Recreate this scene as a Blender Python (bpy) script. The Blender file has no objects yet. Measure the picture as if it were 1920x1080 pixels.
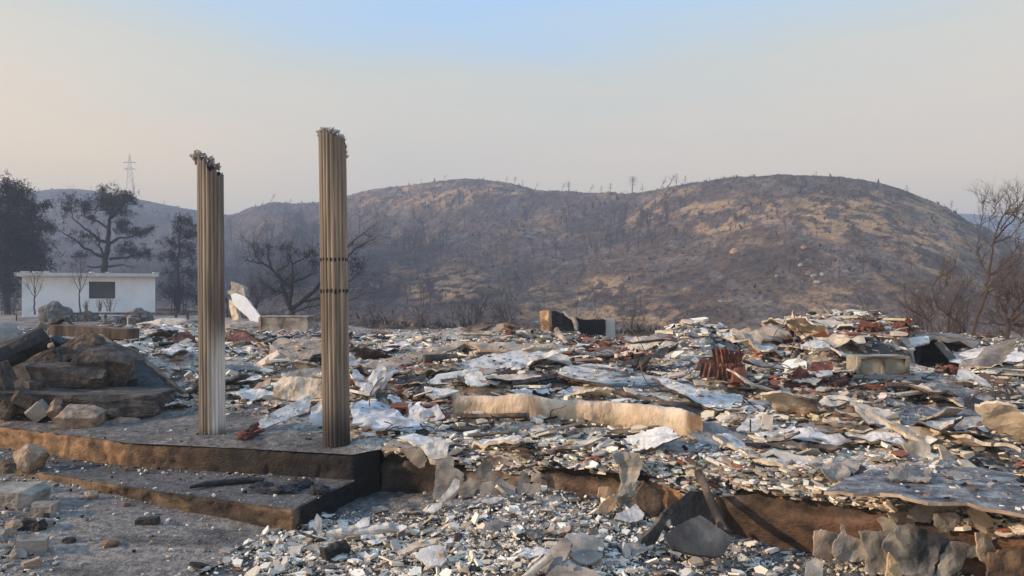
import bpy, bmesh, math, random
import numpy as np
from mathutils import Vector, Matrix, Euler, noise as mnoise
from mathutils.geometry import delaunay_2d_cdt

scene = bpy.context.scene
COL = scene.collection
F = 1397.0            # focal length in pixels of the 1920 px wide photograph
EYE = 2.3             # eye height above the lowest paving

# ---------------------------------------------------------------- camera
cam_d = bpy.data.cameras.new("camera"); cam = bpy.data.objects.new("camera", cam_d)
COL.objects.link(cam)
cam.location = (0, 0, EYE); cam.rotation_euler = (math.radians(90), 0, 0)
cam_d.sensor_width = 36; cam_d.lens = 36 * F / 1920
cam_d.clip_start = 0.05; cam_d.clip_end = 4000
scene.camera = cam

# ---------------------------------------------------------------- sky and sun
SUN_DIR = Vector((-0.92, -0.20, 0.345)).normalized()      # towards the sun
elev = math.asin(SUN_DIR.z)
world = bpy.data.worlds.new("World"); scene.world = world
world.use_nodes = True
nt = world.node_tree; nt.nodes.clear()
def wn(t, **k):
    n = nt.nodes.new(t)
    for a, b in k.items(): setattr(n, a, b)
    return n
out = wn('ShaderNodeOutputWorld'); bg = wn('ShaderNodeBackground')
sky = wn('ShaderNodeTexSky', sky_type='NISHITA', sun_disc=False)
sky.sun_elevation = elev; sky.sun_rotation = math.atan2(SUN_DIR.x, SUN_DIR.y)
sky.dust_density = 5.0; sky.air_density = 1.0; sky.ozone_density = 1.0
tc = wn('ShaderNodeTexCoord'); sep = wn('ShaderNodeSeparateXYZ')
nt.links.new(tc.outputs['Generated'], sep.inputs[0])
# smoke veil of the sky: warm beige low down, clearing to pale blue higher up
ramp = wn('ShaderNodeValToRGB'); cr = ramp.color_ramp
cr.elements[0].position = 0.0; cr.elements[0].color = (1.16, 0.80, 0.43, 1)
cr.elements[1].position = 0.62; cr.elements[1].color = (0.34, 0.60, 0.98, 1)
for p, c in ((0.10, (1.02, 0.77, 0.44)), (0.20, (0.82, 0.69, 0.52)), (0.29, (0.64, 0.65, 0.58)), (0.345, (0.51, 0.65, 0.77)), (0.42, (0.40, 0.62, 0.93))):
    e = cr.elements.new(p); e.color = (*c, 1)
nz = wn('ShaderNodeTexNoise'); nz.inputs['Scale'].default_value = 1.6; nz.inputs['Detail'].default_value = 4; nz.inputs['Roughness'].default_value = 0.55
mp = wn('ShaderNodeMapping'); mp.inputs['Scale'].default_value = (1, 1, 5.5)
nt.links.new(tc.outputs['Generated'], mp.inputs[0]); nt.links.new(mp.outputs[0], nz.inputs['Vector'])
ma = wn('ShaderNodeMath', operation='MULTIPLY_ADD'); ma.inputs[1].default_value = 0.17
sb = wn('ShaderNodeMath', operation='SUBTRACT'); sb.inputs[1].default_value = 0.055
nt.links.new(nz.outputs['Fac'], ma.inputs[0]); nt.links.new(sep.outputs['Z'], ma.inputs[2]); nt.links.new(ma.outputs[0], sb.inputs[0])
# the blue hole of clear sky sits straight ahead: smoke is thicker to both sides
xx = wn('ShaderNodeMath', operation='MULTIPLY'); nt.links.new(sep.outputs['X'], xx.inputs[0]); nt.links.new(sep.outputs['X'], xx.inputs[1])
xs = wn('ShaderNodeMath', operation='MULTIPLY_ADD'); xs.inputs[1].default_value = -0.16
nt.links.new(xx.outputs[0], xs.inputs[0]); nt.links.new(sb.outputs[0], xs.inputs[2])
nt.links.new(xs.outputs[0], ramp.inputs[0])
# brighter, yellower smoke on the sun side
wr = wn('ShaderNodeMapRange'); wr.inputs['From Min'].default_value = -0.15; wr.inputs['From Max'].default_value = -0.62
wr.inputs['To Min'].default_value = 0; wr.inputs['To Max'].default_value = 0.55
nt.links.new(sep.outputs['X'], wr.inputs['Value'])
wm = wn('ShaderNodeMixRGB'); wm.blend_type = 'MIX'; wm.inputs[2].default_value = (1.30, 0.98, 0.56, 1)
wz = wn('ShaderNodeMapRange'); wz.inputs['From Min'].default_value = 0.10; wz.inputs['From Max'].default_value = 0.33; wz.inputs['To Min'].default_value = 1; wz.inputs['To Max'].default_value = 0.0
nt.links.new(sep.outputs['Z'], wz.inputs['Value'])
wmu = wn('ShaderNodeMath', operation='MULTIPLY'); nt.links.new(wr.outputs[0], wmu.inputs[0]); nt.links.new(wz.outputs[0], wmu.inputs[1])
nt.links.new(wmu.outputs[0], wm.inputs[0]); nt.links.new(ramp.outputs[0], wm.inputs[1])
sc10 = wn('ShaderNodeVectorMath', operation='SCALE'); sc10.inputs['Scale'].default_value = 9.4
nt.links.new(wm.outputs[0], sc10.inputs[0])
mix = wn('ShaderNodeMixRGB'); mix.inputs[0].default_value = 0.90
nt.links.new(sky.outputs[0], mix.inputs[1]); nt.links.new(sc10.outputs[0], mix.inputs[2])
nt.links.new(mix.outputs[0], bg.inputs[0]); bg.inputs[1].default_value = 0.1
nt.links.new(bg.outputs[0], out.inputs[0])

sun_d = bpy.data.lights.new("sun", 'SUN'); sun = bpy.data.objects.new("sun", sun_d); COL.objects.link(sun)
sun.location = (-20, -8, 12)
sun.rotation_euler = SUN_DIR.to_track_quat('Z', 'Y').to_euler()
sun_d.energy = 5.0; sun_d.angle = math.radians(1.5); sun_d.color = (1.0, 0.73, 0.47)

scene.view_settings.view_transform = 'Standard'; scene.view_settings.look = 'None'
scene.view_settings.exposure = 0.42; scene.view_settings.gamma = 1.0
scene.render.engine = 'CYCLES'
scene.cycles.max_bounces = 6; scene.cycles.diffuse_bounces = 3; scene.cycles.volume_bounces = 1
scene.cycles.use_denoising = True

# ---------------------------------------------------------------- helpers
def P(px, py, d):
    return Vector(((px - 960) / F * d, d, EYE - (py - 540) / F * d))
def onz(px, py, z):
    return P(px, py, (EYE - z) * F / (py - 540))
def onplane(pxs, anchor, n):
    n = Vector(n); a = Vector(anchor); o = Vector((0, 0, EYE)); r = []
    for (x, y) in pxs:
        dr = Vector(((x - 960) / F, 1, -(y - 540) / F))
        r.append(o + dr * ((a - o).dot(n) / dr.dot(n)))
    return r

def hash2(ix, iy, seed):
    h = (ix.astype(np.int64) * 374761393 + iy.astype(np.int64) * 668265263 + seed * 982451653) & 0xFFFFFFFF
    h = ((h ^ (h >> 13)) * 1274126177) & 0xFFFFFFFF
    h = ((h ^ (h >> 16)) * 2246822519) & 0xFFFFFFFF
    return ((h ^ (h >> 15)) & 0xFFFFFF) / float(0xFFFFFF)
def vnoise(x, y, seed=0):
    ix = np.floor(x); iy = np.floor(y); fx = x - ix; fy = y - iy
    fx = fx * fx * (3 - 2 * fx); fy = fy * fy * (3 - 2 * fy)
    a = hash2(ix, iy, seed); b = hash2(ix + 1, iy, seed); c = hash2(ix, iy + 1, seed); d = hash2(ix + 1, iy + 1, seed)
    return (a * (1 - fx) + b * fx) * (1 - fy) + (c * (1 - fx) + d * fx) * fy
def fbm(x, y, o=4, seed=0, g=0.5):
    s = 0; a = 1; t = 0
    for k in range(o):
        s = s + a * vnoise(x * 2 ** k + 17.3 * k, y * 2 ** k - 9.1 * k, seed + k); t += a; a *= g
    return s / t          # 0..1
def sstep(a, b, x):
    t = np.clip((x - a) / (b - a), 0, 1); return t * t * (3 - 2 * t)

def tag(o, label=None, cat=None, group=None, kind=None):
    if label: o['label'] = label
    if cat: o['category'] = cat
    if group: o['group'] = group
    if kind: o['kind'] = kind
    elif cat and 'kind' not in o: o['kind'] = 'thing'
    return o
def empty(name, loc, label=None, cat=None, group=None):
    o = bpy.data.objects.new(name, None); COL.objects.link(o); o.location = loc
    o.empty_display_size = 0.1
    return tag(o, label, cat, group)
def mesh_obj(name, verts, faces, mat, parent=None, smooth=False, center=True, cols=None, mats=None, midx=None):
    verts = np.asarray([tuple(v) for v in verts] if not isinstance(verts, np.ndarray) else verts, dtype=float)
    base = Vector((0, 0, 0))
    if parent is not None: base = parent.matrix_basis.translation.copy() if parent.parent is None else Vector(parent['_w'])
    if center and len(verts):
        c = verts.mean(0); c[2] = verts[:, 2].min()
    else: c = np.zeros(3)
    me = bpy.data.meshes.new(name)
    me.from_pydata((verts - c).tolist(), [], faces if isinstance(faces, list) else faces.tolist())
    ms = mats if mats else [mat]
    for m in ms:
        if m: me.materials.append(m)
    if midx is not None: me.polygons.foreach_set('material_index', midx)
    if smooth: me.polygons.foreach_set('use_smooth', [True] * len(me.polygons))
    if cols is not None:
        at = me.color_attributes.new('Col', 'FLOAT_COLOR', 'POINT')
        cc = np.ones((len(verts), 4)); cc[:, :3] = cols
        at.data.foreach_set('color', cc.ravel())
    me.update()
    o = bpy.data.objects.new(name, me); COL.objects.link(o)
    o.location = Vector(c) - (base if parent is not None else Vector((0, 0, 0)))
    if parent is not None: o.parent = parent
    o['_w'] = tuple(float(v) for v in c)
    return o

class MB:
    """collects simple solids into one mesh"""
    def __init__(s): s.v = []; s.f = []
    def add(s, v, f):
        k = len(s.v); s.v += [Vector(p) for p in v]; s.f += [tuple(i + k for i in q) for q in f]
    def box(s, c, size, rot=None, jit=0, rnd=None, mtx=None):
        R = (rot if isinstance(rot, Matrix) else Euler(rot or (0, 0, 0)).to_matrix())
        h = Vector(size) / 2; vs = []
        for x in (-1, 1):
            for y in (-1, 1):
                for z in (-1, 1):
                    p = Vector((x * h.x, y * h.y, z * h.z))
                    if jit: p += Vector([(rnd or random).uniform(-jit, jit) for _ in range(3)])
                    vs.append(Vector(c) + R @ p)
        s.add(vs, [(0, 1, 3, 2), (4, 6, 7, 5), (0, 4, 5, 1), (2, 3, 7, 6), (0, 2, 6, 4), (1, 5, 7, 3)])
    def bar(s, a, b, w, h=None, twist=0):
        a = Vector(a); b = Vector(b); d = (b - a)
        q = d.to_track_quat('X', 'Z').to_matrix() @ Euler((twist, 0, 0)).to_matrix()
        s.box((a + b) / 2, (d.length, w, h or w), q)
    def tube(s, pts, rad, n=6, cap=True):
        pts = [Vector(p) for p in pts]; k = len(s.v); up = None
        for i, p in enumerate(pts):
            d = (pts[min(i + 1, len(pts) - 1)] - pts[max(i - 1, 0)]).normalized()
            if up is None: up = d.orthogonal().normalized()
            up = (up - d * up.dot(d)).normalized(); sd = d.cross(up)
            r = rad[i] if hasattr(rad, '__len__') else rad
            for j in range(n):
                a = 2 * math.pi * j / n
                s.v.append(p + (up * math.cos(a) + sd * math.sin(a)) * r)
        for i in range(len(pts) - 1):
            for j in range(n):
                a = k + i * n + j; b = k + i * n + (j + 1) % n
                s.f.append((a, b, b + n, a + n))
        if cap:
            s.f.append(tuple(k + j for j in reversed(range(n))))
            e = k + (len(pts) - 1) * n; s.f.append(tuple(e + j for j in range(n)))
    def build(s, name, mat, parent=None, smooth=False):
        return mesh_obj(name, s.v, s.f, mat, parent, smooth)

# ---------------------------------------------------------------- materials
_m = {}
def M(name, cols, scale=3.0, detail=8, rough=0.9, bump=0.3, bscale=30, metallic=0, stretch=(1, 1, 1), dist=0.0, soot=None, use_col=False, spec=0.3, rng=(0.35, 0.68), bdist=0.02):
    """noise-mottled surface: cols run over a ramp; soot=(color, scale, lo, hi) lays burnt stains over it"""
    if name in _m: return _m[name]
    m = bpy.data.materials.new(name); m.use_nodes = True
    t = m.node_tree; b = t.nodes['Principled BSDF']; L = t.links.new
    b.inputs['Roughness'].default_value = rough; b.inputs['Metallic'].default_value = metallic
    b.inputs['Specular IOR Level'].default_value = spec
    co = t.nodes.new('ShaderNodeTexCoord'); mp = t.nodes.new('ShaderNodeMapping'); mp.inputs['Scale'].default_value = stretch
    L(co.outputs['Object'], mp.inputs[0])
    oi = t.nodes.new('ShaderNodeObjectInfo'); ad = t.nodes.new('ShaderNodeVectorMath'); ad.operation = 'MULTIPLY_ADD'
    ad.inputs[1].default_value = (37, 53, 71); L(oi.outputs['Random'], ad.inputs[0]); L(mp.outputs[0], ad.inputs[2])
    n = t.nodes.new('ShaderNodeTexNoise'); n.inputs['Scale'].default_value = scale; n.inputs['Detail'].default_value = detail
    n.inputs['Roughness'].default_value = 0.62; n.inputs['Distortion'].default_value = dist
    L(ad.outputs[0], n.inputs['Vector'])
    r = t.nodes.new('ShaderNodeValToRGB'); k = len(cols)
    e = r.color_ramp.elements
    for i, c in enumerate(cols):
        p = rng[0] + (rng[1] - rng[0]) * i / max(1, k - 1)
        if i < 2: el = e[i]; el.position = p
        else: el = e.new(p)
        el.color = (*c, 1)
    if k == 1: e[1].color = (*cols[0], 1)
    L(n.outputs['Fac'], r.inputs[0]); last = r.outputs[0]
    if use_col:
        at = t.nodes.new('ShaderNodeAttribute'); at.attribute_name = 'Col'
        mx = t.nodes.new('ShaderNodeMixRGB'); mx.blend_type = 'MULTIPLY'; mx.inputs[0].default_value = 1
        L(at.outputs['Color'], mx.inputs[1]); L(last, mx.inputs[2]); last = mx.outputs[0]
    if soot:
        c, s, lo, hi = soot
        n2 = t.nodes.new('ShaderNodeTexNoise'); n2.inputs['Scale'].default_value = s; n2.inputs['Detail'].default_value = 6; n2.inputs['Distortion'].default_value = 0.6
        L(ad.outputs[0], n2.inputs['Vector'])
        mr = t.nodes.new('ShaderNodeMapRange'); mr.inputs['From Min'].default_value = lo; mr.inputs['From Max'].default_value = hi
        L(n2.outputs['Fac'], mr.inputs['Value'])
        mx = t.nodes.new('ShaderNodeMixRGB'); mx.inputs[2].default_value = (*c, 1)
        L(mr.outputs[0], mx.inputs[0]); L(last, mx.inputs[1]); last = mx.outputs[0]
    L(last, b.inputs['Base Color'])
    if bump:
        n3 = t.nodes.new('ShaderNodeTexNoise'); n3.inputs['Scale'].default_value = bscale; n3.inputs['Detail'].default_value = 6
        L(ad.outputs[0], n3.inputs['Vector'])
        bp = t.nodes.new('ShaderNodeBump'); bp.inputs['Strength'].default_value = bump; bp.inputs['Distance'].default_value = bdist
        L(n3.outputs['Fac'], bp.inputs['Height']); L(bp.outputs[0], b.inputs['Normal'])
    _m[name] = m
    return m
# ================================================================ terrain
def curve(pts):
    xs = np.array([p[0] for p in pts], float); ys = np.array([p[1] for p in pts], float)
    return lambda x: np.interp(x, xs, ys)
SKY = curve([(-900, 420), (-300, 380), (0, 368), (60, 360), (100, 355), (135, 354), (170, 357), (210, 364), (280, 378), (340, 390), (400, 402), (430, 403), (455, 398),
             (500, 388), (560, 383), (600, 380), (650, 368), (700, 355), (760, 349), (830, 340), (880, 336), (930, 341), (960, 347), (1000, 357), (1050, 361), (1100, 363),
             (1180, 365), (1225, 359), (1260, 350), (1300, 343), (1400, 333), (1480, 329), (1560, 331), (1620, 338), (1660, 346), (1700, 359), (1740, 375),
             (1780, 394), (1810, 413), (1850, 432), (1920, 458), (2050, 500), (2300, 540), (2900, 560)])
DRIDGE = curve([(-900, 400), (0, 392), (430, 350), (600, 310), (880, 270), (1100, 235), (1225, 205), (1480, 170), (1800, 150), (2200, 150), (2900, 170)])
DTERR = curve([(-900, 60), (330, 56), (430, 44), (600, 38), (720, 31), (900, 27), (1200, 24), (1500, 22), (2000, 20), (2900, 20)])
DVAL = curve([(-900, 105), (0, 105), (430, 95), (700, 80), (1000, 68), (1500, 60), (2900, 58)])
YVAL = curve([(-900, 600), (400, 606), (600, 620), (750, 640), (1000, 660), (1500, 672), (2900, 672)])

def low_ground(x, y):
    g = 0.08 + 0.045 * np.maximum(0, -x - 1.4)
    g = g - 0.03 * np.maximum(0, 6.5 - y) * (x < 0)
    return g
def heap(x, y):
    h = 0.24 * np.exp(-((x - 0.35) / 1.5) ** 2 - ((y - 7.35) / 0.75) ** 2)
    h = h + 0.16 * np.exp(-((x - 0.2) / 0.9) ** 2 - ((y - 6.1) / 0.8) ** 2)
    h = h + 0.10 * np.exp(-((x - 3.4) / 0.8) ** 2 - ((y - 5.6) / 0.5) ** 2)
    h = h + 0.20 * np.exp(-((x + 6.5) / 1.2) ** 2 - ((y - 7.9) / 0.9) ** 2)
    return h
def terr(px, d):
    x = (px - 960) / F * d
    zt = 0.55
    Dt = DTERR(px); Dv = DVAL(px); Dr = DRIDGE(px)
    ar = (540 - SKY(px)) / F; av = (540 - YVAL(px)) / F
    zv = EYE + av * Dv
    near = low_ground(x, d) + (zt - 0.05 - low_ground(x, d)) * sstep(9.5, 12, d)
    down = zt + (zv - zt) * sstep(0, 1, (d - Dt) / (Dv - Dt))
    t = (d - Dv) / (Dr - Dv)
    tc_ = np.clip(t, 0, 1)
    a = av + (ar - av) * (1 - (1 - tc_) ** 1.55)
    up = EYE + a * d
    back = EYE + ar * Dr - (d - Dr) * 0.25
    z = np.where(d < Dt, near, np.where(d < Dv, down, np.where(t < 1, up, back)))
    m = sstep(0.02, 0.2, t) * sstep(1.0, 0.86, t)
    rel = (fbm(x / 46, d / 46, 3, 5) - 0.5) * 9.0 + (fbm(x / 17, d / 17, 3, 8) - 0.5) * 4.0
    z = z + rel * m * np.clip(d / 220, 0.5, 1.6)
    m2 = sstep(0.0, 3.0, d - Dt) * (0.35 + 0.65 * sstep(0, 0.1, 1.02 - t))
    tus = np.abs(fbm(x / 2.6, d / 2.6, 4, 21, 0.62) - 0.5) * 1.5 + np.maximum(0, fbm(x / 1.1, d / 1.4, 3, 33) - 0.5) * 1.0
    z = z + tus * m2 * np.clip(d / 170, 0.5, 1.5)
    z = z + (fbm(x / 0.6, d / 0.6, 3, 50) - 0.5) * 0.03 * (d < Dt)
    return z
def terr_xy(x, y): 
    return terr(960 + F * x / y, y)

def grid_mesh(name, PX, D, zf, mat, colf=None, smooth=True):
    pxg, dg = np.meshgrid(PX, D); z = zf(pxg, dg)
    x = (pxg - 960) / F * dg
    v = np.stack([x, dg, z], -1).reshape(-1, 3)
    n, k = len(D), len(PX)
    i = np.arange(n - 1)[:, None] * k + np.arange(k - 1)[None, :]
    q = np.stack([i, i + 1, i + k + 1, i + k], -1).reshape(-1, 4)
    me = bpy.data.meshes.new(name)
    me.vertices.add(len(v)); me.vertices.foreach_set('co', v.ravel())
    me.loops.add(q.size); me.loops.foreach_set('vertex_index', q.ravel().astype(np.int32))
    me.polygons.add(len(q)); me.polygons.foreach_set('loop_start', np.arange(0, q.size, 4, dtype=np.int32))
    me.polygons.foreach_set('loop_total', np.full(len(q), 4, dtype=np.int32))
    if smooth: me.polygons.foreach_set('use_smooth', np.ones(len(q), dtype=bool))
    me.update(calc_edges=True)
    if colf is not None:
        c = colf(pxg.ravel(), dg.ravel(), v)
        at = me.color_attributes.new('Col', 'FLOAT_COLOR', 'POINT')
        cc = np.ones((len(v), 4)); cc[:, :3] = c; at.data.foreach_set('color', cc.ravel())
    me.materials.append(mat)
    o = bpy.data.objects.new(name, me); COL.objects.link(o)
    return o
def lerp(a, b, t):
    a = np.asarray(a, float); b = np.asarray(b, float)
    return a + (b - a) * np.asarray(t)[..., None]

def G(px, py, cx, cy, sx, sy): return np.exp(-((px - cx) / sx) ** 2 - ((py - cy) / sy) ** 2)
def hill_col(px, d, v):
    """burnt black-brown ground with tongues of dry grass and pale stony soil that escaped the fire"""
    x = v[:, 0]; y = v[:, 1]; z = v[:, 2]
    py = 540 - (z - EYE) / np.maximum(y, 1) * F
    c = lerp((0.050, 0.035, 0.027), (0.145, 0.098, 0.068), fbm(x / 9, y / 9, 5, 71))
    c = lerp(c, (0.19, 0.165, 0.145), sstep(0.52, 0.72, fbm(x / 3.1, y / 6.2, 4, 77)) * 0.40)
    forest = np.clip(G(px, py, 640, 500, 210, 62) + .8 * G(px, py, 300, 520, 300, 50) + .5 * G(px, py, 1130, 420, 90, 30) + .45 * G(px, py, 900, 560, 260, 60), 0, 1)
    c = c * (1 - .78 * forest)[:, None]
    w = (0.75 * G(px, py, 1600, 400, 260, 58) + 0.75 * G(px, py, 1330, 405, 120, 45) + 0.5 * G(px, py, 1780, 470, 130, 40)
         + 0.85 * G(px, py, 850, 362, 200, 22) + 0.6 * G(px, py, 1080, 540, 170, 26) + 0.60 * G(px, py, 1480, 560, 300, 40)
         + 0.5 * G(px, py, 1270, 600, 200, 30) + 0.4 * G(px, py, 800, 560, 90, 30) + 0.35 * G(px, py, 960, 450, 160, 25) + 0.12)
    n = (fbm(x / 9.5, y / 16.0, 4, 91, 0.55) - 0.5) * 2.6 + 0.5
    net = (fbm(x / 1.9 + 3 * fbm(x / 6, y / 6, 2, 96), y / 3.2, 4, 95, 0.6) - 0.5) * 3.4 + 0.5
    tan = sstep(0.25, 0.85, n * 0.8 + w * 0.7 - 0.28) * sstep(0.30, 0.75, net) * np.clip(w * 1.5 + 0.15, 0, 1)
    fine = (fbm(x / 0.7, y / 1.2, 3, 97, 0.7) - 0.5) * 2.2
    c = c * np.clip(1 + .8 * fine, 0.4, 1.8)[:, None]
    tc = lerp((0.34, 0.22, 0.115), (0.50, 0.33, 0.17), fbm(x / 4, y / 4, 3, 101))
    c = lerp(c, tc, np.clip(tan, 0, 1) * 0.80)
    rk = sstep(0.80, 0.9, fbm(x / 1.6, y / 1.6, 3, 120)) * (px > 1000)
    c = lerp(c, (0.34, 0.29, 0.24), rk * 0.7)
    # flat yard behind the house: pale dusty ash
    yard = (d < DTERR(px)) * 1.0
    c = lerp(c, lerp((0.16, 0.14, 0.125), (0.33, 0.30, 0.27), fbm(x / 1.8, y / 2.6, 4, 140)), yard)
    nearg = yard * (d < 13)
    c = lerp(c, lerp((0.07, 0.062, 0.058), (0.16, 0.14, 0.12), fbm(x / 0.35, y / 0.35, 4, 150)), nearg)
    return c
mat_hill = M('burnt hillside', [(0.62, 0.62, 0.64), (1.0, 1.0, 1.0), (1.25, 1.2, 1.15)], scale=1.3, detail=10, rough=1.0, bump=0.9, bscale=1.6, bdist=0.5, use_col=True, spec=0.05)
Dg = np.concatenate([np.linspace(1.5, 13, 116), np.exp(np.linspace(math.log(13.1), math.log(600), 560))])
ground = tag(grid_mesh('ground', np.arange(-900, 2821, 3.4), Dg, terr, mat_hill, hill_col), kind='structure')
ground['label'] = 'ash grey yard falling to a valley and the burnt hills behind it'
# far blue ridge seen over the right shoulder of the hill
def far_z(px, d):
    s = np.interp(px, [1300, 1700, 1790, 1850, 1920, 2100, 2700], [470, 420, 399, 402, 407, 400, 430])
    a = (540 - s) / F
    top = EYE + a * 560
    return top - np.abs(d - 560) * 0.30 + (fbm((px - 960) / F * d / 30, d / 30, 3, 7) - 0.5) * 5 * (np.abs(d - 560) > 8)
tag(grid_mesh('distant_hill', np.arange(1300, 2700, 8.0), np.linspace(400, 640, 60), far_z,
    M('distant burnt slope', [(0.06, 0.055, 0.055), (0.16, 0.13, 0.11)], scale=0.08, rough=1, bump=0, spec=0.05)), kind='structure')

# smoke-filled air over house and valley
hz = MB(); hz.box((0, 300, 29), (1500, 800, 94))
haze = hz.build('haze', None); tag(haze, 'thin blue smoke hanging over the valley', kind='stuff')
hm = bpy.data.materials.new('smoky air'); hm.use_nodes = True; t_ = hm.node_tree; t_.nodes.clear()
pv = t_.nodes.new('ShaderNodeVolumePrincipled'); mo = t_.nodes.new('ShaderNodeOutputMaterial')
pv.inputs['Color'].default_value = (0.40, 0.53, 0.74, 1); pv.inputs['Density'].default_value = 0.0019
pv.inputs['Anisotropy'].default_value = 0.0
t_.links.new(pv.outputs[0], mo.inputs['Volume']); haze.data.materials.append(hm)
haze.display_type = 'WIRE'
# ================================================================ surface presets
M_soot = (0.012, 0.012, 0.013)
mat_white = M('white plaster', [(0.22, 0.21, 0.20), (0.50, 0.48, 0.45), (0.66, 0.64, 0.61)], scale=7, bump=0.7, bscale=25, soot=((0.13, 0.12, 0.115), 2.2, 0.56, 0.72), rng=(0.3, 0.62))
mat_cream = M('cream plaster', [(0.36, 0.29, 0.21), (0.56, 0.47, 0.37), (0.66, 0.57, 0.46)], scale=5, bump=0.4, bscale=25, soot=((0.15, 0.11, 0.08), 2.0, 0.58, 0.75))
mat_grey = M('grey burnt render', [(0.13, 0.12, 0.11), (0.25, 0.225, 0.205), (0.36, 0.325, 0.29)], scale=4, bump=0.5, bscale=22, soot=((0.05, 0.045, 0.042), 1.8, 0.52, 0.70))
mat_slate = M('blue grey ash board', [(0.055, 0.056, 0.06), (0.14, 0.142, 0.15), (0.32, 0.32, 0.32)], scale=8, bump=0.9, bscale=40, dist=.3, stretch=(.8, 1.3, 1), soot=((0.55, 0.54, 0.52), 2.6, 0.60, 0.74))
mat_tan = M('tan scorched board', [(0.20, 0.15, 0.11), (0.36, 0.285, 0.22), (0.50, 0.42, 0.34)], scale=3, bump=0.4, bscale=25, soot=((0.08, 0.06, 0.05), 1.5, 0.55, 0.75))
mat_brown = M('brown scorched render', [(0.09, 0.058, 0.038), (0.17, 0.11, 0.07), (0.27, 0.18, 0.12)], scale=3.5, bump=0.6, bscale=25, soot=((0.03, 0.026, 0.024), 2, 0.50, 0.68))
mat_orange = M('orange baked plaster', [(0.26, 0.15, 0.08), (0.42, 0.27, 0.16), (0.52, 0.36, 0.24)], scale=4, bump=0.5, bscale=25, soot=((0.07, 0.045, 0.03), 2.5, 0.6, 0.75))
mat_stone = M('sooty building stone', [(0.028, 0.023, 0.02), (0.085, 0.067, 0.054), (0.17, 0.135, 0.105)], scale=6, bump=1.0, bscale=20, soot=((0.025, 0.022, 0.02), 1.7, 0.52, 0.7))
mat_stone_tan = M('sandstone block', [(0.16, 0.115, 0.08), (0.30, 0.22, 0.155), (0.40, 0.31, 0.23)], scale=7, bump=1.0, bscale=20, soot=((0.07, 0.055, 0.045), 2.2, 0.55, 0.7))
mat_boulder = M('smoked boulder', [(0.06, 0.055, 0.05), (0.13, 0.12, 0.105), (0.21, 0.19, 0.165)], scale=3, bump=0.9, bscale=10, soot=((0.04, 0.036, 0.032), 1.3, 0.5, 0.7))
mat_stone_pale = M('pale field stone', [(0.17, 0.155, 0.135), (0.29, 0.265, 0.23), (0.40, 0.37, 0.33)], scale=4, bump=0.6, bscale=16, soot=((0.10, 0.09, 0.08), 2.2, 0.55, 0.75))
mat_red = M('fired clay', [(0.08, 0.034, 0.026), (0.17, 0.066, 0.046), (0.28, 0.125, 0.09)], scale=7, bump=0.35, bscale=30, soot=((0.06, 0.035, 0.03), 2.6, 0.54, 0.7))
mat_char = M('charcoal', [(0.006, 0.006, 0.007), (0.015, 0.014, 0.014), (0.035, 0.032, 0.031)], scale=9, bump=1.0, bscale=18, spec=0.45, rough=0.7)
mat_wood = M('scorched wood', [(0.05, 0.035, 0.026), (0.14, 0.10, 0.072), (0.27, 0.20, 0.145)], scale=5, stretch=(1, 1, 0.25), bump=0.7, bscale=22, soot=((0.02, 0.018, 0.016), 2, 0.5, 0.66))
mat_concrete = M('ash dusted concrete', [(0.13, 0.118, 0.105), (0.22, 0.20, 0.178), (0.31, 0.285, 0.25)], scale=2.2, bump=0.4, bscale=30, soot=((0.055, 0.05, 0.046), 0.8, 0.48, 0.72))
mat_cloth = M('ash white membrane', [(0.32, 0.32, 0.33), (0.50, 0.50, 0.51), (0.66, 0.66, 0.66)], scale=5, bump=0.5, bscale=15, soot=((0.14, 0.13, 0.13), 2.5, 0.56, 0.72))
mat_frag = M('broken plaster bits', [(0.62, 0.60, 0.58), (0.92, 0.91, 0.9), (1.05, 1.05, 1.05)], scale=9, bump=0.35, bscale=35, use_col=True, rng=(0.25, 0.55))
mat_rub = M('ash and grit', [(0.45, 0.45, 0.46), (0.95, 0.94, 0.93), (1.5, 1.48, 1.45)], scale=16, detail=10, bump=1.0, bscale=38, use_col=True)
mat_wallface = M('stained sunlit render', [(0.30, 0.31, 0.33), (0.68, 0.70, 0.74), (1.15, 1.15, 1.2)], scale=5, detail=10, bump=0.8, bscale=30, use_col=True, stretch=(1, 1, 1.6))
mat_bark = M('burnt bark', [(0.03, 0.026, 0.025), (0.06, 0.05, 0.046)], scale=6, bump=0.4, bscale=15, rough=1, spec=0.1)
mat_bark_r = M('scorched bare bark', [(0.055, 0.042, 0.036), (0.105, 0.078, 0.064)], scale=6, bump=0.3, bscale=15, rough=1, spec=0.1)
mat_needle = M('singed needles', [(0.020, 0.018, 0.018), (0.045, 0.036, 0.031), (0.085, 0.062, 0.048)], scale=0.9, bump=0, rough=1, spec=0.05)
mat_needle_t = M('scorched tan needles', [(0.10, 0.075, 0.06), (0.20, 0.145, 0.11)], scale=0.9, bump=0, rough=1, spec=0.05)

# ================================================================ the raised floor of the burnt house
EDGE = [(-420, 770), (-200, 783), (0, 800), (240, 831), (450, 841), (660, 853), (712, 843), (850, 853), (1100, 874), (1310, 897), (1500, 925), (1700, 955), (1920, 988), (2150, 1035), (2400, 1085)]
EX = [p[0] for p in EDGE]; ED = [1.7 * F / (p[1] - 540) for p in EDGE]
def De(px): return np.interp(px, EX, ED)
def Dback(px): return np.interp(px, [-500, 300, 450, 700, 900, 1200, 2600], [30, 27, 29, 27.5, 23, 20, 19.5])

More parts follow.
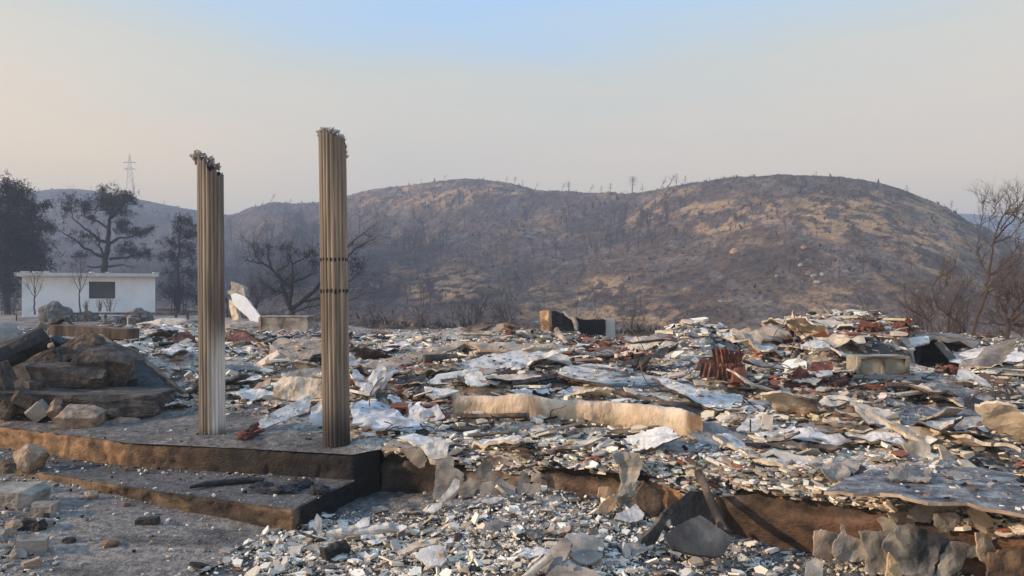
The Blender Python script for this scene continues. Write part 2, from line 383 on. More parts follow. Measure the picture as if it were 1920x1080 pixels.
CTRL = [(-300, 700, .9), (-300, 640, 1.0), (0, 640, 1.30), (0, 770, .64), (60, 690, 1.0), (100, 650, 1.22), (150, 740, .75), (200, 640, 1.22), (250, 622, 1.15), (100, 612, .8), (290, 800, .61), (120, 800, .61),
        (450, 800, .62), (700, 800, .66), (600, 830, .61), (560, 765, .70), (480, 745, .68), (400, 705, .85), (310, 660, 1.12), (340, 740, .64), (450, 650, .98), (450, 614, .72), (330, 612, .7), (550, 655, .98), (560, 722, .82),
        (700, 762, .84), (700, 700, .98), (700, 642, 1.0), (700, 620, .66), (850, 642, 1.1), (850, 620, .75), (940, 612, 1.1), (1000, 645, 1.2), (1040, 645, 1.22), (1080, 645, 1.2), (1100, 626, .9), (1180, 650, 1.2), (1200, 634, .9), (1300, 624, 1.5), (1300, 610, 1.0),
        (1400, 668, 1.12), (1410, 648, .9), (1460, 650, 1.38), (1500, 624, 1.55), (1560, 630, 1.55), (1640, 617, 1.62), (1700, 622, 1.6), (1760, 690, 1.1), (1770, 640, 1.2), (1830, 672, 1.2), (1920, 684, 1.15), (2100, 690, 1.1),
        (900, 700, 1.05), (1100, 700, 1.05), (1200, 740, .92), (1400, 765, .85), (1560, 720, 1.1), (1640, 716, 1.1), (1800, 715, 1.1), (1480, 700, 1.15), (1350, 705, 1.08), (1500, 800, .82), (1700, 760, .98), (1800, 800, .85),
        (1100, 822, .68), (900, 822, .66), (1300, 840, .68), (1600, 872, .70), (1900, 890, .72), (900, 772, .78), (1100, 790, .74), (1500, 850, .72), (2200, 800, .9), (2200, 950, .66), (1300, 800, .75), (1750, 850, .76), (1100, 740, .95)]
CPX = np.array([c[0] for c in CTRL], float); CZ = np.array([c[2] for c in CTRL])
CLD = np.array([math.log((EYE - c[2]) * F / (c[1] - 540)) for c in CTRL])
def R0(px, d):
    px = np.asarray(px, float); ld = np.log(np.asarray(d, float)); num = 0; den = 0
    for x, l, z in zip(CPX, CLD, CZ):
        w = 1.0 / (((px - x) / 95) ** 2 + ((ld - l) / 0.13) ** 2 + 0.06) ** 2.2
        num = num + w * z; den = den + w
    return num / den
def R(px, d):
    px = np.asarray(px, float); d = np.asarray(d, float)
    x = (px - 960) / F * d; r = R0(px, d)
    ld = np.log(d)
    r = r + .20 * G(px, ld, 1300, 2.70, 85, .09) + .26 * G(px, ld, 1600, 2.66, 130, .12) + .10 * G(px, ld, 1500, 2.62, 60, .1) - .30 * G(px, ld, 1408, 2.68, 34, .16) - .30 * G(px, ld, 1960, 2.62, 110, .2) + .10 * G(px, ld, 940, 2.9, 70, .12) - .12 * G(px, ld, 1190, 2.8, 40, .2) - .13 * G(px, ld, 1090, 2.70, 90, .14)
    pile = np.clip((r - 0.62) / 0.35, 0, 1)
    r = r + (fbm(x / 0.9, d / 0.9, 3, 201) - 0.5) * 0.22 * pile + (fbm(x / 0.25, d / 0.3, 3, 207) - 0.5) * (0.03 + 0.12 * pile)
    e = sstep(0, 0.35, d - De(px))
    slump = (px > 716) * (0.02 + 0.11 * sstep(.45, .7, fbm(x / .55, d * 0, 3, 390)) + .03 * fbm(x / .12, d * 0, 2, 391)) * (1 - sstep(0, .28, d - De(px)))
    r = 0.602 + (r - 0.602) * e - slump
    b = sstep(0, 3.0, Dback(px) - d)
    cv = sstep(1708, 1720, px) * sstep(1828, 1816, px) * sstep(10.5, 11.2, d) * sstep(13.3, 13.0, d)
    r = r * (1 - cv) + np.minimum(r, 1.0) * cv
    return np.where(b > .999, r, np.maximum(r * b + 0.56 * (1 - b), 0.56 + 0.04 * b))
def fit(px, py):
    ds = np.exp(np.linspace(math.log(5), math.log(26), 300)); zz = EYE - (py - 540) / F * ds; rr = R(np.full_like(ds, px), ds); ok = (zz <= rr) & (ds > De(px))
    j = int(np.argmax(ok)) if ok.any() else 150
    return Vector(((px - 960) / F * ds[j], ds[j], float(rr[j])))
def R_xy(x, y): return R(960 + F * np.asarray(x) / y, y)

CLS = {'white': (.78, .71, .615), 'cream': (.64, .55, .43), 'grey': (.27, .26, .25), 'tan': (.33, .25, .185), 'brown': (.13, .09, .065), 'red': (.26, .095, .062), 'char': (.012, .012, .013)}
CN = list(CLS); CC = np.array([CLS[k] for k in CN])
BASEW = dict(white=1.0, cream=.55, grey=.5, tan=.35, brown=.25, red=.06, char=.35)
ZONES = [('white', 400, 690, 110, 46, 5), ('white', 330, 655, 80, 22, 3), ('white', 760, 650, 110, 12, 3), ('white', 1350, 742, 150, 26, 2), ('white', 1550, 690, 100, 30, 1.5), ('white', 750, 795, 70, 28, 3),
         ('white', 1270, 650, 60, 18, 3), ('white', 1600, 640, 60, 16, 2), ('white', 1860, 700, 70, 30, 2), ('white', 1500, 830, 300, 40, 2.5), ('white', 1050, 815, 220, 28, 3), ('cream', 1480, 800, 260, 50, 2.2),
         ('cream', 1250, 720, 110, 36, 1.8), ('cream', 1050, 825, 220, 25, 1.2), ('cream', 1800, 840, 130, 30, 2.2), ('red', 740, 705, 50, 34, 1.0), ('red', 800, 762, 50, 20, 1.0), ('red', 1110, 655, 70, 26, 1.6),
         ('red', 1180, 668, 50, 18, 1.6), ('red', 1475, 645, 50, 14, 2.5), ('red', 1700, 622, 80, 13, 5), ('red', 1510, 718, 100, 18, 4), ('red', 1430, 655, 30, 20, 1.5), ('red', 1780, 700, 40, 18, 1.2), ('red', 960, 628, 40, 14, 1.2),
         ('brown', 940, 668, 60, 14, 3), ('brown', 1560, 738, 120, 18, 1.6), ('brown', 430, 640, 60, 12, 3), ('grey', 1100, 700, 100, 22, 1.6), ('grey', 1700, 895, 260, 36, 2.5), ('grey', 1560, 655, 90, 24, 1.0), ('tan', 1560, 755, 130, 22, 1.4),
         ('char', 120, 690, 130, 50, 3), ('char', 1000, 725, 80, 12, 2.5), ('char', 1100, 760, 70, 8, 2.5), ('char', 450, 845, 260, 28, 3), ('char', 250, 790, 200, 26, 3), ('tan', 150, 800, 200, 30, 1.5), ('grey', 250, 800, 200, 30, 2), ('grey', 450, 800, 120, 30, 2.5),
         ('char', 1200, 700, 30, 14, 2)]
def weights(px, py):
    px = np.asarray(px, float); W = np.zeros(px.shape + (len(CN),))
    for i, k in enumerate(CN): W[..., i] = BASEW[k]
    for k, cx, cy, sx, sy, s in ZONES: W[..., CN.index(k)] += s * G(px, py, cx, cy, sx, sy)
    return W / W.sum(-1, keepdims=True)

def rubble_grid():
    PX = np.arange(-420, 2400, 3.2); n = 430
    t = np.linspace(0, 1, n)[:, None]
    pxg = np.tile(PX, (n, 1)); lo = np.log(De(PX))[None, :]; hi = np.log(Dback(PX) + 1.5)[None, :]
    d = np.exp(lo + (hi - lo) * t); z = R(pxg, d)
    x = (pxg - 960) / F * d
    z = z + (fbm(x / 0.07, d / 0.09, 3, 220) - 0.5) * 0.05 * np.clip((R0(pxg, d) - 0.60) / 0.1, 0.12, 1) * sstep(0, .2, d - De(pxg))
    v = np.stack([x, d, z], -1).reshape(-1, 3); k = len(PX)
    i = np.arange(n - 1)[:, None] * k + np.arange(k - 1)[None, :]
    q = np.stack([i, i + 1, i + k + 1, i + k], -1).reshape(-1, 4)
    me = bpy.data.meshes.new('rubble'); me.vertices.add(len(v)); me.vertices.foreach_set('co', v.ravel())
    me.loops.add(q.size); me.loops.foreach_set('vertex_index', q.ravel().astype(np.int32))
    me.polygons.add(len(q)); me.polygons.foreach_set('loop_start', np.arange(0, q.size, 4, dtype=np.int32)); me.polygons.foreach_set('loop_total', np.full(len(q), 4, dtype=np.int32))
    me.polygons.foreach_set('use_smooth', np.ones(len(q), dtype=bool)); me.update(calc_edges=True)
    px = pxg.ravel(); py = 540 - (v[:, 2] - EYE) / v[:, 1] * F
    W = weights(px, py); base = (W[:, :, None] * CC[None]).sum(1)
    f1 = fbm(v[:, 0] / .35, v[:, 1] / .45, 5, 231); f2 = fbm(v[:, 0] / .05, v[:, 1] / .07, 3, 235)
    c = base * (0.35 + 0.75 * f2)[:, None]
    c = lerp(c * .9, (.62, .575, .51), sstep(.50, .36, f1) * .7 * W[:, 0:2].sum(1)); c = lerp(c, np.full_like(c, 0.02), sstep(0.52, 0.64, f1) * 0.8)  # bed tone lowered to stand in for shadow in the gaps
    # bare sooty porch floor round the two columns
    fl = np.clip(1.2 - (R0(px, v[:, 1]) - 0.60) / 0.05, 0, 1) * (px < 900)
    fc = lerp((0.045, 0.043, 0.043), (0.20, 0.18, 0.16), fbm(v[:, 0] / .5, v[:, 1] / .5, 4, 241))
    fc = lerp(fc, (0.22, 0.205, 0.19), sstep(0.55, 0.8, f2) * (px < 420))
    c = lerp(c, fc, fl * 0.9)
    at = me.color_attributes.new('Col', 'FLOAT_COLOR', 'POINT'); cc = np.ones((len(v), 4)); cc[:, :3] = c; at.data.foreach_set('color', cc.ravel())
    me.materials.append(mat_rub); o = bpy.data.objects.new('rubble', me); COL.objects.link(o)
    tag(o, 'ash and crushed plaster heaped over the floor of the burnt house', 'rubble', kind='stuff')
rubble_grid()

def skirt(name, line, z0, z1f, colf, disp, label, cat, res=0.022, top_w=0.5):
    """solid wall under a top edge: ragged front face, a strip of top and a back face"""
    pts = [Vector(p) for p in line]; L = [0]
    for a, b in zip(pts, pts[1:]): L.append(L[-1] + (b - a).length)
    n = int(L[-1] / res); s = np.linspace(0, L[-1], n)
    X = np.interp(s, L, [p.x for p in pts]); Y = np.interp(s, L, [p.y for p in pts])
    tx = np.gradient(X); ty = np.gradient(Y); ln = np.hypot(tx, ty); nx, ny = ty / ln, -tx / ln
    m = 26; V = []; C = []
    for j in range(m):
        t = j / (m - 1); z1 = z1f(s); z = z0 + (z1 - z0) * t
        o = disp(s, z)
        V.append(np.stack([X + nx * o, Y + ny * o, z], -1)); px = 960 + F * X / Y
        C.append(colf(px, z, s))
    V.append(np.stack([X - nx * top_w, Y - ny * top_w, z1f(s)], -1)); C.append(C[-1])
    V.append(np.stack([X - nx * top_w, Y - ny * top_w, np.full(n, z0)], -1)); C.append(C[-1])
    v = np.concatenate(V); c = np.concatenate(C); f = []
    for j in range(m + 1):
        for i in range(n - 1): f.append((j * n + i, j * n + i + 1, (j + 1) * n + i + 1, (j + 1) * n + i))
    f.append(tuple((j * n) for j in range(m + 2))); f.append(tuple(((m + 1 - j) * n + n - 1) for j in range(m + 2)))
    o = mesh_obj(name, v, f, mat_wallface, cols=c, smooth=True)
    return tag(o, label, cat)
def e_on(px, z=0.6): return onz(px, float(np.interp(px, EX, [p[1] for p in EDGE])), z)
TA, OR, DK, BK = (.30, .19, .105), (.36, .20, .10), (.045, .034, .026), (.014, .014, .015)
def porch_col(px, z, s):
    k = fbm(s / .35, z / .25, 4, 301); c = lerp(TA, OR, k)  # orange far end: sunlight put into the colour
    c = lerp(c, (0.10, 0.065, 0.042), sstep(235, 330, px + 90 * (k - .5)) * (px > 236))
    c = lerp(c, DK, sstep(330, 450, px + 120 * (k - .5)))
    c = lerp(c, BK, sstep(640, 668, px))
    return lerp(c, BK, 0.55 * sstep(0.52, 0.66, fbm(s / .2, z / .6, 3, 305)) * (px > 60))
skirt('porch_slab', [e_on(-400), e_on(0), e_on(240), e_on(450), e_on(660) + Vector((-.03, 0.02, 0)), e_on(664), e_on(712)], -0.15, lambda s: 0.598 - .022 * sstep(.60, .68, fbm(s / .16, s * 0, 3, 311)), porch_col,
      lambda s, z: (fbm(s / .5, z / .3, 4, 315) - .5) * 0.045 - 0.02 * sstep(0.56, 0.6, z) - .02 * sstep(.58, .66, fbm(s / .13, z / .1, 3, 316)), 'sooty concrete porch slab edge under the two columns, orange at its far end', 'porch')
def wall_col(px, z, s):
    k = fbm(s / .30, z / .22, 4, 321); q = fbm(s / .12, z / .1, 3, 325)
    xs = [700, 800, 850, 880, 1040, 1060, 1120, 1200, 1240, 1335, 1350, 1450, 1560, 1640, 1750, 1850, 2300]
    cs = np.array([DK, (.06, .042, .03), (.10, .065, .045), (.34, .25, .17), (.30, .21, .14), (.13, .08, .05), (.17, .11, .07), (.25, .18, .12), (.42, .24, .115), (.44, .25, .12), (.09, .055, .035), (.12, .075, .045), (.15, .08, .048), (.15, .08, .05), (.13, .08, .05), (.20, .11, .065), (.15, .09, .06)])  # orange stretch carries painted sunlight, dark bands are soot
    p = px + 60 * (k - .5) + 25 * (q - .5)
    c = np.stack([np.interp(p, xs, cs[:, i]) for i in range(3)], -1)
    c = lerp(c, (.26, .20, .15), sstep(.6, .8, k) * .35)
    c = lerp(c, (.035, .028, .024), sstep(.50, .64, fbm(s / .5, z / .18, 4, 329)) * .6)
    return lerp(c, (.05, .04, .033), sstep(.45, .49, z + 0.22 * (fbm(s / .5, s * 0, 4, 338) - .5)) * .7)
_wx = [e_on(p) for p in (712.5, 850, 1000, 1100, 1310, 1500, 1700, 1920, 2150, 2400)]
def wall_top(s):
    L = [0]
    for a, b in zip(_wx, _wx[1:]): L.append(L[-1] + (b - a).length)
    X = np.interp(s, L, [p.x for p in _wx]); Y = np.interp(s, L, [p.y for p in _wx]); px = 960 + F * X / Y
    return R(px, Y + .004) - .008
skirt('foundation_wall', [e_on(p) for p in (712.5, 850, 1000, 1100, 1310, 1500, 1700, 1920, 2150, 2400)], -0.15, wall_top, wall_col,
      lambda s, z: (fbm(s / .6, z / .35, 4, 335) - .5) * 0.10 + 0.035 * (fbm(s / .12, z / .1, 2, 337) - .5) - 0.09 * sstep(0.45, 0.49, z + 0.22 * (fbm(s / .5, s * 0, 4, 338) - .5)) * (1 + .5 * (fbm(s / .06, z / .06, 2, 339) - .5)) - .04, 'low brown foundation wall, render peeling, holding up the field of rubble', 'foundation wall')

# step below the porch
st = [(-60, 868), (135, 895), (300, 922), (450, 942), (550, 957)]
sl = [onz(x, y, 0.34) for x, y in st] + [onz(600, 931, 0.34), Vector((e_on(662).x + .02, e_on(662).y - .03, 0.34))]
def step_col(px, z, s):
    k = fbm(s / .25, z / .1, 4, 341); c = lerp((.15, .105, .066), (.27, .18, .10), k)
    c = lerp(c, (.07, .05, .036), sstep(.5, .62, fbm(s / .5, z / .2, 3, 344)))
    c = lerp(c, (.30, .18, .10), G(px, 0, 545, 0, 10, 1) * .7)
    return lerp(c, (.02, .019, .019), sstep(552, 566, px))
sl2 = []
for a, b in zip(sl, sl[1:]): sl2 += [a, a.lerp(b, .5)]
step = skirt('porch_step', sl2 + [sl[-1]], -0.12, lambda s: 0.34 + 0 * s, step_col, lambda s, z: (fbm(s / .3, z / .2, 4, 345) - .5) * 0.04 - .018 * sstep(.58, .66, fbm(s / .12, z / .08, 3, 347)) - 0.012 * sstep(.32, .34, z), 'broad low concrete step in front of the sooty porch slab', 'step', top_w=0.03)
# tread of the step
tv = [p.copy() for p in sl]; tv = [Vector((p.x, p.y, .3395)) for p in tv]
back = [e_on(px) for px in (664, 450, 240, 0, -60)]
tv += [Vector((p.x, p.y + .02, .3395)) for p in back]
def tess(name, poly, mat, parent=None, z=0, step_=0.08, zf=None, colf=None):
    P2 = [(p[0], p[1]) for p in poly]
    xs = [p[0] for p in P2]; ys = [p[1] for p in P2]; pts = list(P2); ed = [(i, (i + 1) % len(P2)) for i in range(len(P2))]
    for x in np.arange(min(xs), max(xs), step_):
        for y in np.arange(min(ys), max(ys), step_): pts.append((x + .3 * step_ * random.random(), y + .3 * step_ * random.random()))
    vs, es, fs, *_ = delaunay_2d_cdt([Vector(p) for p in pts], ed, [list(range(len(P2)))], 1, 1e-5)
    v = [(p.x, p.y, zf(p.x, p.y) if zf else z) for p in vs]
    cols = colf(np.array(v)) if colf else None
    return mesh_obj(name, v, [tuple(f) for f in fs], mat, parent, smooth=True, cols=cols)
random.seed(4)
tread = tess('tread', tv, mat_rub, step, .3395, colf=lambda v: lerp((.05, .05, .052), (.15, .14, .135), fbm(v[:, 0] / .6, v[:, 1] / .4, 4, 351)))

# paved path, bottom left
path_poly = [onz(x, y, .14) for x, y in ((-500, 1250), (-500, 960), (-60, 905), (135, 912), (330, 950), (545, 990), (552, 992), (440, 1045), (330, 1092), (150, 1180), (0, 1260))]
def path_z(x, y): return float(low_ground(np.array(x), np.array(y))) + 0.035
pth = tess('path', path_poly, mat_rub, None, step_=.10, zf=path_z, colf=lambda v: lerp(lerp((.13, .12, .11), (.32, .275, .235), fbm(v[:, 0] / .8, v[:, 1] / .5, 4, 361)), (.05, .05, .052), sstep(.52, .7, fbm(v[:, 0] / .45, v[:, 1] / .25, 4, 365)) * .7))
tag(pth, kind='structure')
LG = lambda x, y: float(low_ground(np.array(x), np.array(y)) + heap(np.array(x), np.array(y)))
def heap_grid():
    PX = np.arange(340, 2300, 3.5); D = np.exp(np.linspace(math.log(3.2), math.log(8.3), 260))
    def zf(px, d):
        x = (px - 960) / F * d
        e = sstep(-0.15, 0.12, (x + 2.02) - 0.0 * d) 
        return np.minimum(low_ground(x, d) + heap(x, d) * 1.0 + 0.012 + (fbm(x / .2, d / .2, 4, 371) - .5) * .09 * e, 0.5) * 1.0 - 0.20 * (1 - sstep(-2.6, -1.95, x + (7.0 - d) * 0.42 + .12 * (fbm(d / .3, x * 0, 3, 373) - .5)))
    def cf(px, d, v):
        f = fbm(v[:, 0] / .16, v[:, 1] / .16, 4, 375); c = lerp((.03, .03, .032), (.20, .19, .175), f)
        w = G(v[:, 0], v[:, 1], .4, 6.7, 1.6, 1.0) + .4 * G(v[:, 0], v[:, 1], -1.2, 6.2, .7, .6)
        return lerp(c, (.36, .34, .32), np.clip(w, 0, 1) * sstep(.4, .65, fbm(v[:, 0] / .07, v[:, 1] / .07, 3, 379)) * .8)
    o = grid_mesh('ash_bed', PX, D, zf, mat_rub, cf)
    tag(o, 'black ash and grit heaped at the foot of the foundation wall', 'ash', kind='stuff')
heap_grid()
# ================================================================ fluted columns
def col_mat():
    m = bpy.data.materials.new('sooty shaded fluted metal'); m.use_nodes = True; t = m.node_tree; L = t.links.new; b = t.nodes['Principled BSDF']
    b.inputs['Roughness'].default_value = .55; b.inputs['Specular IOR Level'].default_value = .4
    at = t.nodes.new('ShaderNodeAttribute'); at.attribute_name = 'Col'
    co = t.nodes.new('ShaderNodeTexCoord'); mp = t.nodes.new('ShaderNodeMapping'); mp.inputs['Scale'].default_value = (14, 14, .8)
    L(co.outputs['Object'], mp.inputs[0])
    n = t.nodes.new('ShaderNodeTexNoise'); n.inputs['Scale'].default_value = 2.2; n.inputs['Detail'].default_value = 8; L(mp.outputs[0], n.inputs['Vector'])
    r = t.nodes.new('ShaderNodeMapRange'); r.inputs['From Min'].default_value = .3; r.inputs['From Max'].default_value = .7; r.inputs['To Min'].default_value = .62; r.inputs['To Max'].default_value = 1.2
    L(n.outputs['Fac'], r.inputs['Value'])
    x = t.nodes.new('ShaderNodeVectorMath'); x.operation = 'SCALE'; L(at.outputs['Color'], x.inputs[0]); L(r.outputs[0], x.inputs['Scale'])
    L(x.outputs[0], b.inputs['Base Color'])
    n2 = t.nodes.new('ShaderNodeTexNoise'); n2.inputs['Scale'].default_value = 60; L(co.outputs['Object'], n2.inputs['Vector'])
    bp = t.nodes.new('ShaderNodeBump'); bp.inputs['Strength'].default_value = .12; bp.inputs['Distance'].default_value = .01; L(n2.outputs['Fac'], bp.inputs['Height']); L(bp.outputs[0], b.inputs['Normal'])
    return m
mat_col = col_mat()
mat_crump = M('melted metal skin', [(.16, .16, .165), (.34, .34, .35), (.52, .52, .53)], scale=14, bump=.5, bscale=30, metallic=.35, rough=.5)
mat_slot = M('black slit shade', [(.012, .010, .009)], bump=0)
def column(name, label, bx, by, tx, d, pw, topf, colf, cuts=(), cap=(), right_flap=False):
    """bx,by: foot pixel; tx: pixel of the axis at the top; pw: pixel width; topf(theta)->py of the torn rim"""
    rt = pw / 2 / F * d; NF = 20; N = NF * 10
    base = onz(bx, by, .60); dz = lambda py: EYE - (py - 540) / F * base.y
    zt = dz(250); ax = (tx - bx) / F * base.y
    e = empty(name, base, label, 'column', 'two free standing fluted columns')
    th = np.linspace(0, 2 * np.pi, N, endpoint=False)
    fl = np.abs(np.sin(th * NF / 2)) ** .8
    prof = rt * (1.0 - .068 * (1 - fl))
    tz = np.array([dz(topf(a)) for a in th])
    rows = 70; V = []; C = []
    for j in range(rows):
        t = j / (rows - 1); z = .60 + (tz - .60) * t
        lean = ax * (z - .6) / (zt - .6)
        wob = 1 + .012 * (fbm(th * 3, z / .25, 3, 401) - .5)
        rr = prof * wob
        if right_flap: rr = rr * (1 + .05 * np.exp(-((z - .74) / .07) ** 2) * np.exp(-((th - .0) / .5) ** 2))
        V.append(np.stack([np.cos(th) * rr + lean, np.sin(th) * rr, z - .6], -1))
        sx = np.cos(th)      # across the picture: -1 left .. 1 right, front is sin<0
        c = colf((z - .6) / (zt - .6), sx, th); C.append(c * (0.72 + .28 * fl)[:, None])  # shade of the flute grooves put into the colour
    # inside skin, shade painted darker with depth so the tube reads hollow
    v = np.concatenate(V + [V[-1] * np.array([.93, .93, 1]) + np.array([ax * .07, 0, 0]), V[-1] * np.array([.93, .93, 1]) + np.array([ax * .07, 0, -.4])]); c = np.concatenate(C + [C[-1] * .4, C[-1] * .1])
    f = []
    for j in range(rows + 1):
        for i in range(N):
            k = (i + 1) % N; f.append((j * N + i, j * N + k, (j + 1) * N + k, (j + 1) * N + i))
    v = v + np.array(base)
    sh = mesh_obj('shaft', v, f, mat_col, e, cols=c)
    for py, h, pat in cuts:
        z = dz(py); mb = MB()
        for k in range(NF):
            if pat and not pat(k): continue
            a = (k + .0) * 2 * np.pi / NF
            if math.sin(a) > .25: continue
            hh = h * random.uniform(.75, 1.15); lean = ax * (z - .6) / (zt - .6)
            rr = rt * .957
            mb.box((base.x + lean + math.cos(a) * rr, base.y + math.sin(a) * rr, z - hh / 2 + random.uniform(-.004, .004)), (.02, .018, hh), (0, 0, a))
        mb.build('slot_row', mat_slot, e)  # black boxes standing in for the dark inside open slits
    for (px, py, sx, sy, sz, seed) in cap:
        bm = bmesh.new(); bmesh.ops.create_icosphere(bm, subdivisions=5, radius=1)
        c0 = P(px, py, base.y - .02)
        for q in bm.verts:
            p = q.co.copy(); s = Vector((seed * 3.1, seed, 0))
            r = 1 + .75 * mnoise.noise(p * 1.8 + s) - .55 * abs(mnoise.noise(p * 4 + s)) + .22 * mnoise.noise(p * 11 + s)
            q.co = Vector((p.x * sx * r, p.y * sy * r, p.z * sz * r)) + c0
        vv = [q.co.copy() for q in bm.verts]; ff = [tuple(w.index for w in g.verts) for g in bm.faces]; bm.free()
        mesh_obj('crumpled_rim', vv, ff, mat_crump, e, smooth=False)
    return e
random.seed(9)
def colL(t, sx, th):
    k = fbm(th * 2.2, t * 4, 3, 411)
    c = lerp((.18, .15, .125), (.31, .255, .205), k); c = c * (1 - .62 * sstep(.42, .62, fbm(th * 4, t * 2.2, 4, 413)))[:, None]
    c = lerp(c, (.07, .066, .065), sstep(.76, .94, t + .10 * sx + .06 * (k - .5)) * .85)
    c = lerp(c, (.16, .13, .11), sstep(.1, .6, sx) * .5 * (t > .2))  # darker right side: shade put into the colour
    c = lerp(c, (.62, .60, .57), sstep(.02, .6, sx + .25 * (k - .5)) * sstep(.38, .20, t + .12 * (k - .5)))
    c = lerp(c, (.05, .042, .036), sstep(.30, .42, t) * sstep(.56, .44, t) * sstep(-.1, .35, sx) * .45)
    return lerp(c, (.04, .035, .03), sstep(.045, .0, t + .04 * (k - .5)) * .8)
def colR(t, sx, th):
    k = fbm(th * 2.2, t * 4, 3, 421)
    c = lerp((.21, .165, .13), (.36, .285, .215), k); c = c * (1 - .62 * sstep(.42, .62, fbm(th * 4, t * 2.2, 4, 423)))[:, None]
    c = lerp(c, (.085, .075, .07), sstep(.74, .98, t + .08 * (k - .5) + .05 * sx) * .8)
    c = lerp(c, (.22, .19, .165), sstep(-.1, .7, sx) * .35)  # greyer right side: painted shade, away from the sun
    c = lerp(c, (.17, .14, .115), sstep(.34, .14, t + .08 * (k - .5)) * .8)
    return lerp(c, (.018, .016, .015), sstep(.17, .03, t + .06 * (k - .5)) * .93)
def rimL(a):
    x = math.cos(a); return 300 + 8 * (x + 1) * .3 + (18 if x > -.1 else 0) * min(1, (x + .1) / .25) + (6 if x > .8 else 0) + 3 * math.sin(a * 9) - 3 * (x < -.5)
def rimR(a):
    x = math.cos(a); return 252 + max(0, x + .1) * 10 + 3.5 * abs(math.sin(a * 7)) * (x > 0) + (5 if x > .85 else 0)
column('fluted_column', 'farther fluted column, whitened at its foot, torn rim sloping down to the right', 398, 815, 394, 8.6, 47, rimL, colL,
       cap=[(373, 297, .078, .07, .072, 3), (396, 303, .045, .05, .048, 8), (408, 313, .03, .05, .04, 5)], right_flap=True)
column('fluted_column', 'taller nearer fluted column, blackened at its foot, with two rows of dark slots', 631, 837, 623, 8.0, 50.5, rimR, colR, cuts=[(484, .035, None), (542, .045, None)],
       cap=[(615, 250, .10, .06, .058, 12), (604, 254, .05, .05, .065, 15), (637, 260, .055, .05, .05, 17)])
# shreds of torn skin at the nearer column's rim
mb = MB(); b0 = onz(631, 837, .6)
for k in range(9):
    a = P(649 + random.uniform(-2, 1), 274 + k * 2.6, b0.y); mb.add([a, a + Vector((random.uniform(.015, .04), random.uniform(-.02, .02), random.uniform(-.03, .03))), a + Vector((.004, .01, -.03)), a + Vector((.0, .016, .0))], [(0, 1, 2), (0, 1, 3), (1, 2, 3), (0, 2, 3)])
o = mb.build('torn_strip', mat_crump, [q for q in bpy.data.objects if q.name.startswith('fluted_column.001')][0])
# ================================================================ solids: rocks, sheets
def rock(name, c, size, rot, mat, seed, boxy=.55, rough=.10, parent=None, sub=2, n=22):
    """chipped block: a box (or ball of random points when boxy is low) with corners split off, then fine grain"""
    rnd = random.Random(seed); bm = bmesh.new()
    if boxy > .45:
        bmesh.ops.create_cube(bm, size=2)
        for v in bm.verts: v.co += Vector([rnd.uniform(-.16, .10) for _ in range(3)])
        cuts = rnd.randint(5, 8)
        for _ in range(cuts):
            k = [rnd.choice((-1, 1)) * rnd.uniform(.3, 1) for _ in range(3)]
            if rnd.random() < .6: k[rnd.randint(0, 2)] *= .1
            nn = Vector(k).normalized(); far = max(v.co.dot(nn) for v in bm.verts)
            r = bmesh.ops.bisect_plane(bm, geom=bm.verts[:] + bm.edges[:] + bm.faces[:], plane_co=nn * far * rnd.uniform(.74, .93), plane_no=nn, clear_outer=True)
            ed = [e for e in r['geom_cut'] if isinstance(e, bmesh.types.BMEdge)]
            if ed: bmesh.ops.contextual_create(bm, geom=ed)
        amp = .045
    else:
        for _ in range(n + 10):
            p = Vector([rnd.gauss(0, 1) for _ in range(3)]).normalized(); bm.verts.new(p)
        r = bmesh.ops.convex_hull(bm, input=bm.verts[:]); bmesh.ops.delete(bm, geom=[g for g in r['geom_interior'] if isinstance(g, bmesh.types.BMVert)], context='VERTS'); amp = max(rough, .08)
    bmesh.ops.triangulate(bm, faces=bm.faces[:])
    S = Vector(size) / 2; mx = max(size)
    for _ in range(sub + 2):
        lim = .22
        ee = [e for e in bm.edges if e.calc_length() > lim]
        if not ee: break
        bmesh.ops.subdivide_edges(bm, edges=ee, cuts=1); bmesh.ops.triangulate(bm, faces=bm.faces[:])
    o = Vector((seed * 1.7, seed * .3, 0)); E = Euler(rot).to_matrix()
    for v in bm.verts:
        p = v.co.copy(); k = 1 + amp * (mnoise.noise(p * 1.3 + o) * .8 + mnoise.noise(p * 3.1 + o) * .7 - abs(mnoise.noise(p * 6 + o)) * .8 + mnoise.noise(p * 14 + o) * .5)
        p = p * k; v.co = E @ Vector((p.x * S.x, p.y * S.y, p.z * S.z)) + Vector(c)
    bm.normal_update(); bmesh.ops.recalc_face_normals(bm, faces=bm.faces[:])
    bm.verts.index_update(); vs = [v.co.copy() for v in bm.verts]; fs = [tuple(v.index for v in f.verts) for f in bm.faces]; bm.free()
    return mesh_obj(name, vs, fs, mat, parent, smooth=False)

